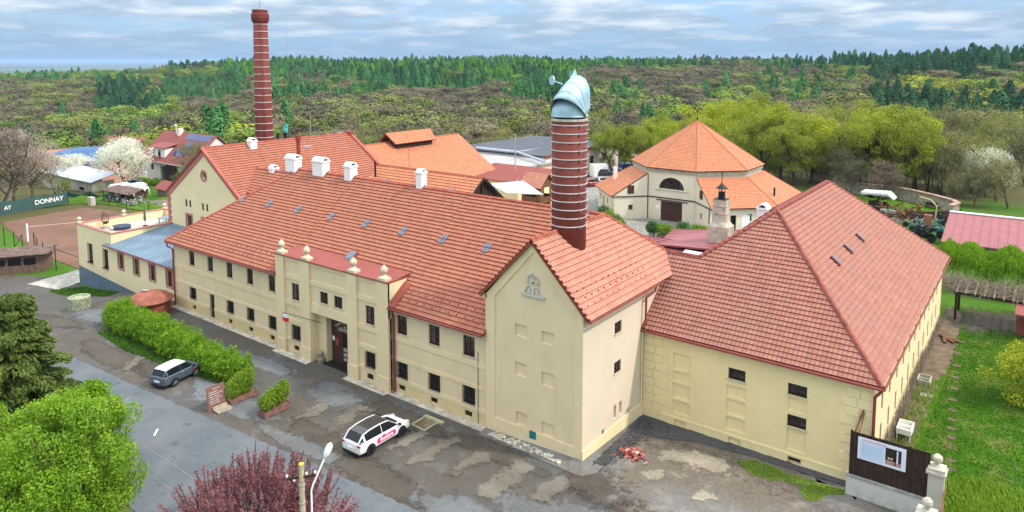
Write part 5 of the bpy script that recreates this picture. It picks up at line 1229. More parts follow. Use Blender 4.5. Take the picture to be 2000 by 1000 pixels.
# ================================================================== leaf clouds and trees
def cloud(blobs, n, size, seed=1, flat=.0, shell=.55, asp=.6, updir=0., droop=0.):
    """numpy quads scattered in ellipsoid blobs (x,y,z,rx,ry,rz)"""
    r = np.random.default_rng(seed); B = np.array(blobs, float); wgt = (B[:, 3]*B[:, 4]*B[:, 5])**.72; idx = r.choice(len(B), n, p=wgt/wgt.sum())
    d = r.normal(size=(n, 3)); d /= np.linalg.norm(d, axis=1)[:, None]; rad = shell+(1-shell)*r.random(n)**.6; rad *= 1+.16*np.abs(r.normal(size=n))
    c = B[idx, :3]+d*B[idx, 3:6]*rad[:, None]
    nn = d*.6+r.normal(size=(n, 3))*.75; nn[:, 2] += flat; nn /= np.linalg.norm(nn, axis=1)[:, None]
    up = r.normal(size=(n, 3)); up[:, 2] += updir; up += d*(.8 if droop else 0); up[:, 2] -= droop
    a = up-nn*np.sum(up*nn, axis=1)[:, None]; a /= np.linalg.norm(a, axis=1)[:, None]; b = np.cross(nn, a)
    s = size*(.55+.9*r.random(n)); a *= s[:, None]*.5; b *= (s*asp)[:, None]*.5
    V = np.stack([c-a-b*.35, c-a*.1+b*-1, c+a, c-a*.1+b], axis=1).reshape(-1, 3); return V
def quads(name, V, mat, parent=None, org=(0, 0, 0), extra=None):
    V = np.asarray(V, dtype=np.float32); n = len(V)//4; me = bpy.data.meshes.new(name)
    me.vertices.add(len(V)); me.vertices.foreach_set('co', (V-np.array(org, dtype=np.float32)).ravel()); me.loops.add(len(V)); me.loops.foreach_set('vertex_index', np.arange(len(V), dtype=np.int32))
    me.polygons.add(n); me.polygons.foreach_set('loop_start', np.arange(0, len(V), 4, dtype=np.int32)); me.polygons.foreach_set('loop_total', np.full(n, 4, dtype=np.int32)) if False else None
    me.update(calc_edges=True); me.materials.append(mat)
    o = bpy.data.objects.new(name, me); COL.objects.link(o)
    if parent is not None: o.parent = parent
    return o
def limbs(mb, base, h, spread, n, seed, r0=.2, levels=2, lean=.0, start=.3, up=.8):
    """tapered trunk with forking limbs; returns tips"""
    r = random.Random(seed); tips = []; b = Vector(base)
    def grow(p, d, L_, rad, lev):
        pts = [p]; q = p.copy(); dd = d.copy()
        for i in range(4):
            dd = (dd+Vector((r.uniform(-.22, .22), r.uniform(-.22, .22), .10*up))).normalized(); q = q+dd*L_/4; pts.append(q.copy())
        mb.tube(pts, [rad*(1-.17*i) for i in range(5)], 6 if lev else 8, cap=False)
        if lev >= levels: tips.append(q); return
        for k in range(n if lev == 0 else max(2, n-2)):
            t = start+(1-start)*(k+.5+r.uniform(-.3, .3))/n if lev == 0 else r.uniform(.4, 1)
            j = min(3, int(t*4)); s = pts[j].lerp(pts[j+1], t*4-j); a = r.uniform(0, 6.28) if lev else 2.4*k+r.uniform(-.4, .4)
            nd = (dd*up*(.6 if lev == 0 else .8)+Vector((math.cos(a), math.sin(a), .25))*spread).normalized(); grow(s, nd, L_*(.62 if lev == 0 else .6)*(1.15-.4*t), rad*.5, lev+1)
    grow(b, Vector((lean, 0, 1)), h, r0, 0); return tips

def proto_tree(name, label, cat, h, kind, seed, leaf, nleaf, size, parts=True, crown=None, bark=None, cexp=.85):
    """a tree at the origin: trunk with limbs, and a crown of small leaf faces"""
    T_ = thing(name, label, cat, (0, 0, 0)); r = random.Random(seed); mb = MB(); cw_ = crown or h*.38
    if kind == 'conifer':
        mb.tube([(0, 0, 0), (0, 0, h*.6), (0, 0, h*.97)], [h*.018, h*.012, .02], 7); V = []; rg = np.random.default_rng(seed)
        lev = int(h*1.9); per = max(8, nleaf//lev)
        for i in range(lev):
            t = i/lev; z = h*(.1+.9*t); R_ = cw_*(1-t)**cexp*(1+.22*math.sin(i*2.4)); nb = 7+int(6*(1-t))
            for k in range(nb):
                a = 6.283*k/nb+i*.9+rg.uniform(-.25, .25); rr = R_*rg.uniform(.72, 1.15); m_ = max(3, per//nb)
                tt = rg.random(m_)**.7; x = rr*tt; zz = z-rr*.30*tt+rg.normal(0, .06*h/10, m_); lat = rg.normal(0, .12+.10*rr, m_)*(1.1-tt*.6)
                px = x*math.cos(a)-lat*math.sin(a); py = x*math.sin(a)+lat*math.cos(a); c = np.stack([px, py, zz], 1)
                dv = np.stack([math.cos(a)+rg.normal(0, .5, m_), math.sin(a)+rg.normal(0, .5, m_), -.45+rg.normal(0, .35, m_)], 1); dv /= np.linalg.norm(dv, axis=1)[:, None]
                sd_2 = np.cross(dv, rg.normal(size=(m_, 3))+np.array([0, 0, 1.])); sd_2 /= np.linalg.norm(sd_2, axis=1)[:, None]; s = size*(.6+.8*rg.random(m_))
                A = dv*s[:, None]*.5; B = sd_2*s[:, None]*.2; V.append(np.stack([c-A-B, c-A+B, c+A+B*.3, c+A-B*.3], 1).reshape(-1, 3))
        V = np.concatenate(V)
    else:
        st = {'round': .28, 'bush': .1, 'bare': .3, 'up': .2}.get(kind, .3)
        tips = limbs(mb, (0, 0, 0), h*.62, .85 if kind != 'up' else .4, 6 if kind != 'bush' else 7, seed, h*.022, 2, r.uniform(-.06, .06), st)
        bl = []
        for p in tips:
            s = cw_*r.uniform(.22, .40)*(1 if kind != 'bare' else .9); bl.append((p.x, p.y, min(p.z, h-s*.7), s, s, s*r.uniform(.65, .95)))
        for k in range(22):
            a = r.uniform(0, 6.28); zz_ = r.uniform(.26, .93); q = r.uniform(.35, 1.0)*cw_*math.sin(PI*min(1, zz_*.93))**.6; s = cw_*r.uniform(.16, .3); bl.append((q*math.cos(a), q*math.sin(a), h*zz_, s, s, s*.85))
        bl.append((0, 0, h*.86, cw_*.35, cw_*.35, h*.12))
        if kind == 'bare':
            tw_ = MB(); V = cloud(bl, nleaf, size, seed, shell=.2, asp=.10, updir=1.4)
        else: V = cloud(bl, nleaf, size, seed, shell=.45, asp=.62)
    if kind == 'bush' or not parts:
        pass
    mb.build('trunk', bark or M_bark, T_); quads('crown', V, leaf, T_)
    return T_
placed = {}
def put(proto, x, y, s=1, label=None, group=None, rz=None, z=None, sz=None):
    rz = random.uniform(0, 6.28) if rz is None else rz; loc = (x, y, tz(x, y)-.1 if z is None else z)
    if proto.name not in placed:
        placed[proto.name] = 1; proto.location = loc; proto.rotation_euler = (0, 0, rz); proto.scale = (s, s, sz or s)
        if label: proto['label'] = label
        if group: proto['group'] = group
        return proto
    return dup(proto, loc, rz, label, group, (s, s, sz or s))

# ---- the three trees in the foreground
sp = proto_tree('spruce_tree', 'dense dark green spruce at the left edge of the picture beside the road', 'tree', 12.6, 'conifer', 4, L_spruce, 95000, .26, crown=4.1, bark=M_barkd, cexp=.5)
put(sp, -45.6, 14.0, rz=.4, z=-1.3)
gt_ = thing('green_tree', 'large tree in fresh bright green leaf filling the lower left corner', 'tree', (-36.3, 12.6, 0))
mb = MB(); limbs(mb, (-36.3, 12.6, 0), 5.4, .7, 7, 11, .2, 2, 0, .2); r = random.Random(44); bl = []
for k in range(95):
    a = r.uniform(0, 6.28); zz_ = r.uniform(-1, 1); q = math.sqrt(1-zz_*zz_)*r.uniform(.5, 1.0); s = r.uniform(.55, 1.0); bl.append((-36.3+3.3*q*math.cos(a), 12.6+3.3*q*math.sin(a), 4.7+3.3*zz_*r.uniform(.75, 1.05), s, s, s*.85))
for k in range(26): a = r.uniform(0, 6.28); q = r.uniform(2.6, 3.7); bl.append((-36.3+q*math.cos(a), 12.6+q*math.sin(a), r.uniform(4, 7.6), .32, .32, .55))
mb.build('trunk', M_bark, gt_); quads('crown', cloud(bl, 95000, .125, 45, shell=.5, asp=.55), L_bright, gt_, (-36.3, 12.6, 0))
wl = proto_tree('small_willow', 'small yellow green weeping shrub between the spruce and the bright green tree', 'shrub', 5.8, 'bush', 12, L_willow, 12000, .17, crown=1.7)
put(wl, -42.9, 16.1, rz=.2, z=0)
PX, PY = -26.3, 16.3
pl_ = thing('purple_plum_tree', 'purple leaved plum tree with upright twigs at the bottom of the picture', 'tree', (PX, PY, 0))
mb = MB(); tips = limbs(mb, (PX, PY, 0), 4.6, 1.0, 7, 9, .17, 2, 0, .15)
r = random.Random(5); bl = []; tw_ = MB(); bulk = []
for k in range(330):
    a = r.uniform(0, 6.28); q = math.sqrt(r.random())*4.7; x, y = PX+q*math.cos(a), PY+q*math.sin(a); zt_ = 6.2-2.3*(q/4.7)**2+r.uniform(-.4, .8); L_ = r.uniform(.9, 2.0)
    ux_, uy_ = (x-PX)*.10+r.uniform(-.15, .15), (y-PY)*.10+r.uniform(-.15, .15); p0 = Vector((x-ux_*2, y-uy_*2, zt_-L_)); p1 = Vector((x, y, zt_)); tw_.tube([p0, p0.lerp(p1, .5)+Vector((r.uniform(-.06, .06), r.uniform(-.06, .06), 0)), p1], [.022, .016, .006], 4, cap=False)
    for j in range(int(L_*9)): p = p0.lerp(p1, j/(L_*9)); bl.append((p.x, p.y, p.z, .09, .09, .12))
for k in range(46): a = r.uniform(0, 6.28); q = math.sqrt(r.random())*4.2; bulk.append((PX+q*math.cos(a), PY+q*math.sin(a), r.uniform(3.0, 5.2)-q*.28, .95, .95, .75))
V = cloud(bl, 52000, .085, 3, shell=.1, updir=1.2); V2 = cloud(bulk, 42000, .10, 4, shell=.2)
mb.build('trunk', M_barkd, pl_); tw_.build('twigs', M_barkd, pl_); quads('crown', np.concatenate([V, V2]), L_plum, pl_, (PX, PY, 0))

# ---- hedge, planters, willow, yellow shrub, wall climbers
hd_ = thing('hedge', 'long arching green hedge between the parking strip and the brewery path', 'hedge', (-57, 28.6, 0))
r = random.Random(8); bl = []
x = -66.6
while x < -47.0:
    f = (x+66.6)/19.6; hh = 1.9-.45*f+r.uniform(-.2, .25); bl.append((x, 28.6+r.uniform(-.35, .35)+.1*f, tz(x, 28.6)+hh*.55, .95, 1.15-.25*f+r.uniform(-.1, .2), hh*.55)); x += .55
V = cloud(bl, 60000, .19, 8, shell=.6, asp=.28, droop=.5); V2 = cloud(bl, 9000, .2, 9, shell=.5)
spr = [(b[0]+r.uniform(-.4, .4), b[1]+r.uniform(-.9, .9), b[2]+b[5]*r.uniform(.6, 1.15), .22, .22, .34) for b in bl for _ in range(7)]
V3 = cloud(spr, 16000, .22, 10, shell=.2, asp=.22, updir=1.0)
quads('foliage', np.concatenate([V, V2, V3]), L_hedge, hd_, (-57, 28.6, 0))
mb = MB(); 
for k in range(36): x = -66.3+.54*k; a = r.uniform(-.3, .3); z0 = tz(x, 28.6); mb.tube([(x, 28.6, z0-.1), (x+a, 28.6+r.uniform(-.4, .4), z0+1.3)], [.05, .02], 5)
mb.build('stems', M_bark, hd_)
def planter(x, y, L_, ang, label, bl, n, leaf, col, hgt=.42, w=.42, seed=1, size=.11):
    p = thing('shrub_planter', label, 'planter', (x, y, 0), ang); m = MB(); t_ = .05
    m.box(-w, w, -L_, -L_+t_, .08, hgt); m.box(-w, w, L_-t_, L_, .08, hgt); m.box(-w, -w+t_, -L_+t_, L_-t_, .08, hgt); m.box(w-t_, w, -L_+t_, L_-t_, .08, hgt); m.box(-w+t_, w-t_, -L_+t_, L_-t_, .1, hgt-.08)
    m.box(-w-.02, w+.02, -L_-.02, L_+.02, hgt, hgt+.03) if False else None
    m.build('trough', col, p, local=True); m = MB()
    for yy in (-L_*.8, 0, L_*.8): m.box(-w+.02, w-.02, yy-.06, yy+.06, .01, .078)
    m.build('runners', M_plank, p, local=True); quads('shrub', cloud(bl, n, size, seed, shell=.55), leaf, p)
    m = MB()
    for b in bl: m.tube([(b[0]*.5, b[1], hgt-.1), (b[0], b[1], b[2])], [.03, .015], 5)
    m.build('stems', M_bark, p, local=True); return p
M_trough = plain('brown_trough_boards', (.20, .105, .085), .85, .25, 4)
planter(-44.55, 27.2, 1.1, 0, 'long brown planter with two clumps of shrubs beside the hedge end', [(0, -.75, 1.0, .48, .45, .62), (0, -.2, 1.2, .45, .4, .72), (0, .55, 1.3, .42, .42, .8), (-.1, .2, .8, .4, .5, .45)], 5200, L_box, M_trough, seed=3)
planter(-41.0, 27.5, 1.05, 0, 'free-standing brown planter with clipped box shrubs on the asphalt', [(0, -.72, .95, .42, .38, .52), (0, -.25, 1.1, .42, .38, .6), (0, .28, 1.2, .42, .4, .62), (0, .72, 1.35, .40, .36, .66)], 5200, L_box, M_trough, seed=4)
# round tank, well ring
tk = thing('round_tank', 'round rusty red tank with a shallow domed lid at the end of the hedge', 'tank', (-67.0, 31.9, 0))
m = MB(); m.lathe((-67.0, 31.9, -.3), [(1.75, 0), (1.75, 1.75)], 28); m.build('tank_wall', plain('rusty_red_metal', (.22, .055, .035), .7, .3, 2), tk, smooth=False)
m = MB(); m.lathe((-67.0, 31.9, 1.4), [(2.05, 0), (2.05, .06), (1.6, .42), (1.0, .68), (.4, .8), (.3, .9), (0.02, .92)], 28, ); o = m.build('domed_lid', plain('rusty_orange_lid', (.26, .085, .055), .7, .25, 1.5), tk, smooth=False)
m = MB(); m.obox((-67.3, 31.6, 2.28), .35, .2, .04, .4); m.build('hatch', M_concrete, tk)
x, y = -76.0, 29.2; zz = tz(x, y); m = MB(); n = 18
for lv in range(5):
    for k in range(n):
        a = 2*PI*(k+.5*(lv % 2))/n; m.obox((x+.85*math.cos(a)+random.uniform(-.02, .02), y+.85*math.sin(a), zz+.14+.25*lv), .14, .145, .12, a)
m.lathe((x, y, zz), [(.75, 0), (.75, 1.15)], 18); tag(m.build('stone_well_ring', plain('mossy_stone', (.30, .33, .22), .95, .4, 4, bump=.03)), 'round mossy stone well ring on the asphalt left of the hedge', 'well')
# chalk board sign leaning on a pallet
sb = thing('menu_board', 'tall brown board with white handwriting standing beside the planter', 'sign', (-44.5, 25.3, 0))
m = MB(); tilt = -.12; c = Vector((-44.6, 25.32, .86)); rot = Matrix.Rotation(tilt, 4, 'Y'); m.obox(c, .03, .66, .84, mat=rot); m.build('board', plain('brown_board_paint', (.20, .10, .085), .8, .12, 2), sb)
m = MB(); r = random.Random(6)
for i, (y0_, L_) in enumerate([(-.2, .5), (-.5, .62), (-.5, .98), (-.5, .7), (-.48, .8), (-.48, .5), (-.46, .68)]):
    z = .62-.155*i-(.05 if i else 0); y = y0_
    while y < y0_+L_:
        w_ = r.uniform(.05, .16)
        yy = y
        while yy < y+w_: 
            h_ = r.uniform(.02, .06); q = [rot @ Vector((.034, yy, z)), rot @ Vector((.034, yy+.028, z+r.uniform(-.01, .01))), rot @ Vector((.034, yy+.034, z+h_)), rot @ Vector((.034, yy+.008, z+h_))]; m.poly([c+p for p in q]); yy += .036
        y += w_+.05
m.build('handwriting', M_whitepaint, sb)
pa_ = thing('wooden_pallet', 'small pale wooden pallet lying at the foot of the menu board', 'pallet', (-44.0, 25.5, 0), 0)
m = MB()
for k in range(7): m.box(-44.35, -43.75, 24.95+.16*k, 25.05+.16*k, .12, .145)
for x in (-44.35, -44.1, -43.83): m.box(x, x+.08, 24.95, 26.0, .03, .118)
m.box(-44.45, -44.36, 24.95, 26.0, .1, .3); m.build('slats', plain('pale_pallet_wood', (.42, .36, .28), .9, .25, 5), pa_)
# steel ramp frame by the car, drain
fr = thing('timber_frame', 'timber framed hatch in the asphalt in front of the white car', 'hatch', (-31.6, 32.4, 0))
m = MB(); m.box(-32.1, -30.9, 31.9, 33.0, .03, .06); m.build('hatch_plate', M_dirt, fr)
m = MB(); m.box(-32.3, -30.6, 33.0, 33.3, .03, .16); m.bar((-32.15, 31.8, .1), (-32.15, 33.0, .1), .1); m.bar((-30.95, 31.7, .1), (-30.95, 33.0, .1), .1); m.bar((-32.15, 31.8, .1), (-30.95, 31.75, .1), .08); m.build('beams', plain('yellowed_timber', (.36, .32, .2), .9, .2, 4), fr)
# broken footing of stones in front of the kiln house
r = random.Random(12); m = MB()
for k in range(170):
    x = r.uniform(-27.3, -21.8); y = r.uniform(33.75, 34.35); s = r.uniform(.03, .12); m.obox((x, y, .10+s*.4), s, s*r.uniform(.6, 1), s*.6, r.uniform(0, 3), mat=Matrix.Rotation(r.uniform(-.4, .4), 4, 'X') @ Matrix.Rotation(r.uniform(0, 3), 4, 'Z'))
for a, b in (((-27.2, 33.8), (-26.9, 34.4)), ((-22.3, 33.7), (-21.7, 34.3)), ((-27.3, 33.75), (-25.0, 33.7)), ((-25.2, 33.6), (-24, 33.65))): m.bar((a[0], a[1], .16), (b[0], b[1], .18), .08)
o = m.build('loose_stones', M_stone); o['kind'] = 'stuff'; o['label'] = 'loose stones and old footing rubble at the foot of the kiln house'
m = MB()
for k in range(900):
    t = r.random(); x = -20.0+r.gauss(0, .25)+(-.6 if t > .6 else 0)*0; y = 35.2+6.6*t; s = r.uniform(.02, .065); m.obox((x+.3*math.sin(t*3), y, .09), s, s*.8, s*.6, r.uniform(0, 3))
o = m.build('gravel_stones', M_tar); o['kind'] = 'stuff'; o['label'] = 'dark broken stones along the foot of the kiln house side wall'
m = MB(); M_brickr = plain('broken_red_brick', (.36, .085, .07), .9, .25, 6)
for k in range(110):
    q = abs(r.gauss(0, .42)); a = r.uniform(0, 6.28); m.obox((-18.85+q*math.cos(a), 37.3+q*math.sin(a)*.8, .1+max(0, .38-q*.45)*r.random()), .13, .065, .04, mat=Matrix.Rotation(r.uniform(-.9, .9), 4, 'X') @ Matrix.Rotation(r.uniform(0, 3), 4, 'Z') @ Matrix.Rotation(r.uniform(-.6, .6), 4, 'Y'), m=0 if r.random() < .8 else 1)
o = m.build('brick_rubble', [M_brickr, M_stone]); o['kind'] = 'stuff'; o['label'] = 'small heap of broken red bricks in the gravel yard'
# road paint, tar strip, overhead cable marks
DASH = ((-50.5, 20.85), (-44.75, 21.2), (-58.4, 20.3))
m = MB()
for (x, y) in DASH:
    m.obox((x, y, .066), .42, .055, .003, -.7)
struct(m.build('road_marking', M_whitepaint)); m = MB(); m.box(-70, -30, 19.93, 19.955, .055, .066); m.box(-70, -30, 18.6, 18.62, .055, .065); struct(m.build('worn_road_line', M_concrete)); m = MB(); m.tube([(-52, 18.6, .07), (-48, 18.2, .07), (-44.6, 18.1, .07)], .05, 5); struct(m.build('tar_seam', M_black))

# ================================================================== cars
def car(name, label, L_, W_, H_, body, roofm, prof, group=None, wheel_r=.32, rim=None, loc=(0, 0, 0), rz=0, simple=False):
    """prof: (x, z_belt, z_top, half width at top) along the length, rear to front"""
    C_ = thing(name, label, 'car', loc, rz, group); hw = W_/2; m = MB(); secs = []
    for x, zb, zt_, wt in prof:
        e = 1-.10*max(0, (abs(x)-L_*.36)/(L_*.14))**2 if True else 1
        secs.append([(x, -hw*.90*e, .20), (x, -hw*.985*e, .34), (x, -hw*e, .55), (x, -hw*.975*e, zb-.06), (x, -hw*.93*e, zb), (x, 0, zb+.03), (x, hw*.93*e, zb), (x, hw*.975*e, zb-.06), (x, hw*e, .55), (x, hw*.985*e, .34), (x, hw*.90*e, .20)])
    n = len(secs[0])
    for i in range(len(secs)-1):
        for j in range(n-1): m.poly([secs[i][j], secs[i+1][j], secs[i+1][j+1], secs[i][j+1]])
        m.poly([secs[i][0], secs[i][-1], secs[i+1][-1], secs[i+1][0]])
    m.poly(secs[0]); m.poly(secs[-1][::-1]); bo = m.build('body', body, C_, local=True)
    bm = bmesh.new(); bm.from_mesh(bo.data); bmesh.ops.remove_doubles(bm, verts=bm.verts, dist=.001); bmesh.ops.recalc_face_normals(bm, faces=bm.faces); bm.to_mesh(bo.data); bm.free()
    bo.data.polygons.foreach_set('use_smooth', [True]*len(bo.data.polygons)); sm = bo.modifiers.new('smooth', 'SUBSURF'); sm.levels = sm.render_levels = 2
    # glasshouse: dark glass loft, pillars and roof skin in paint
    g = MB(); gs = []
    for x, zb, zt_, wt in prof:
        if zt_ > zb+.02 or gs is None: pass
    G_ = [p for p in prof if p[2] > p[1]+.01]
    i0 = prof.index(G_[0]); i1 = prof.index(G_[-1]); rng_ = prof[max(0, i0-1):i1+2]
    ring = [[(x, -hw*.90, zb-.02), (x, -wt, zt_-.03), (x, -wt*.82, zt_+.0), (x, 0, zt_+.02), (x, wt*.82, zt_), (x, wt, zt_-.03), (x, hw*.90, zb-.02)] for x, zb, zt_, wt in rng_]
    for i in range(len(ring)-1):
        for j in range(6): g.poly([ring[i][j], ring[i+1][j], ring[i+1][j+1], ring[i][j+1]][::-1], 1 if (j in (1, 2, 3, 4) and 1 <= i < len(ring)-2) else 0)
    go = g.build('windows', [M_carglass, roofm], C_, local=True)
    pm = MB()
    for s_ in (-1, 1):
        k = len(ring)
        for i in (1, k//2, k-2):
            a = Vector(ring[i][0]); b = Vector(ring[i][1]); a.y = s_*abs(a.y); b.y = s_*abs(b.y); o_ = Vector((0, s_*.012, .0)); pm.bar(a+o_, b+o_, .035 if i != 1 else .14, .02)
        for i in range(1, k-2): a = Vector(ring[i][1]); b = Vector(ring[i+1][1]); a.y = s_*abs(a.y); b.y = s_*abs(b.y); pm.bar(a, b, .05, .05)
        a = Vector(ring[0][1]); b = Vector(ring[1][1]); a.y = s_*abs(a.y); b.y = s_*abs(b.y); pm.bar(a, b, .07, .05); a = Vector(ring[-1][1]); b = Vector(ring[-2][1]); a.y = s_*abs(a.y); b.y = s_*abs(b.y); pm.bar(a, b, .06, .05)
    pm.build('pillars', body, C_, local=True)
    wx = L_*.5-.82
    for s_ in (-1, 1):
        for x in (-wx+.05, wx-.02):
            m = MB(); m.tube([(x, s_*(hw-.10), wheel_r), (x, s_*(hw+.012), wheel_r)], wheel_r*1.13, 20); m.build('wheel_arch', M_black, C_, local=True)
            m = MB(); m.tube([(x, s_*(hw-.18), wheel_r), (x, s_*(hw+.02), wheel_r)], wheel_r, 22); w_ = m.build('wheel', M_rubber, C_, local=True)
            m = MB(); m.tube([(x, s_*(hw+.02), wheel_r), (x, s_*(hw+.028), wheel_r)], wheel_r*.68, 20, 0)
            for k in range(5):
                a = 2*PI*k/5; m.bar((x, s_*(hw+.035), wheel_r), (x+wheel_r*.66*math.cos(a), s_*(hw+.035), wheel_r+wheel_r*.66*math.sin(a)), .055, .02, m=1)
            m.build('rim', [M_black, rim or M_steel], w_, local=True)
        m = MB(); mx_ = G_[-1][0]+.12; m.obox((mx_-.12, s_*(hw+.09), G_[-1][1]+.06), .07, .09, .06); m.build('mirror', M_black if roofm != M_whitepaint else M_whitepaint, C_, local=True)
        m = MB(); m.obox((-L_/2+.115, s_*(hw-.22), .80), .09, .13, .055); m.build('tail_light', M_tail, C_, local=True)
        m = MB(); m.obox((L_/2-.17, s_*(hw-.26), .62), .12, .15, .09, -s_*.35); m.build('headlight', M_lens, C_, local=True)
        m = MB(); m.obox((-.25, s_*(hw+.005), .84), .09, .015, .018); m.build('door_handle', rim or M_steel, C_, local=True)
    m = MB(); m.box(-L_/2-.02, -L_/2+.03, -.26, .26, .52, .64); m.build('number_plate', M_whitepaint, C_, local=True)
    m = MB(); m.box(-L_/2-.01, -L_/2+.2, -hw*.75, hw*.75, .2, .34); m.box(L_/2-.2, L_/2+.01, -hw*.7, hw*.7, .2, .36); m.build('bumper', M_black, C_, local=True)
    return C_
M_tail = plain('red_lens', (.45, .01, .015), .3, .05); M_lens = plain('clear_lens', (.55, .57, .6), .15, .05)
def paint(name, c, metal=0):
    t = mk(name, .28, .5, metal); t.col(t.mix(t.rng(t.noise(3, 3), .3, .7), dark(c, .95), dark(c, 1.03))); t.b.inputs['Coat Weight'].default_value = .6; t.b.inputs['Coat Roughness'].default_value = .06; return MATS[name]
P_white = paint('white_car_paint', (.78, .78, .79)); P_grey = paint('blue_grey_car_paint', (.10, .14, .18), .4); P_black = paint('black_roof_paint', (.015, .015, .018))
P_wroof = paint('white_roof_paint', (.82, .82, .82))
hatch = [(-2.17, .80, .80, .5), (-2.08, .98, .985, .62), (-1.72, .99, 1.36, .60), (-1.2, .97, 1.46, .60), (-.3, .95, 1.49, .61), (.35, .93, 1.43, .60), (1.05, .93, .96, .66), (1.35, .91, .91, .6), (1.85, .80, .80, .5), (2.12, .62, .62, .5), (2.19, .45, .45, .4)]
c1 = car('white_delivery_car', 'white estate car with black roof and a pink rounded label on its doors', 4.36, 1.79, 1.5, P_white, P_black, hatch, wheel_r=.335, rim=M_black, loc=(-32.55, 29.1, .03), rz=R(91))
m = MB()
for y_ in (1,):
    for s_ in (-1,):
        n = 10; pts = [(.05+.68*1, 0)] 
        P_ = [(.62+.17*math.cos(a), .17*math.sin(a)) for a in [(-PI/2+PI*k/n) for k in range(n+1)]]+[(-.62+.17*math.cos(a), .17*math.sin(a)) for a in [(PI/2+PI*k/n) for k in range(n+1)]]
        yy = -.915
        m.slab([(-.02+x, yy, .64+z) for x, z in P_], (0, -1, 0), .008)
m.build('pink_label', plain('pink_vinyl', (.80, .02, .20), .5, .03), c1, local=True)
Mt = Matrix.Translation((-.02, -.926, .635)) @ Matrix.Rotation(PI/2, 4, 'X') @ Matrix.Shear('XZ', 4, (0, 0)) if False else Matrix.Translation((-.02, -.926, .64)) @ Matrix.Rotation(PI/2, 4, 'X')
text('foodora', .34, Mt, M_whitepaint, c1, 'lettering', .003, bold=.012)
mini = [(-1.83, .80, .80, .5), (-1.76, .96, .965, .60), (-1.52, .96, 1.34, .60), (-1.1, .95, 1.40, .605), (-.3, .93, 1.41, .61), (.30, .92, 1.37, .60), (.72, .92, .95, .66), (1.0, .91, .91, .6), (1.5, .84, .84, .5), (1.76, .66, .66, .5), (1.83, .45, .45, .4)]
c2 = car('small_grey_car', 'small blue grey car with a white roof parked beside the hedge', 3.66, 1.68, 1.41, P_grey, P_wroof, mini, wheel_r=.31, rim=M_steel, loc=(-51.25, 26.1, .03), rz=R(104))
m = MB(); m.obox((.85, -.845, .62), .22, .006, .10); m.build('door_sticker', plain('faded_red_sticker', (.20, .045, .06), .5), c2, local=True)
P_blue = paint('blue_car_paint', (.04, .09, .22)); P_purp = paint('violet_car_paint', (.18, .13, .28)); P_red = paint('red_car_paint', (.3, .02, .03)); P_silver = paint('silver_car_paint', (.5, .52, .55), .4)
for pn, lab, x, y, a, z_ in ((P_red, 'dark red and blue car parked on the yard behind the round chimney', -68.4, 117.0, 60, 0), (P_silver, 'silver car parked on the yard beside the dark red car', -67.6, 120.4, 55, 0), (P_purp, 'violet car parked near the blue container', -72.6, 134.5, 20, 0), (P_blue, 'dark blue car parked beside the white house hedge', -162.5, 75.6, 30, -2.6), (P_black, 'black car parked between the white container and the violet car', -73.8, 131.5, 20, 0)):
    car('parked_car', lab, 4.3, 1.8, 1.5, pn, pn, hatch, 'cars parked behind the brewery', loc=(x, y, tz(x, y)+.03), rz=R(a))

# ================================================================== lamp, pole, fences, gate
lp = thing('street_lamp', 'white street lamp with an angled arm and flat head above the plum tree', 'street lamp', (-23.3, 17.2, 0))
A0, A1, A3 = Vector((-23.3, 17.2, 0)), Vector((-23.3, 17.2, 6.3)), Vector((-23.02, 17.75, 7.65))
m = MB(); m.tube([A0, (-23.3, 17.2, 3)], .075, 12); m.tube([(-23.3, 17.2, 3), A1, A1.lerp(A3, .12)+Vector((0, 0, .08)), A3], .04, 10); m.build('lamp_pole', M_whitepaint, lp)
m = MB(); d = (A3-A1).normalized(); q = A3
m.tube([q-d*.1, q, q+d*.10, q+d*.3, q+d*.48, q+d*.58], [.045, .09, .13, .145, .12, .03], 12); m.build('lamp_head', M_whitepaint, lp, smooth=True)
UX, UY = -23.55, 16.93
pp = thing('utility_pole', 'weathered concrete utility pole with a slanting crossarm and white insulators', 'utility pole', (UX, UY, 0))
m = MB(); m.tube([(UX, UY, 0), (UX, UY, 7.5)], [.16, .105], 12); m.build('pole', plain('yellowed_concrete_pole', (.42, .37, .25), .9, .2, 3), pp)
ca, cb_ = Vector((UX-.55, UY-.25, 6.85)), Vector((UX+.42, UY+.45, 7.05)); m = MB(); m.bar(ca+Vector((.08, -.12, 0)), cb_+Vector((.08, -.12, 0)), .06, .08); m.build('crossarm', M_dkbrown, pp)
for t, dz in ((.0, .15), (.25, -.14), (.68, .14), (.98, .15)):
    p = ca.lerp(cb_, t)+Vector((.08, -.12, 0)); m = MB(); m.tube([p, p+Vector((0, 0, dz*.6))], .012, 5); m.lathe((p.x, p.y, p.z+dz*.6-(.05 if dz < 0 else 0)), [(.03, 0), (.055, .03), (.05, .08), (.02, .11)], 10); m.build('insulator', M_whitepaint, pp)
m = MB(); m.lathe((UX, UY, 7.5), [(.11, 0), (.11, .03), (.06, .05)], 12); m.build('pole_cap', plain('yellow_ring_paint', (.6, .5, .05), .7, .1), pp)
for z in (6.6, 5.8, 4.9): m = MB(); m.lathe((UX, UY, z), [(.13, 0), (.145, .0), (.145, .05), (.13, .05)], 12); m.build('pole_band', M_concrete, pp)

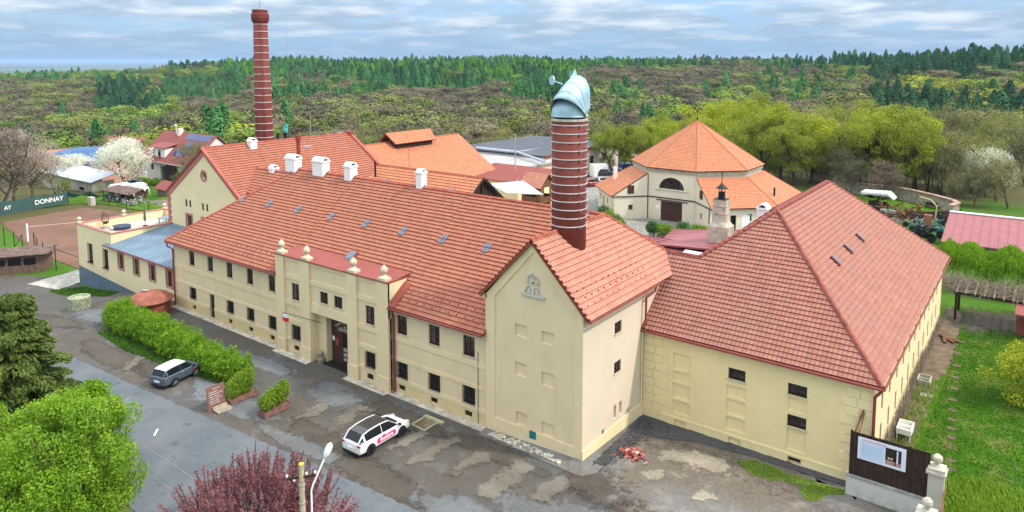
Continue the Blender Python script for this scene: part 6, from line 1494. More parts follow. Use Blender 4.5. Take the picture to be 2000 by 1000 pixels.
pf = thing('garden_fence', 'dark brown board fence panels on a low rendered wall beside the corner building', 'fence', (-5.5, 41, 0))
m = MB(); m.box(-7.6, -3.75, 41.0, 41.35, -.5, 1.1); m.box(-7.65, -3.75, 40.96, 41.4, 1.1, 1.2, 1); m.build('base_wall', [plaster('grey_render', (.50, .50, .45), stain=(.2, .2, .15), amt=.6), M_concrete], pf)
m = MB()
for k in range(26): x = -7.4+.144*k; m.box(x, x+.138, 41.12+.012*(k % 2), 41.16+.012*(k % 2), 1.2, 3.68-.003*(k % 3))
m.build('boards', M_dkbrown, pf)
for x in (-7.5, -4.62): m = MB(); m.box(x, x+.1, 41.08, 41.2, 1.2, 3.74); m.build('fence_post', M_dkbrown, pf)
bn = thing('information_banner', 'wide white printed banner with a dark photo fixed to the brown fence', 'banner', (-5.9, 41.06, 2.85))
m = MB(); m.box(-7.1, -4.76, 41.055, 41.07, 2.27, 3.52); m.build('banner_sheet', plain('banner_white', (.68, .70, .78), .6, .03), bn)
m = MB(); m.box(-6.98, -5.82, 41.048, 41.054, 2.33, 3.3); m.build('blue_text_panel', plain('banner_pale_blue', (.50, .62, .78), .6, .04), bn)
m = MB(); r = random.Random(2); y = 41.046
x = -6.9
while x < -5.75: w_ = r.uniform(.05, .1); m.box(x, x+w_, y-.002, y, 3.33, 3.44); x += w_+.022
m.build('heading_text', plain('faded_pink_print', (.62, .38, .48), .7, .1), bn)
m = MB()
for i in range(6):
    x = -6.88; L_ = r.uniform(.8, 1.02)
    while x < -6.88+L_: w_ = r.uniform(.04, .13); m.box(x, x+w_, y-.002, y, 3.12-.115*i, 3.14-.115*i); x += w_+.02
m.build('body_text', plain('grey_blue_print', (.30, .36, .50), .7, .1), bn)
m = MB(); m.box(-5.74, -4.98, y, 41.054, 2.52, 3.34, 0); m.box(-5.74, -4.98, y-.003, y-.001, 2.42, 2.66, 1); m.box(-5.30, -5.24, y-.006, y-.004, 2.45, 3.3, 2); m.box(-5.12, -5.03, y-.006, y-.004, 2.6, 3.3, 3); m.box(-5.2, -5.13, y-.006, y-.004, 2.6, 3.3, 4)
for x in (-5.62, -5.48): m.box(x, x+.1, y-.006, y-.004, 2.74, 2.82, 4)
m.build('photo_print', [M_dkbrown, plain('photo_brown', (.40, .25, .2), .7, .3, 8), M_black, plain('photo_navy', (.03, .03, .12), .6), M_whitewall], bn)
def pillar(x, y, h, label, w=.36):
    p = thing('gate_pillar', label, 'gate pillar', (x, y, 0), 0, 'gate pillars'); m = MB(); m.box(x-w, x+w, y-w, y+w, -.3, h); m.build('shaft', plaster('pillar_render', (.46, .43, .36), stain=(.25, .24, .2), amt=.5) if 'pillar_render' not in MATS else MATS['pillar_render'], p)
    m = MB(); m.box(x-w-.1, x+w+.1, y-w-.1, y+w+.1, h, h+.12); m.box(x-w-.03, x+w+.03, y-w-.03, y+w+.03, h+.12, h+.3); m.lathe((x, y, h+.3), [(w+.0, 0), (.12, .14), (.1, .2)], 4, a0=PI/4); m.build('capstone', M_stone, p)
    m = MB(); m.lathe((x, y, h+.48), [(.1, 0), (.2, .1), (.24, .22), (.22, .36), (.12, .46), (.02, .5)], 14); o = m.build('ball_finial', M_stone, p); return p
pillar(-3.35, 41.2, 2.75, 'tall rendered gate pillar with stone ball at the end of the brown fence'); pillar(-3.3, 37.0, 2.55, 'nearer gate pillar whose stone ball shows at the bottom edge of the picture', .38)
m = MB(); m.bar((-2.95, 41.0, 1.9), (-2.9, 37.6, 1.2), .08, .12); m.bar((-2.95, 41, 1.0), (-2.9, 37.6, .4), .08, .12); tag(m.build('gate_leaf_rail', M_brown), 'brown wooden gate rails behind the tall gate pillar', 'gate')
m = MB(); m.bar((-7.3, 41.25, 3.6), (-7.1, 42.2, 4.55), .09); m.bar((-7.1, 41.25, 3.6), (-7.05, 42.2, 4.4), .06); tag(m.build('leaning_battens', M_brown), 'weathered battens leaning behind the fence against the corner', 'battens')
# ================================================================== left of the brewery: court, houses, sheds
def gz(x, y): return tz(x, y)
fb = thing('court_windscreen', 'long green windscreen cloth printed DONNAY at the far side of the clay court', 'windscreen', (-142, 52, -2.3))
M_cloth = plain('green_windscreen', (.045, .10, .095), .8, .12, .8); M_net = plain('dark_green_net', (.015, .075, .05), .9, .25, 3)
m = MB(); A = Vector((-141.5, 43.8, 0)); B = Vector((-143.6, 54.4, 0)); m.poly([(*A.xy, -2.35), (*B.xy, -2.25), (*B.xy, -.15), (*A.xy, -.05)]); m.poly([(-141.5+.02, 36, -2.35), (*A.xy, -2.35), (*A.xy, -.05), (-141.3, 36, -.1)])
m.build('cloth', M_cloth, fb)
m = MB()
for k in range(6): p = A.lerp(B, k/5); m = MB(); m.tube([(p.x-.1, p.y, -2.5), (p.x-.1, p.y, .1)], .05, 5); m.build('screen_post', M_black, fb)
d = (B-A).normalized(); M = Matrix(((d.x, 0, -d.y*-1, 0), (d.y, 0, -d.x, 0), (0, 1, 0, 0), (0, 0, 0, 1)))
M = Matrix.Translation(A.lerp(B, .68)-Vector((-142, 52, -2.3))+Vector((.12, 0, -1.15))) @ Matrix(((d.x, 0, d.y, 0), (d.y, 0, -d.x, 0), (0, 1, 0, 0), (0, 0, 0, 1)))
text('DONNAY', 1.15, M, M_whitepaint, fb, bold=.03)
M2_ = Matrix.Translation(A.lerp(B, .03)-Vector((-142, 52, -2.3))+Vector((.12, 0, -1.2))) @ Matrix(((d.x, 0, d.y, 0), (d.y, 0, -d.x, 0), (0, 1, 0, 0), (0, 0, 0, 1)))
text('AY', .9, M2_, M_whitepaint, fb, bold=.03)
nt = thing('court_fence_net', 'drooping dark green net on thin posts beside the printed windscreen', 'net fence', (-138, 56, -2.3))
m = MB(); pts = [(-143.6, 54.4), (-140.2, 56.8), (-135.2, 57.9), (-129.5, 58.4), (-122, 58.6)]
for i, p in enumerate(pts): m = MB(); m.tube([(*p, -2.5), (*p, .1)], .06, 5); m.build('net_post', M_black, nt)
m = MB()
for i in range(2):
    a, b = pts[i], pts[i+1]
    for k in range(8):
        t0, t1 = k/8, (k+1)/8; f = lambda t: -.1-.5*math.sin(PI*t); g_ = lambda t: -1.0-.25*math.sin(7*t)
        m.poly([(a[0]+(b[0]-a[0])*t0, a[1]+(b[1]-a[1])*t0, g_(t0)), (a[0]+(b[0]-a[0])*t1, a[1]+(b[1]-a[1])*t1, g_(t1)), (a[0]+(b[0]-a[0])*t1, a[1]+(b[1]-a[1])*t1, f(t1)), (a[0]+(b[0]-a[0])*t0, a[1]+(b[1]-a[1])*t0, f(t0))])
m.build('netting', M_net, nt)
ns = thing('tennis_net', 'tennis net with a white top band and white post across the clay court', 'tennis net', (-117.7, 39, -2.3))
m = MB(); m.tube([(-117.75, 38.95, -2.4), (-117.75, 38.95, .3)], .13, 8); m.build('post', M_whitepaint, ns)
m = MB(); m.bar((-117.75, 38.95, -.15), (-112.5, 51.5, -.25), .10, .06); m.build('top_band', plain('net_band', (.55, .42, .36), .8), ns)
wp = thing('court_fence', 'row of thin rusty fence posts with braces and gate along the near court edge', 'fence', (-108, 36, -2.3))
for x, y, z1 in ((-121.5, 36.3, .7), (-117.75, 36.03, .3), (-112.46, 35.55, .6), (-110.66, 35.92, .4), (-110.9, 37.4, .3), (-101.76, 35.25, .8), (-98.5, 35.45, 1.0), (-107.5, 36.6, .1)):
    m = MB(); m.tube([(x, y, gz(x, y)-.1), (x, y, z1)], .06, 5); m.build('fence_post', M_dkbrown, wp)
m = MB()
for a, b in (((-101.6, 35.2, .3), (-103.4, 34.4, -2.2)), ((-98.5, 35.45, .4), (-92.0, 38.2, -1.2)), ((-98.5, 35.45, .2), (-100.6, 33.9, -2.2)), ((-110.7, 35.9, .2), (-112.3, 35.2, -2.0)), ((-110.9, 37.4, .2), (-107.5, 36.6, 0)), ((-110.9, 37.4, -.7), (-107.5, 36.6, -.9))): m.tube([a, b], .04, 5)
m.build('brace', M_dkbrown, wp)
sh = thing('old_wooden_shed', 'old open fronted shed with sagging corrugated roof at the left edge', 'shed', (-101, 32, -2.3))
m = MB(); m.wall((-104.5, 29.3), X1, 4.9, -2.5, .0, [(.8, 1.8, -1.1, -.35, .15), (2.1, 3.3, -1.1, -.3, .15), (3.5, 4.5, -1.1, -.4, .15)]) if False else None
c0 = Vector((-103.2, 28.6)); c1_ = Vector((-99.0, 34.3)); L_ = (c1_-c0).length; ud = ((c1_-c0).x/L_, (c1_-c0).y/L_)
m.wall(tuple(c0), ud, L_, -2.5, -.15, [(1.6, 2.9, -1.35, -.5, .2), (3.2, 4.6, -1.35, -.4, .2), (4.9, 6.2, -1.35, -.45, .2)])
ix, iy = -ud[1], ud[0]; m.wall(tuple(c1_), (ix, iy), 3.2, -2.5, -.1); m.build('wall', plain('weathered_red_boards', (.15, .09, .07), .9, .35, 2.5), sh)
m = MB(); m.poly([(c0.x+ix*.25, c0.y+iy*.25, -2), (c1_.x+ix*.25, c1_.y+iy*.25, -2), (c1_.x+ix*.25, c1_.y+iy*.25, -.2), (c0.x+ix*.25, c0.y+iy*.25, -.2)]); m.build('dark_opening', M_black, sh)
m = MB(); m.slab([(c0.x-ud[0]-ix*.6, c0.y-ud[1]-iy*.6, -.15), (c1_.x+ud[0]*.7-ix*.6, c1_.y+ud[1]*.7-iy*.6, .05), (c1_.x+ud[0]*.7+ix*3.6, c1_.y+ud[1]*.7+iy*3.6, .25), (c0.x-ud[0]+ix*3.6, c0.y-ud[1]+iy*3.6, .1)], (0, 0, 1), .08); m.build('roof', plain('rusty_corrugated_roof', (.13, .085, .07), .9, .4, 1.5), sh)

# white house
wh = thing('white_house', 'white house with dark red roof, dormer and blue solar panels among gardens on the left', 'house', (-155, 82, -2.5))
HX0, HX1, HY0, HY1 = -168.5, -146.5, 80.0, 92.0; HB = gz(-155, 82)-.6
M_dkred = plain('dark_red_roofing', (.23, .065, .06), .8, .15, 1.2); M_solar = mk('solar_glass', .12, .6); M_solar.col(M_solar.mix(M_solar.rng(M_solar.noise(.8, 2), .4, .6), (.015, .03, .12), (.03, .05, .2))); M_solar = MATS['solar_glass']
m = MB(); m.wall((HX0, HY0), X1, HX1-HX0, HB, 1.2, [(4.2, 5.4, -.9, .6, .2), (8.4, 11.6, HB+.1, .3, .5)]); m.wall((HX1, HY0), Y1, 12, HB, 1.3, [(4, 5.2, -.8, .6, .2)]); m.wall((HX0, HY1), (0, -1), 12, HB, 1.3)
m.poly([(HX1, HY0, 1.3), (HX1, HY1, 1.3), (HX1, 86, 7.0)]); m.poly([(HX0, HY1, 1.3), (HX0, HY0, 1.3), (HX0, 86, 7.0)]); m.build('wall', M_whitewall, wh)
window(wh, (HX0+4.2, HY0, -.9), X1, 1.2, 1.5, .18, bars=(1, 0)); 
m = MB(); m.slab([(HX0-.5, HY0-.7, 1.0), (HX1+.4, HY0-.7, 1.0), (HX1+.4, 86, 7.25), (HX0-.5, 86, 7.25)], (0, -.7, .72), .15); m.slab([(HX1+.4, HY1+.5, 1.2), (HX0-.5, HY1+.5, 1.2), (HX0-.5, 86, 7.25), (HX1+.4, 86, 7.25)], (0, .7, .72), .15); ho = m.build('roof', M_dkred, wh)
m = MB(); m.box(-164.6, -158.4, 80.3, 85.5, 1.1, 4.2); dr = m.build('dormer', M_whitewall, wh)
m = MB(); m.slab([(-165.0, 79.9, 4.2), (-158.0, 79.9, 4.2), (-158.0, 85.9, 5.4), (-165.0, 85.9, 5.4)], (0, 0, 1), .15); m.build('dormer_roof', M_dkred, dr)
m = MB(); m.box(-163.7, -162.6, 80.22, 80.3, 1.9, 3.8); m.box(-161.2, -160.2, 80.22, 80.3, 2.0, 3.8); m.build('dormer_window', M_glass, dr)
m = MB(); m.box(-164.9, -146.2, 79.0, 80.3, 1.0, 1.2); m.build('balcony_slab', M_concrete, wh)
for (xa, xb, ya, yb) in ((-157.2, -147.3, 84.4, 85.7), (-154.6, -152.0, 82.7, 84.1), (-156.6, -151.8, 80.9, 82.4)):
    z_ = lambda y: 1.0+6.25*(y-79.3)/6.7+.28
    n = max(1, int((xb-xa)/1.05)); m = MB()
    for k in range(n): x_ = xa+k*(xb-xa)/n; m.poly([(x_+.04, ya, z_(ya)), (x_+(xb-xa)/n-.04, ya, z_(ya)), (x_+(xb-xa)/n-.04, yb, z_(yb)), (x_+.04, yb, z_(yb))])
    m.build('solar_panels', M_solar, wh)
m = MB(); m.box(-161.4, -160.3, 85.0, 85.9, 5.6, 8.2); m.build('chimney_stack', M_pinkish, wh)
m = MB(); m.tube([(-162.5, 85.4, 6.5), (-162.5, 85.4, 9.3)], .06, 5); m.obox((-162.5, 85.2, 8.9), .3, .05, .3); m.build('aerial', M_whitepaint, wh)
m = MB(); m.box(-156.5, -152.5, 79.4, 80.0, HB, .9); m.build('porch', M_dkbrown, wh)
# blue roofed pink house
bh = thing('pink_house', 'low pink house with a wide blue metal roof at the left', 'house', (-185, 74, -2.5)); hb = -6
m = MB(); m.wall((-204, 72), X1, 33, hb, .6, [(3, 14, -4.4, -1.9, 2.5), (21.5, 25.5, -1.6, -.2, .25)]); m.wall((-171, 72), Y1, 9, hb, 1.1); m.wall((-204, 81), (0, -1), 9, hb, 1.1); m.build('wall', M_pinkwall, bh)
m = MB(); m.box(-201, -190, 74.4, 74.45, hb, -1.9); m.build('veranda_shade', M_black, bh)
for x in (-200.8, -197, -193.5, -190.1): m = MB(); m.box(x, x+.25, 72.0, 72.25, -5, -1.0); m.build('veranda_post', M_brown, bh)
m = MB(); m.slab([(-206.5, 70.8, -.6), (-184.3, 70.8, -1.6), (-184.3, 71.0, -1.5), (-181.5, 79, 2.6), (-199, 79, 1.7), (-208, 76.5, .1)][:2]+[(-181.8, 80, 3.0), (-207, 80, .9)], (0, -.3, .95), .12); m.slab([(-184.3, 70.9, -1.5), (-170.3, 71.6, .9), (-175, 81, 3.6), (-184, 81, 3.2)], (0, -.3, .95), .14)
bro_ = m.build('metal_roof', plain('deep_blue_sheet_roof', (.05, .12, .27), .6, .12, .4, spec=.3), bh)
m = MB()
for k in range(26):
    x_ = -206.3+.9*k; m.bar((x_, 70.9, -.42-.045*.9*k), (x_-.2*0, 80, 1.05+.088*.9*k), .07, .08)
m.build('roof_seams', M_blue, bh)
m = MB(); m.slab([(-216, 84, -.2), (-190, 84, 1.4), (-190, 92, 3.2), (-216, 92, 2.6)], (0, 0, 1), .2); m.box(-215, -191, 84.4, 91.5, -6, -.1); tag(m.build('red_roofed_house', M_dkred), 'dull red tiled roof of a house just behind the blue roofed pink house', 'house')
ls = thing('long_shed', 'long low shed with a pale metal roof in front of the pink house', 'shed', (-178, 66, -3)) 
m = MB(); m.wall((-187.5, 66.0), X1, 26, -5.5, -1.95, [(19.5, 22, -4.2, -3.4, .2)]); m.wall((-161.5, 66), Y1, 4.5, -5.5, -1.8); m.wall((-187.5, 70.5), (0, -1), 4.5, -5.5, -1.8); m.build('wall', plain('old_grey_render', (.40, .37, .30), .95, .25, .6), ls)
m = MB(); m.slab([(-188.4, 65.4, -2.0), (-160.9, 65.4, -1.9), (-160.9, 70.9, -.5), (-186.2, 70.9, -.3)], (0, 0, 1), .12); m.build('metal_roof', plain('pale_sheet_roof', (.48, .50, .55), .5, .1, .6), ls)
def box_hedge(x0_, x1_, y0_, y1_, h, label, leaf=None, n=1500, size=.3, seed=1):
    z = gz((x0_+x1_)/2, (y0_+y1_)/2); bl = []; r_ = random.Random(seed); k = max(2, int((x1_-x0_)/1.0))
    for i in range(k): bl.append((x0_+(x1_-x0_)*(i+.5)/k, (y0_+y1_)/2, z+h*.5, (x1_-x0_)/k*.8, (y1_-y0_)*.6, h*.55))
    o = quads('garden_hedge', cloud(bl, n, size, seed, shell=.7), leaf or L_hedge, None); return tag(o, label, 'hedge')
box_hedge(-163.5, -160, 76.5, 78, 1.6, 'left clipped hedge block in front of the white house'); box_hedge(-159.5, -153.5, 77.5, 79, 1.4, 'low bright hedge along the lawn of the white house', n=2200); box_hedge(-152.5, -148.5, 79, 81, 3.0, 'tall dark clipped hedge at the right corner of the white house', L_box, 2200, .35)
sheet('garden_grass', [(-166, 68), (-130, 60), (-131, 76), (-146, 79), (-166, 77)], M_lawn, .05, .3, 60); sheet('grass_verge', [(-143, 42), (-144, 56), (-134, 58.5), (-120, 60), (-118, 63), (-140, 64), (-160, 62), (-150, 44)], M_lawn, .06, .3, 61); sheet('gravel_drive', [(-134, 62), (-132, 69), (-118, 72), (-92, 66), (-92, 59), (-120, 58.5)], M_gravel, .055, .3, 62)
def woodpile(x0_, x1_, y0_, y1_, h, label, n=260, seed=1, tarp=True):
    r_ = random.Random(seed); z = gz(x0_, y0_); p = thing('covered_woodpile', label, 'woodpile', ((x0_+x1_)/2, (y0_+y1_)/2, z), 0, 'covered woodpiles'); m = MB(); m.box(x0_+.1, x1_-.1, y0_+.15, y1_-.1, z-.3, z+h*.95, 1)
    for k in range(n): x_ = r_.uniform(x0_, x1_); zz_ = r_.uniform(z, z+h); m.tube([(x_, y0_-.05, zz_), (x_, y0_+.3, zz_)], r_.uniform(.06, .12), 6, m=0)
    for k in range(n//2): y_ = r_.uniform(y0_, y1_); zz_ = r_.uniform(z, z+h); m.tube([(x1_-.3, y_, zz_), (x1_+.05, y_, zz_)], r_.uniform(.06, .12), 6, m=0)
    m.build('logs', [plain('cut_log_ends', (.20, .14, .09), .9, .4, 6) if 'cut_log_ends' not in MATS else MATS['cut_log_ends'], M_dkbrown], p)
    if tarp:
        m = MB(); nx, ny = 14, 9; g_ = [[Vector((x0_-.25+(x1_-x0_+.5)*i/nx, y0_-.35+(y1_-y0_+.7)*j/ny, z+h+.35*math.sin(PI*i/nx)+.1*math.sin(i*2.1+j)-(.9+.3*math.sin(i*1.9) if j in (0, ny) else 0)-(.7+.3*math.sin(j*2.3) if i in (0, nx) else 0))) for j in range(ny+1)] for i in range(nx+1)]
        for i in range(nx):
            for j in range(ny): m.poly([g_[i][j], g_[i+1][j], g_[i+1][j+1], g_[i][j+1]])
        m.build('tarpaulin', MATS.get('white_tarpaulin') or plain('white_tarpaulin', (.68, .67, .66), .7, .08, 2), p, smooth=True)
woodpile(-145.8, -142.2, 62.5, 65.5, 2.6, 'left woodpile under a white tarpaulin behind the clay court', seed=2); woodpile(-141.8, -138.4, 64.0, 66.5, 2.7, 'right woodpile under a white tarpaulin next to the small red shed', seed=3)
rs_ = thing('small_red_shed', 'small shed with a dark red roof right of the covered woodpiles', 'shed', (-138, 70, -2.5)); z = gz(-138, 70); m = MB(); m.box(-139.7, -135.7, 69.0, 72, z-.3, z+1.5); m.build('wall', M_plank, rs_); m = MB(); m.slab([(-140, 68.4, z+1.5), (-135.3, 68.4, z+1.5), (-135.3, 70.4, z+2.9), (-140, 70.4, z+2.9)], (0, -.5, .8), .1); m.slab([(-135.3, 72.4, z+1.5), (-140, 72.4, z+1.5), (-140, 70.4, z+2.9), (-135.3, 70.4, z+2.9)], (0, .5, .8), .1); m.build('roof', M_dkred, rs_)
bs = thing('bicycle_shelter', 'low shelter with a rusty sheet roof full of scrap bicycles beyond the terrace', 'shelter', (-136, 61, -2.5)); z = gz(-136, 61); m = MB(); m.slab([(-142, 59.6, z+1.9), (-134.2, 61, z+1.5), (-134.8, 64, z+2.2), (-142.5, 62.8, z+2.4)], (0, 0, 1), .1); m.build('roof', MATS['rusty_corrugated_roof'], bs)
m = MB()
for q in ((-141.8, 59.8), (-134.5, 61.2), (-135, 63.7), (-142.2, 62.6)): m.tube([(*q, z), (*q, z+2)], .07, 5)
m.build('posts', M_dkbrown, bs)
r = random.Random(9)
def bike(x, y, z, a, lab, first=[None]):
    b = thing('bicycle', lab, 'bicycle', (x, y, z), a, 'bicycles heaped under the shelter'); m = MB(); m.tube([(-.3, 0, .35), (0, 0, .8), (.45, 0, .8), (.1, 0, .3), (-.3, 0, .35)], .03, 4); m.tube([(.45, 0, .8), (.6, 0, .35)], .03, 4); m.build('frame', M_steel, b, local=True)
    for xx in (-.5, .6): m = MB(); m.tube([(xx+.34*math.cos(2*PI*k/14), 0, .35+.34*math.sin(2*PI*k/14)) for k in range(15)], .03, 4, cap=False); m.build('wheel', M_black, b, local=True)
    return b
b0 = bike(-140.8, 60.2, z, .3, 'old bicycle heaped with others under the rusty sheet shelter')
for k in range(13): dup(b0, (r.uniform(-141, -132.6), r.uniform(59.4, 61.8), z+r.uniform(0, .5)), r.uniform(0, 3))
m = MB()
for k in range(60): a = Vector((r.uniform(-135, -131), r.uniform(60, 63), z+r.uniform(0, .9))); m.bar(a, a+Vector((r.uniform(-.9, .9), r.uniform(-.9, .9), r.uniform(-.4, .5))), r.uniform(.04, .2))
o = m.build('scrap_heap', [M_concrete]); o['kind'] = 'stuff'; o['label'] = 'grey heap of scrap metal beside the bicycle shelter'
m = MB(); z2 = gz(-126, 66)
for k in range(5): m.obox((-131+k*1.4, 68+.5*k, z2+.2), 1.3, .8, .06, .3*k)
tag(m.build('white_sheets', M_whitepaint), 'loose white sheets lying on the gravel behind the terrace', 'sheeting')
m = MB(); z2 = gz(-137.5, 57); m.box(-139.2, -137.8, 55.9, 56.7, z2, z2+1.5); tag(m.build('stone_block', M_stone), 'pale stone block with a cap standing at the edge of the court', 'stone block')

# ================================================================== yard behind: flat buildings, containers
wb = thing('flat_workshop', 'long pale workshop with dark flat roof at the back of the yard', 'building', (-90, 132, 0))
m = MB(); m.wall((-79.6, 117), Y1, 30.5, -1, 4.6, [(17.5, 19.2, 1.4, 3.0, .2), (23, 24.8, 1.4, 3.2, .2)]); m.wall((-104, 117), X1, 24.4, -1, 4.6); m.build('wall', M_pinkish, wb)
window(wb, (-79.6, 134.5, 1.4), Y1, 1.7, 1.6, .18); window(wb, (-79.6, 140, 1.4), Y1, 1.8, 1.8, .18)
m = MB(); m.box(-104.2, -79.4, 116.8, 147.7, 4.6, 4.95); t = mk('bitumen_roof', .8, .3); t.col(t.mix(t.rng(t.noise(.12, 5, .6, stretch=(1, .4, 1)), .60, .66), t.mix(t.rng(t.noise(.5, 4), .3, .7), (.055, .06, .075), (.09, .10, .12)), (.30, .34, .40))); m.build('flat_roof', MATS['bitumen_roof'], wb)
m = MB(); m.box(-79.42, -79.3, 116.8, 147.7, 4.5, 5.02); m.build('roof_edge', M_redmetal, wb)
gb = thing('grey_roofed_garage', 'flat grey roofed garage block with open bays in front of the dark roofed workshop', 'building', (-86, 105, 0))
m = MB(); m.wall((-76.9, 94.5), Y1, 21.5, -1, 3.9, [(2, 9.8, -.5, 3.1, 1.6), (10.4, 11.8, .8, 2.6, .3), (12.4, 13.8, .6, 2.6, .3)]); m.wall((-97, 94.5), X1, 20.1, -1, 3.9); m.build('wall', M_cream, gb)
m = MB(); m.box(-97.2, -76.5, 94.2, 116.2, 3.9, 4.3); m.build('flat_roof', plain('grey_flat_roof', (.33, .33, .32), .9, .15, .25), gb)
m = MB(); m.box(-78.6, -78.5, 96.5, 104, -.5, 3.1); m.build('dark_bay', M_net, gb)
m = MB(); m.tube([(-97, 116.4, 5.4), (-86, 116.4, 5.3), (-75, 110, 5.0)], .28, 8) ; m.build('roof_pipe', M_steel, gb)
def container(x, y, lx, ly, h, ang, mat, label, cat='container'):
    c = thing('yard_container', label, cat, (x, y, gz(x, y)), ang); m = MB(); m.box(-lx, lx, -ly, ly, .1, h); n = int(lx*2/.35)
    for k in range(n): xx = -lx+.35*k+.1; m.box(xx, xx+.15, -ly-.04, -ly, .2, h-.15)
    m.box(-lx-.05, lx+.05, -ly-.05, ly+.05, h, h+.1); m.build('box_body', mat, c, local=True)
    m = MB(); m.box(lx, lx+.05, -ly*.8, -.05, .3, h-.3); m.box(lx, lx+.05, .05, ly*.8, .3, h-.3); m.build('door', mat, c, local=True); return c
M_bluep = paint('blue_plastic', (.01, .07, .45)); M_teal = paint('teal_paint_gloss', (.04, .22, .18))
container(-75.6, 131.5, 1.6, 1.3, 2.6, .9, M_whitepaint, 'white box container beside the pale workshop wall'); container(-75.2, 143, 1.3, 1.2, 2.0, .9, M_bluep, 'bright blue container standing by the workshop corner'); container(-76.0, 151.5, 1.8, 1.8, 3.3, .7, M_whitewall, 'tall pale box container past the end of the workshop'); container(-69.0, 157, 2.2, 1.3, 3.0, .5, M_teal, 'teal and white van body behind the octagonal barn', 'van body')
r = random.Random(15); m = MB(); z = gz(-104, 150)
for k in range(240): x_, y_ = r.uniform(-116, -96), r.uniform(150, 158); m.tube([(x_, y_, z+r.uniform(.1, 2.2)), (x_+r.uniform(-1, 1), y_+2, z+r.uniform(.1, 2.2))], r.uniform(.12, .25), 6)
o = m.build('log_heap', MATS['cut_log_ends']); o['kind'] = 'stuff'; o['label'] = 'heap of cut logs behind the dark roofed workshop'
m = MB()
for k in range(70): x_, y_ = r.uniform(-70, -60), r.uniform(152, 160); m.obox((x_, y_, gz(x_, y_)+r.uniform(.2, 1.6)), r.uniform(.2, .8), r.uniform(.2, .8), r.uniform(.2, .5), r.uniform(0, 3), m=r.choice([0, 1, 2]))
o = m.build('scrap_heap', [M_dkred, M_concrete, M_whitewall]); o['kind'] = 'stuff'; o['label'] = 'scrap and rubble heap behind the octagonal barn'

# annex with the stone chimney behind the link roof
an = thing('sheet_roofed_annex', 'low annex with pinkish red sheet roofs behind the link between kiln house and corner building', 'building', (-24, 54, 0))
M_rsheet = plain('raspberry_sheet_roof', (.27, .085, .09), .5, .1, .8)
m = MB(); m.box(-27.5, -19.0, 51.8, 58, 0, 8.0); m.build('wall', M_pale, an)
def ribbed(mb, q, n, w=.05):
    a, b, c, d = map(Vector, q); mb.slab([a, b, c, d], (0, 0, 1), .1)
    for k in range(n+1): t = k/n; mb.bar(a.lerp(d, t)+Vector((0, 0, .12)), b.lerp(c, t)+Vector((0, 0, .12)), w, .06)
m = MB(); ribbed(m, [(-26.2, 51.6, 8.35), (-19.2, 51.6, 8.35), (-19.6, 55.5, 8.75), (-27.0, 55.5, 8.7)], 9); ribbed(m, [(-25.2, 53.4, 8.7), (-19.2, 53.2, 9.2), (-18.9, 60, 9.5), (-27.5, 62, 8.0)], 10); m.build('sheet_roof', M_rsheet, an)
m = MB(); m.slab([(-22.4, 51.75, 8.5), (-20.1, 51.75, 8.5), (-20.2, 53.2, 8.72), (-22.5, 53.2, 8.72)], (0, 0, 1), .14); m.build('polycarbonate_light', plain('clear_corrugated', (.55, .58, .66), .4, .08), an)
sc_ = thing('stone_block_chimney', 'squat chimney of cream stone blocks with a small iron lantern cap in the yard', 'chimney', (-20.7, 55.8, 8.5))
m = MB(); x, y = -20.65, 55.9; m.box(x-.85, x+.85, y-.75, y+.75, 8.2, 10.6); m.lathe((x, y, 10.6), [(1.05, 0), (.78, .35)], 4, a0=PI/4)
for k in range(3): m.box(x-.55, x+.55, y-.5, y+.5, 10.95+.62*k, 11.53+.62*k)
m.build('stone_blocks', M_stone, sc_); m = MB(); m.box(x-.54, x+.54, y-.49, y+.49, 10.9, 12.8); m.lathe((x, y, 12.8), [(.28, 0), (.28, .55), (.1, .6)], 12); m.lathe((x, y, 13.65), [(.5, 0), (.1, .35), (.03, .5)], 12); m.tube([(x, y, 13.4), (x, y, 15.0)], .03, 5)
for k in range(3): a = 2.1*k; m.tube([(x+.25*math.cos(a), y+.25*math.sin(a), 13.3), (x+.25*math.cos(a), y+.25*math.sin(a), 13.7)], .02, 4)
m.build('iron_cap', M_black, sc_)

# courtyard planters
def tub(x, y, kind, label, s=1):
    p = thing('courtyard_planter', label, 'planter', (x, y, 0), 0, 'courtyard planters'); m = MB()
    if kind == 'box': m.box(x-1.1, x+1.1, y-.4, y+.4, .05, .6)
    else: m.lathe((x, y, .02), [(.38, 0), (.5, .65), (.55, .7)], 12)
    m.build('trough', M_trough if kind == 'box' else M_concrete, p); bl = [(x+(i-1)*.75 if kind == 'box' else x+(i-1)*.3, y+random.uniform(-.1, .1), 1.35*s, .62, .6, .75*s) for i in range(3)]
    quads('shrub', cloud(bl, 1800, .2, int(x*7) % 97, shell=.5), L_box if kind == 'box' else L_olg, p, (x, y, 0)); return p
tub(-41.9, 87.6, 'tub', 'first grey tub with grey green oleander from the left in the cobbled yard'); tub(-39.9, 87.4, 'box', 'left long brown box of dark shrubs between the two grey tubs in the yard'); tub(-37.9, 88.6, 'tub', 'grey tub with a pale green oleander between two brown shrub boxes', 1.15); tub(-35.9, 89.8, 'box', 'right long brown box of dark shrubs nearest the roof corner')
for i, (x, y) in enumerate([(-52.8, 93.6), (-50.6, 91.2), (-48.2, 89.0), (-46.4, 86.6), (-44.8, 84.0), (-49.5, 87.0)]):
    z = 0; bl = [(x, y, 1.0, .95, .95, .95), (x+.5, y-.4, .8, .7, .7, .7)]; tag(quads('yard_shrub', cloud(bl, 1500, .24, i+30, shell=.5), L_box if i % 2 else L_olg), 'leafy shrub in the loose row along the cobbled yard beside the kiln roof', 'shrub', 'shrubs along the cobbled yard')

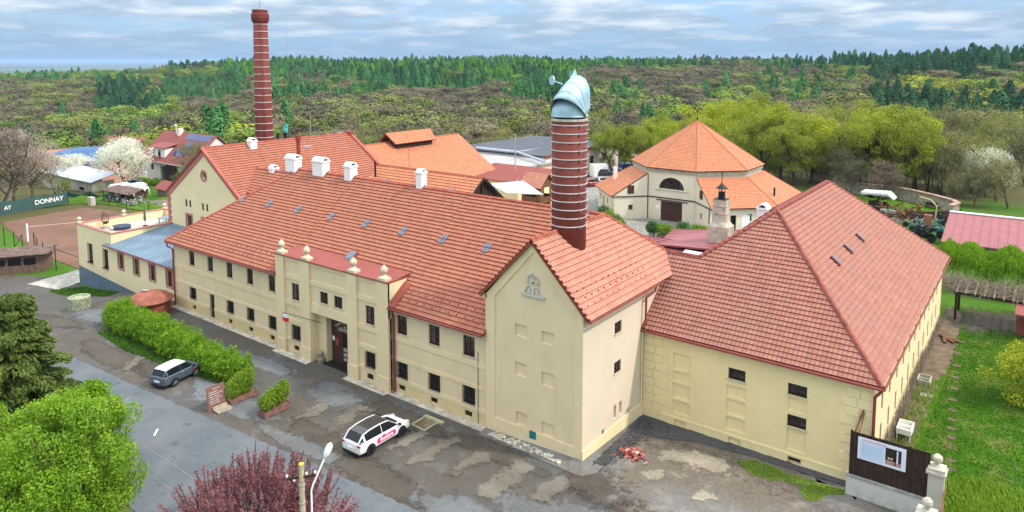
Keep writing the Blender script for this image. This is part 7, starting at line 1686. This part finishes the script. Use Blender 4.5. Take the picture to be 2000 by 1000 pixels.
# ================================================================== walled garden and machine yard on the right
M_rubble = plain('rubble_stone_wall', (.30, .265, .20), .95, .4, 2.2, bump=.05); M_cope = plain('red_brown_coping', (.38, .24, .185), .9, .25, 2)
gw = thing('garden_wall', 'long curving rubble stone garden wall with tiled coping behind the corner building', 'wall', (-20, 138, 0))
pts = [(-36, 150), (-31, 147), (-30.5, 140), (-26, 138.7), (-20.5, 138.3), (-17.5, 136.8), (-14, 134), (-10.8, 130.6), (-10.0, 128.5), (-10.6, 125.5)]
m = MB(); c = MB()
for a, b in zip(pts, pts[1:]):
    a = Vector((*a, tz(*a))); b = Vector((*b, tz(*b))); d = (b-a).normalized()*.1; z_ = Vector((0, 0, .95)); m.bar(a-d+z_, b+d+z_, .45, 2.1); c.bar(a-d+z_*2.15, b+d+z_*2.15, .8, .14)
m.build('masonry', M_rubble, gw); c.build('coping', M_cope, gw)
m = MB(); pts2 = [(-10.6, 125.5), (-13.5, 122.4), (-17, 121.2), (-21, 122.5), (-27, 126)]
for a, b in zip(pts2, pts2[1:]): m.bar((*a, .3), (*b, .3), .4, 1.8)
for a, b in zip(pts2, pts2[1:]): pass
tag(m.build('terrace_wall', M_dkbrown), 'dark timber retaining wall below the walled lawn', 'retaining wall')
for i, (x, y, w_) in enumerate(((-28.2, 139.3, 1.4), (-13.8, 132.5, 1.0))):
    b = thing('garden_bench', ['dark bench against the garden wall under the bare tree', 'dark bench at the right end of the garden wall'][i], 'bench', (x, y, 0)); z = tz(x, y); m = MB(); m.box(x-w_, x+w_, y-.3, y+.2, z+.4, z+.48); m.build('seat', M_dkbrown, b); m = MB(); m.box(x-w_, x+w_, y+.2, y+.26, z+.5, z+.95); m.build('backrest', M_dkbrown, b)
    for xx in (x-w_+.1, x+w_-.2): m = MB(); m.box(xx, xx+.1, y-.3, y+.2, z, z+.4); m.build('leg', M_dkbrown, b)
pk = thing('long_red_sheet_barn', 'long low barn with raspberry red sheet roof and white ridge flashing at the right edge', 'building', (4, 104, 0))
m = MB(); m.box(-8.6, 30, 98.5, 111, -.5, 2.5); m.build('wall', M_concrete, pk)
m = MB(); ribbed(m, [(-9.0, 97.3, 2.4), (-9.4, 110.5, 3.6), (32, 112, 3.6), (32, 98, 2.4)], 44, .07); m.build('sheet_roof', M_rsheet, pk)
m = MB(); m.slab([(-9.5, 110.3, 3.75), (32, 111.8, 3.75), (32, 114.0, 3.5), (-9.5, 112.6, 3.5)], (0, 0, 1), .1); m.build('ridge_flashing', plain('white_flashing', (.6, .62, .66), .5, .08), pk)
# machines
def machine(x, y, label, seed, mats, n=16, s=1.0, cat='machine', name='farm_machine'):
    r_ = random.Random(seed); p = thing(name, label, cat, (x, y, 0)); m = MB(); z = gz(x, y)
    m.box(x-1.2*s, x+1.2*s, y-.5*s, y+.5*s, z+.6*s, z+1.15*s); m.build('chassis', mats[0], p)
    for dx in (-.9, .9):
        for dy in (-.6, .6): w_ = MB(); w_.tube([(x+dx*s, y+dy*s, z+.45*s), (x+dx*s, y+(dy+.15)*s, z+.45*s)], .45*s, 12); w_.build('wheel', M_rubber, p)
    m = MB()
    for k in range(n): a = Vector((x+r_.uniform(-1.3, 1.3)*s, y+r_.uniform(-.6, .6)*s, z+r_.uniform(1, 2)*s)); m.bar(a, a+Vector((r_.uniform(-.9, .9), r_.uniform(-.5, .5), r_.uniform(-.5, .7)))*s, r_.uniform(.06, .25)*s)
    m.build('superstructure', mats[-1], p); return p
cn_ = machine(-20.8, 126.4, 'tractor with a white tarpaulin over its cab beside the walled lawn', 1, [M_dkbrown, M_black], s=1.1, cat='tractor', name='covered_tractor')
m = MB(); m.slab([(-23.2, 125.4, 2.4), (-19.2, 125.0, 2.6), (-19.0, 127.2, 2.7), (-23.0, 127.6, 2.5)], (0, 0, 1), .35); m.slab([(-19.2, 125.0, 2.6), (-18.4, 125.1, 1.9), (-18.3, 127, 2.0), (-19.0, 127.2, 2.7)], (.6, 0, .8), .2); m.build('white_canopy', MATS['white_tarpaulin'], cn_)
machine(-18.3, 121.0, 'rusty grey farm machine behind the roof ridge', 3, [M_concrete, M_brown], s=1.0); machine(-15.2, 118.5, 'brown harvester frame in the middle of the machine yard', 4, [M_dkbrown, M_brown], 26, 1.2); machine(-13.4, 113.3, 'teal farm machine standing left of the orange one', 5, [M_teal, M_concrete], s=.8)
om = machine(-11.4, 111.0, 'teal and orange farm machine with a curved yellow spout', 6, [M_teal, M_teal], s=1.15); m = MB(); m.tube([(-11.2, 111, 2), (-11.0, 111, 4.2), (-11.8, 111.2, 5.0), (-13.2, 111.5, 5.2)], .12, 6); m.build('yellow_spout', plain('yellow_machine_paint', (.42, .36, .16), .7), om); m = MB(); m.obox((-11.9, 110.2, 2.2), .5, .3, .9); m.build('hopper', plain('orange_machine_paint', (.26, .12, .08), .7), om)
machine(-11.9, 107.0, 'black farm implement nearest the corner building roof', 7, [M_black, M_black], 30, 1.0); machine(-10.2, 119.5, 'dark trailer under the timber wall by the red barn', 8, [M_dkbrown, M_black], 20, 1.0, 'trailer', 'trailer'); machine(-16.0, 115.6, 'grey rake frame in front of the brown harvester', 9, [M_concrete, M_brown], 30, .9)

# ================================================================== garden on the right
pg = thing('pergola', 'timber pergola overgrown with bare vine stems at the end of the lawn', 'pergola', (-2, 77, 0))
for q in ((-5.55, 76.0), (-5.55, 79.2), (3.2, 76.4), (3.2, 79.6)): m = MB(); m.box(q[0]-.1, q[0]+.1, q[1]-.1, q[1]+.1, -.1, 2.6); m.build('post', M_dkbrown, pg)
m = MB(); m.box(-5.8, 5, 75.9, 76.05, 2.5, 2.72); m.box(-5.8, 5, 79.2, 79.35, 2.5, 2.72); m.build('beam', M_dkbrown, pg)
for k in range(15): x = -5.6+.72*k; m = MB(); m.box(x, x+.12, 75.5, 79.8, 2.72, 2.86); m.build('rafter', M_plank, pg)
vn = MB(); r = random.Random(31)
for k in range(800):
    p = Vector((r.uniform(-8.5, 3.5), r.uniform(75.8, 80), 2.8+r.uniform(-.2, .3))); pts = [p]; d = Vector((r.gauss(0, 1), r.gauss(0, .6), r.uniform(-.1, .5))).normalized()
    for j in range(4): d = (d+Vector((r.gauss(0, .4), r.gauss(0, .4), r.gauss(0, .25)))).normalized(); pts.append(pts[-1]+d*.38)
    vn.tube(pts, [.025, .022, .018, .014, .006], 4, cap=False)
o = vn.build('vine_stems', plain('grey_vine_bark', (.25, .19, .145), .95, .25, 5)); o['kind'] = 'stuff'; o['label'] = 'tangle of bare grey vine stems over the pergola'
wt = proto_tree('weeping_willow', 'broad bright green weeping willow between the pergola and the red sheet barn', 'tree', 6.2, 'bush', 21, L_willow, 100, .2, crown=3)
for c_o in list(wt.children):
    if c_o.name.startswith('crown'): bpy.data.objects.remove(c_o)
r = random.Random(22); Vw = []; rg = np.random.default_rng(5)
for k in range(2600):
    a = r.uniform(0, 6.28); q = math.sqrt(r.random()); x, y = 6.4*q*math.cos(a), 3.2*q*math.sin(a); zt_ = 4.3+1.0*(1-q*q)+.5*math.sin(x*1.7)+r.uniform(-.2, .2)+(1.5 if x < -3.2 and q > .4 else 0)*max(0, 1-abs(x+4.6)); L_ = r.uniform(1.2, 2.8)*(.8+.4*q); n_ = int(L_*8)
    t_ = np.arange(n_)/n_; c = np.stack([x+x*.10*t_+rg.normal(0, .05, n_), y+y*.10*t_+rg.normal(0, .05, n_), zt_-L_*t_**1.3+.25*np.sin(t_*2)], 1); a2 = rg.uniform(0, 6.28, n_); A_ = np.stack([np.cos(a2)*.05, np.sin(a2)*.05, np.full(n_, -.13)], 1); B_ = np.stack([-np.sin(a2)*.035, np.cos(a2)*.035, np.zeros(n_)], 1); Vw.append(np.stack([c-A_, c-B_, c+A_, c+B_], 1).reshape(-1, 3))
quads('crown', np.concatenate(Vw), L_willow, wt); wt.location = (-2.8, 88.0, -.9)
ys = proto_tree('yellow_shrub', 'loose yellow green flowering shrub at the right edge of the lawn', 'shrub', 5.4, 'round', 25, L_yel, 13000, .14, crown=2.9); put(ys, .45, 59.8, z=-.8, rz=.5)
def tubt(x, y, label, cat, legs=False):
    p = thing('raised_planter_table' if legs else 'stone_trough', label, cat, (x, y, 0), 0); z0 = .55 if legs else .02; m = MB(); w_, l_, h_ = (.42, .72, .35) if legs else (.42, .6, .42)
    m.box(x-w_, x+w_, y-l_, y-l_+.07, z0, z0+h_); m.box(x-w_, x+w_, y+l_-.07, y+l_, z0, z0+h_); m.box(x-w_, x-w_+.07, y-l_+.07, y+l_-.07, z0, z0+h_); m.box(x+w_-.07, x+w_, y-l_+.07, y+l_-.07, z0, z0+h_); m.box(x-w_+.07, x+w_-.07, y-l_+.07, y+l_-.07, z0, z0+.1); m.box(x-w_+.07, x+w_-.07, y-.035, y+.035, z0+.1, z0+h_-.02)
    m.build('basin', M_whitewall if legs else M_stone, p)
    if legs:
        for a in (-w_+.03, w_-.09):
            for b in (-l_+.03, l_-.09): m = MB(); m.box(x+a, x+a+.06, y+b, y+b+.06, 0, z0); m.build('leg', M_whitewall, p)
tubt(-5.9, 49.6, 'pale raised planter box on legs beside the fence and house wall', 'planter table', True); tubt(-6.0, 59.3, 'cream stone double trough in the bare soil along the side wall', 'trough')
m = MB(); m.box(-5.95, -5.2, 56.6, 57.2, .03, .12); tag(m.build('stone_slab', M_concrete), 'flat concrete slab lying in front of the stone trough', 'slab')
m = MB()
for a, b in (((-6.2, 70.5), (-5.0, 69.2)), ((-6.0, 71), (-5.6, 68.8)), ((-5.4, 70), (-4.6, 69.6))): m.bar((*a, .2), (*b, .15), .25, .12)
tag(m.build('broken_boards', M_brown), 'broken red brown boards lying in the soil strip', 'boards')
m = MB(); m.box(-.9, 2.5, 74.2, 74.4, .3, 2.4); m.box(-1.0, 3, 72.5, 76, 2.4, 2.55); tag(m.build('red_roof_kiosk', M_dkred), 'dark red roofed shelter at the right picture edge near the pergola', 'shelter')
rp = MB(); r = random.Random(14)
for k in range(420):
    y = r.uniform(44.5, 73.5); z0 = .1; x = -6.5; pts = [(x+r.uniform(-.02, .12), y, z0)]
    for j in range(4): pts.append((-6.53+r.uniform(0, .1), pts[-1][1]+r.uniform(-.35, .35), pts[-1][2]+r.uniform(.2, .55)*(1 if y < 62 else .7)))
    rp.tube(pts, [.03, .022, .016, .012, .005], 4, cap=False)
o = rp.build('bare_climber', MATS['grey_vine_bark']); o['kind'] = 'stuff'; o['label'] = 'bare climbing stems spreading up the side wall of the corner building'

# ================================================================== trees one can tell apart
L_olg2 = leafmat('fresh_green_leaves', (.13, .20, .02), (.21, .30, .035))
ty1 = proto_tree('yellow_green_tree', '-', 'tree', 15, 'round', 51, L_yel, 17000, .23, crown=4.3, bark=M_barkd); ty2 = proto_tree('yellow_green_tree', '-', 'tree', 15, 'round', 52, L_yel, 14000, .24, crown=4.6, bark=M_barkd)
to1 = proto_tree('budding_tree', '-', 'tree', 15, 'round', 53, L_olive, 6500, .22, crown=4.8, bark=M_barkd); to2 = proto_tree('budding_tree', '-', 'tree', 15, 'round', 54, L_olive, 5600, .22, crown=4.6, bark=M_barkd)
tb1 = proto_tree('bare_tree', '-', 'tree', 13, 'bare', 55, L_bare, 5200, .75, crown=5.4); tb2 = proto_tree('bare_tree', '-', 'tree', 13, 'bare', 56, L_bareg, 5600, .7, crown=5.8)
tw1 = proto_tree('blossom_tree', '-', 'tree', 9, 'round', 57, L_white, 12000, .21, crown=4.6, bark=M_barkd); tp1 = proto_tree('blossom_tree', '-', 'tree', 10, 'bare', 58, L_pinkw, 8000, .34, crown=5.0)
tg1 = proto_tree('green_tree', '-', 'tree', 11, 'round', 59, L_olg2, 11000, .25, crown=4.8)
GY, GO, GB, GG = 'yellow-green trees beyond the octagonal barn', 'budding trees above the garden wall', 'bare trees round the brewery', 'light green trees behind the yard'
LBL = {GY: 'bright yellow-green spring tree in the belt beyond the octagonal barn', GO: 'olive budding tree in the belt above the garden wall', GB: 'bare grey-brown tree in the belt at the back of the brewery grounds', GG: 'light green bushy tree in the belt behind the yard'}
GBW = 'white blossom trees in the belt'; LBL[GBW] = 'small white blossoming tree in the belt of scrub beyond the brewery'
GYW = 'yellow scrub trees left'; 
def wpos(px, D):                                    # direction (picture column) and distance to a place on the ground
    r_ = (px-1000)/1390; k = D/math.sqrt(1+r_*r_); return (FWD[0]*k+.7995*r_*k, FWD[1]*k+.6006*r_*k)
R9 = random.Random(99)
def belt(px, D, protos, h, grp, s0=15.):
    x, y = wpos(px, D); p = protos[R9.randrange(len(protos))]; put(p, x, y, h/s0*R9.uniform(.80, 1.0)*(1.0 if grp in (GY, GO) else (1.12 if grp == GBW else (1.2 if grp == GG else 1))), LBL[grp], grp)
for px in range(1195, 1370, 24): belt(px, R9.uniform(150, 168), [ty1, ty2, tg1 if px < 1260 else ty1], 10.5 if px < 1260 else 12, GY, 15 if px > 1260 else 13)
for px, D, h in ((1300, 172, 15), (1340, 176, 15), (1385, 158, 14), (1420, 164, 17), (1460, 170, 19), (1440, 148, 12), (1495, 152, 16.5), (1530, 150, 16.5), (1395, 178, 17), (1560, 146, 15), (1475, 185, 19)): belt(px, D, [ty1, ty2], h, GY)
for px, D, h in ((1590, 150, 17.5), (1625, 156, 19), (1600, 172, 20), (1665, 146, 15), (1690, 152, 17.5), (1720, 148, 17), (1748, 152, 18), (1775, 147, 16.5), (1800, 150, 17), (1822, 150, 14), (1650, 168, 18), (1735, 168, 18), (1790, 166, 17), (1700, 170, 18)): belt(px, D, [ty1, to1] if px not in (1625, 1600) else [to1, to2], h, GO)
for px, D, h in ((1640, 144, 9), (1727, 137.6, 8.5), (1670, 140, 8), (1765, 139, 5.5), (1850, 148, 11), (1880, 146, 10), (1905, 150, 11), (1865, 160, 12), (1930, 158, 10), (1960, 146, 9), (1985, 140, 9), (1915, 138, 8), (1880, 137, 7), (1965, 170, 12), (1835, 175, 13)): belt(px, D, [tb2, tb1] if px < 1840 else [tb2, to2, tb2], h, GB, 13)
for px, D, h in ((1905, 170, 9),): belt(px, D, [to1], h, GO)
for px, D, h in ((1838, 182, 15), (1862, 190, 16), (1890, 195, 14), (1918, 188, 15), (1948, 198, 16), (1972, 185, 15), (1996, 192, 16), (2015, 172, 14), (1955, 176, 13)): belt(px, D, [tb2, to2], h, GB, 13)
put(tw1, *wpos(1938, 150), 1.0, 'large greyish white blossoming tree at the right edge above the red barn', None); put(tw1, *wpos(1898, 175), .7, 'small white blossoming tree left of the large one at the right edge', None)
put(tw1, -158.2, 71.6, 1.28, 'big white blossoming tree in front of the white house on the left', None)
put(tp1, -149.5, 50.5, 1.25, 'pale pink blossoming tree behind the DONNAY windscreen', None); put(tp1, *wpos(12, 158), 1.5, 'large pinkish grey blossoming tree at the left picture edge', None); put(tb1, *wpos(-15, 150), 1.15, 'tall bare brown tree at the left picture edge behind the court', None); put(tb2, *wpos(95, 175), .7, 'greening thin tree beside the long shed', None)
put(tb2, *wpos(380, 158), .85, 'thin budding tree between the white house and the rose trimmed gable', None)
put(tg1, *wpos(112, 172), .34, 'low olive shrub beside the pink blossom tree', None)
put(ty2, *wpos(187, 205), .42, 'small bright yellow shrub tree behind the blue roofed house', None)
for px, D, h in ((395, 190, 6), (430, 195, 6.5), (460, 185, 6), (300, 205, 7), (255, 215, 8), (150, 230, 9), (60, 225, 9), (20, 200, 9), (110, 210, 8), (555, 190, 7), (590, 185, 7.5), (640, 180, 8), (700, 180, 8.5), (740, 190, 8.5), (930, 185, 7), (970, 180, 7.5), (1010, 188, 7), (880, 200, 9), (1050, 178, 8), (1085, 172, 9), (1160, 172, 11), (1190, 178, 11), (820, 200, 9), (780, 195, 8), (340, 210, 7), (490, 200, 6.5), (215, 200, 8), (-20, 190, 9)): belt(px, D, [tg1, tg1, to1, tb2], h, GG, 12)
for px, D, h in ((665, 215, 8.5), (805, 225, 9.5), (400, 208, 6.5), (440, 205, 6.5), (415, 215, 7), (470, 210, 7), (105, 205, 8), (140, 195, 7), (155, 260, 9), (270, 225, 7), (1170, 185, 8)): belt(px, D, [tw1], h, GBW, 9)
for px, D, h in ((35, 290, 12), (110, 270, 10), (150, 280, 13), (62, 300, 13), (215, 265, 8), (460, 215, 6), (955, 205, 7), (1080, 190, 9), (1120, 185, 11), (20, 310, 14)): belt(px, D, [ty1, ty2], h, GY) if px > 900 else put([ty1, ty2][px % 2], *wpos(px, D), h/15, 'yellow leafed tree among the grey scrub left of the tall chimney', 'yellow trees left of the tall chimney')
for px, D, h in ((20, 235, 11), (80, 245, 11), (190, 240, 10), (240, 250, 11), (300, 260, 12), (350, 245, 11), (540, 240, 11), (600, 230, 10), (680, 225, 10), (760, 240, 12), (850, 230, 10), (910, 225, 10), (990, 215, 10), (1040, 220, 10), (1150, 205, 11), (1200, 215, 12)): belt(px, D, [tb1, tb2, to2], h, GB, 13)
for px in range(1390, 1960, 13):
    D_ = R9.uniform(150, 162) if px < 1900 else R9.uniform(146, 158); p = [tb2, to1, tg1, to2, tb1][R9.randrange(5)]; x, y = wpos(px, D_); put(p, x, y, R9.uniform(.32, .5), 'low undergrowth shrub below the tall spring trees behind the garden wall', 'undergrowth shrubs below the tall trees')
for p in (ty1, ty2, to1, to2, tb1, tb2, tw1, tp1, tg1):
    if p.name not in placed: print('unplaced', p.name)

# ================================================================== the wooded hills
def unit(kind, nq, seed):
    r_ = np.random.default_rng(seed)
    if kind == 'conifer':
        t = r_.random(nq)**.8; a = r_.uniform(0, 6.28, nq); ex = (.75, .5, .4, .62, .35, .55)[seed % 6]; rad = .2*(1-t)**ex*(.55+.5*r_.random(nq))*(1+.3*np.sin(a*3+seed+t*6)); c = np.stack([rad*np.cos(a)+.03*np.sin(t*5+seed), rad*np.sin(a), .2+.8*t-rad*.25], 1); dv = np.stack([np.cos(a), np.sin(a), .35+0*a], 1)
    else:
        k = 13; B = np.array([(r_.uniform(-.24, .24), r_.uniform(-.24, .24), r_.uniform(.40, .84)) for _ in range(k)]+[(0, 0, .62)]); idx = r_.integers(0, k+1, nq); d = r_.normal(size=(nq, 3)); d[:, 2] = np.abs(d[:, 2])*1.1-.35; d /= np.linalg.norm(d, axis=1)[:, None]; sc_r = np.where(idx == k, 1.7, 1.0)[:, None]; c = B[idx]+d*np.array([.14, .14, .12])*sc_r*(.6+.45*r_.random(nq))[:, None]; o = c-np.array([0, 0, .5]); dv = d*.8+o/np.linalg.norm(o, axis=1)[:, None]*.5
    n_ = dv+r_.normal(size=(nq, 3))*.26; n_ /= np.linalg.norm(n_, axis=1)[:, None]; u_ = r_.normal(size=(nq, 3))
    if kind == 'bare': u_[:, 2] += 1.8
    u_ -= n_*np.sum(u_*n_, 1)[:, None]; u_ /= np.linalg.norm(u_, axis=1)[:, None]; w_ = np.cross(n_, u_); s = {'conifer': .05, 'leaf': .042, 'bare': .075}[kind]*(.7+.6*r_.random(nq)); asp = .22 if kind == 'bare' else .7
    A = u_*s[:, None]*.5; B = w_*(s*asp)[:, None]*.5; return np.stack([c-A-B*.4, c-A*.1-B, c+A, c-A*.1+B], 1).reshape(-1, 3)
def vn2(x, y, s): return math.sin(x/s*1.3+y/s*.7+1)*math.sin(y/s*1.1-x/s*.5+2)+.5*math.sin(x/s*3.1+y/s*2.3)
FOR = {k: [] for k in ('dark_conifers', 'fresh_green_larches', 'green_conifers', 'bare_brown_wood', 'olive_wood', 'yellow_green_wood', 'light_green_wood')}
def species(px, py, x, y, r_):
    n1 = vn2(x, y, 85); n2 = vn2(x, y, 34); q = n1+.6*n2+r_.gauss(0, .28)
    if px > 1540 and py < 152: return 'dark_conifers' if r_.random() < .75 else 'green_conifers'
    if px > 1330 and py < 147 and px < 1540: return r_.choice(['dark_conifers', 'bare_brown_wood', 'light_green_wood']) if q > -.2 else 'olive_wood'
    if px > 1700 and 150 < py < 290: return 'dark_conifers' if q > -.35 else r_.choice(['light_green_wood', 'yellow_green_wood', 'bare_brown_wood'])
    if px > 1130 and 150 < py < 270: return ('bare_brown_wood' if r_.random() < .8 else 'olive_wood') if q < .1 else r_.choice(['olive_wood', 'light_green_wood', 'green_conifers', 'light_green_wood', 'bare_brown_wood'])
    if 430 < px <= 1540 and py < 172:
        if q > .5: return 'dark_conifers'
        return 'fresh_green_larches' if q > -.35 else ('green_conifers' if q > -1.0 else r_.choice(['bare_brown_wood', 'green_conifers']))
    if 310 < px < 480 and 160 < py < 215: return 'green_conifers'
    if 190 < px < 290 and 185 < py < 245: return 'dark_conifers'
    if 500 < px < 1130 and 172 <= py < 225: return 'green_conifers' if q > -.1 else ('bare_brown_wood' if q < -.5 else r_.choice(['olive_wood', 'green_conifers', 'light_green_wood']))
    if px <= 440 and py < 150: return 'green_conifers' if q > .3 else ('light_green_wood' if q > -.4 else 'dark_conifers')
    if px <= 440 and py < 175: return 'light_green_wood' if q > -.3 else ('green_conifers' if q > -.8 else 'bare_brown_wood')
    w = r_.random()
    if py > 228 and q > .75 and w < .5: return 'yellow_green_wood' if w < .2 else 'light_green_wood'
    if q > 1.0: return 'green_conifers' if w < .7 else 'light_green_wood'
    if q > .5: return 'light_green_wood' if w < .35 else ('olive_wood' if w < .7 else 'bare_brown_wood')
    if q > -.2: return 'olive_wood' if w < .5 else ('bare_brown_wood' if w < .93 else 'light_green_wood')
    return 'bare_brown_wood' if w < .62 else ('olive_wood' if w < .92 else 'light_green_wood')
    return 'bare_brown_wood' if q < -.35 else ('olive_wood' if q < .3 else r_.choice(['olive_wood', 'light_green_wood', 'olive_wood', 'green_conifers']))
Rf = random.Random(77); D = 186.
while D < 1250:
    step = 7.4 if D < 300 else (8.3 if D < 500 else (9.0 if D < 800 else 10.5)); half = math.radians(41); n_ = int(2*half*D/step)
    for i in range(n_):
        a = -half+2*half*(i+Rf.uniform(0, 1))/n_; d = D+Rf.uniform(-.5, .5)*step; x = d*(FWD[0]*math.cos(a)+.7995*math.sin(a)); y = d*(FWD[1]*math.cos(a)+.6006*math.sin(a)); px, dd, f = azx(x, y)
        if d < 215 and (px < 380 or 1450 < px): continue
        if px < 390 and d < 212: continue
        if px > 1540 and d > 760: continue
        z = tz(x, y); py = 118+(24-z)/f*1390; sp_ = species(px, py, x, y, Rf); con = sp_ in ('dark_conifers', 'fresh_green_larches', 'green_conifers')
        h = Rf.uniform(10, 17)+(Rf.uniform(.5, 4.5) if con else 0)
        if px > 1540 and py < 152: h += 3
        if d < 260: h *= .62+.38*(d-186)/74
        if px < 460 and 310 < px and 160 < py < 215: h *= .55
        FOR[sp_].append((x, y, z-.5, h*Rf.uniform(.85, 1.1), Rf.uniform(.85, 1.3)*(1.05 if con else 1.5), Rf.uniform(0, 6.28), d, con, Rf.randrange(6)))
    D += step*.9
FM = {'dark_conifers': ((.03, .085, .04), (.045, .12, .05)), 'green_conifers': ((.045, .14, .05), (.065, .19, .06)), 'fresh_green_larches': ((.075, .20, .025), (.11, .26, .03)), 'bare_brown_wood': ((.11, .10, .068), (.15, .135, .09)), 'olive_wood': ((.125, .155, .045), (.165, .19, .06)), 'yellow_green_wood': ((.20, .24, .03), (.25, .29, .04)), 'light_green_wood': ((.12, .19, .035), (.16, .24, .045))}
ntree = 0
def instancer(name, col):
    g = bpy.data.node_groups.new(name, 'GeometryNodeTree'); g.interface.new_socket('Geometry', in_out='INPUT', socket_type='NodeSocketGeometry'); g.interface.new_socket('Geometry', in_out='OUTPUT', socket_type='NodeSocketGeometry')
    n = g.nodes; i = n.new('NodeGroupInput'); o = n.new('NodeGroupOutput'); ip = n.new('GeometryNodeInstanceOnPoints'); ci = n.new('GeometryNodeCollectionInfo'); ci.inputs[0].default_value = col; ci.inputs['Separate Children'].default_value = True; ci.inputs['Reset Children'].default_value = True
    def at_(nm, ty): a = n.new('GeometryNodeInputNamedAttribute'); a.data_type = ty; a.inputs[0].default_value = nm; return a.outputs[0]
    L = g.links; L.new(i.outputs[0], ip.inputs['Points']); L.new(ci.outputs[0], ip.inputs['Instance']); ip.inputs['Pick Instance'].default_value = True; L.new(at_('kind_index', 'INT'), ip.inputs['Instance Index'])
    L.new(at_('turn', 'FLOAT_VECTOR'), ip.inputs['Rotation']); L.new(at_('size', 'FLOAT_VECTOR'), ip.inputs['Scale']); L.new(ip.outputs[0], o.inputs[0]); return g
for k, lst in FOR.items():
    if not lst: continue
    kind = 'conifer' if 'conif' in k or 'larch' in k else ('bare' if 'bare' in k else 'leaf'); ntree += len(lst); c1_, c2_ = FM[k]; t = mk(k+'_foliage', .85, .08)
    x_ = t.mix(t.rng(t.noise(.035, 3), .35, .65), c1_, c2_); oi = t.n.new('ShaderNodeObjectInfo'); c1_, c2_ = dark(c1_, 1.18), dark(c2_, 1.18); x_ = t.mix(oi.outputs['Random'], dark(c1_, .62), t.mix(.5, x_, (c2_[0]*1.5, c2_[1]*1.35, c2_[2]*1.2))); t.col(x_)
    col = bpy.data.collections.new(k+'_kinds')
    for v in range(6):
        V = unit(kind, {'conifer': 620, 'leaf': 900, 'bare': 1100}[kind], 100+v); u = quads('tree_shape', V, MATS[k+'_foliage']); COL.objects.unlink(u); col.objects.link(u)
        if kind != 'conifer':
            tb_ = MB(); limbs(tb_, (0, 0, 0), .62, .8, 6, 7+v, .022, 1, 0, .3); m2 = bpy.data.meshes.new('b'); me = u.data; bm = bmesh.new(); bm.from_mesh(me); base_n = len(bm.verts)
            vs = [bm.verts.new(p) for p in tb_.v]
            for f in tb_.f:
                try: nf = bm.faces.new([vs[i] for i in f]); nf.material_index = 1
                except ValueError: pass
            bm.to_mesh(me); bm.free(); me.materials.append(M_bark)
    me = bpy.data.meshes.new(k); me.from_pydata([(l[0], l[1], l[2]) for l in lst], [], [])
    a = me.attributes.new('kind_index', 'INT', 'POINT'); a.data.foreach_set('value', [l[8] for l in lst])
    a = me.attributes.new('turn', 'FLOAT_VECTOR', 'POINT'); a.data.foreach_set('vector', [c for l in lst for c in (0, 0, l[5])])
    a = me.attributes.new('size', 'FLOAT_VECTOR', 'POINT'); a.data.foreach_set('vector', [c for l in lst for c in (l[3]*l[4], l[3]*l[4], l[3])])
    o = bpy.data.objects.new(k, me); COL.objects.link(o); md = o.modifiers.new('trees', 'NODES'); md.node_group = instancer(k, col)
    o['kind'] = 'stuff'; o['label'] = k.replace('_', ' ')+' covering part of the hills beyond the brewery'
print('forest trees', ntree, {k: len(v) for k, v in FOR.items()})
m = MB(); x, y = wpos(563, 2600); m.tube([(x, y, -60), (x, y, 125)], 1.0, 4); tag(m.build('radio_mast', M_steel), 'faint thin radio mast on the horizon right of the tall chimney', 'mast')
# ================================================================== air
hz = MB(); hz.box(-43000, 43000, -43000, 43000, -62, 44); t = mk('air_haze'); t.n.remove(t.b); pv_ = t.n.new('ShaderNodeVolumePrincipled'); pv_.inputs['Density'].default_value = 7e-5; pv_.inputs['Color'].default_value = (.44, .63, .93, 1); t.L.new(pv_.outputs[0], t.n['Material Output'].inputs['Volume'])
o = hz.build('haze', MATS['air_haze']); o['kind'] = 'stuff'
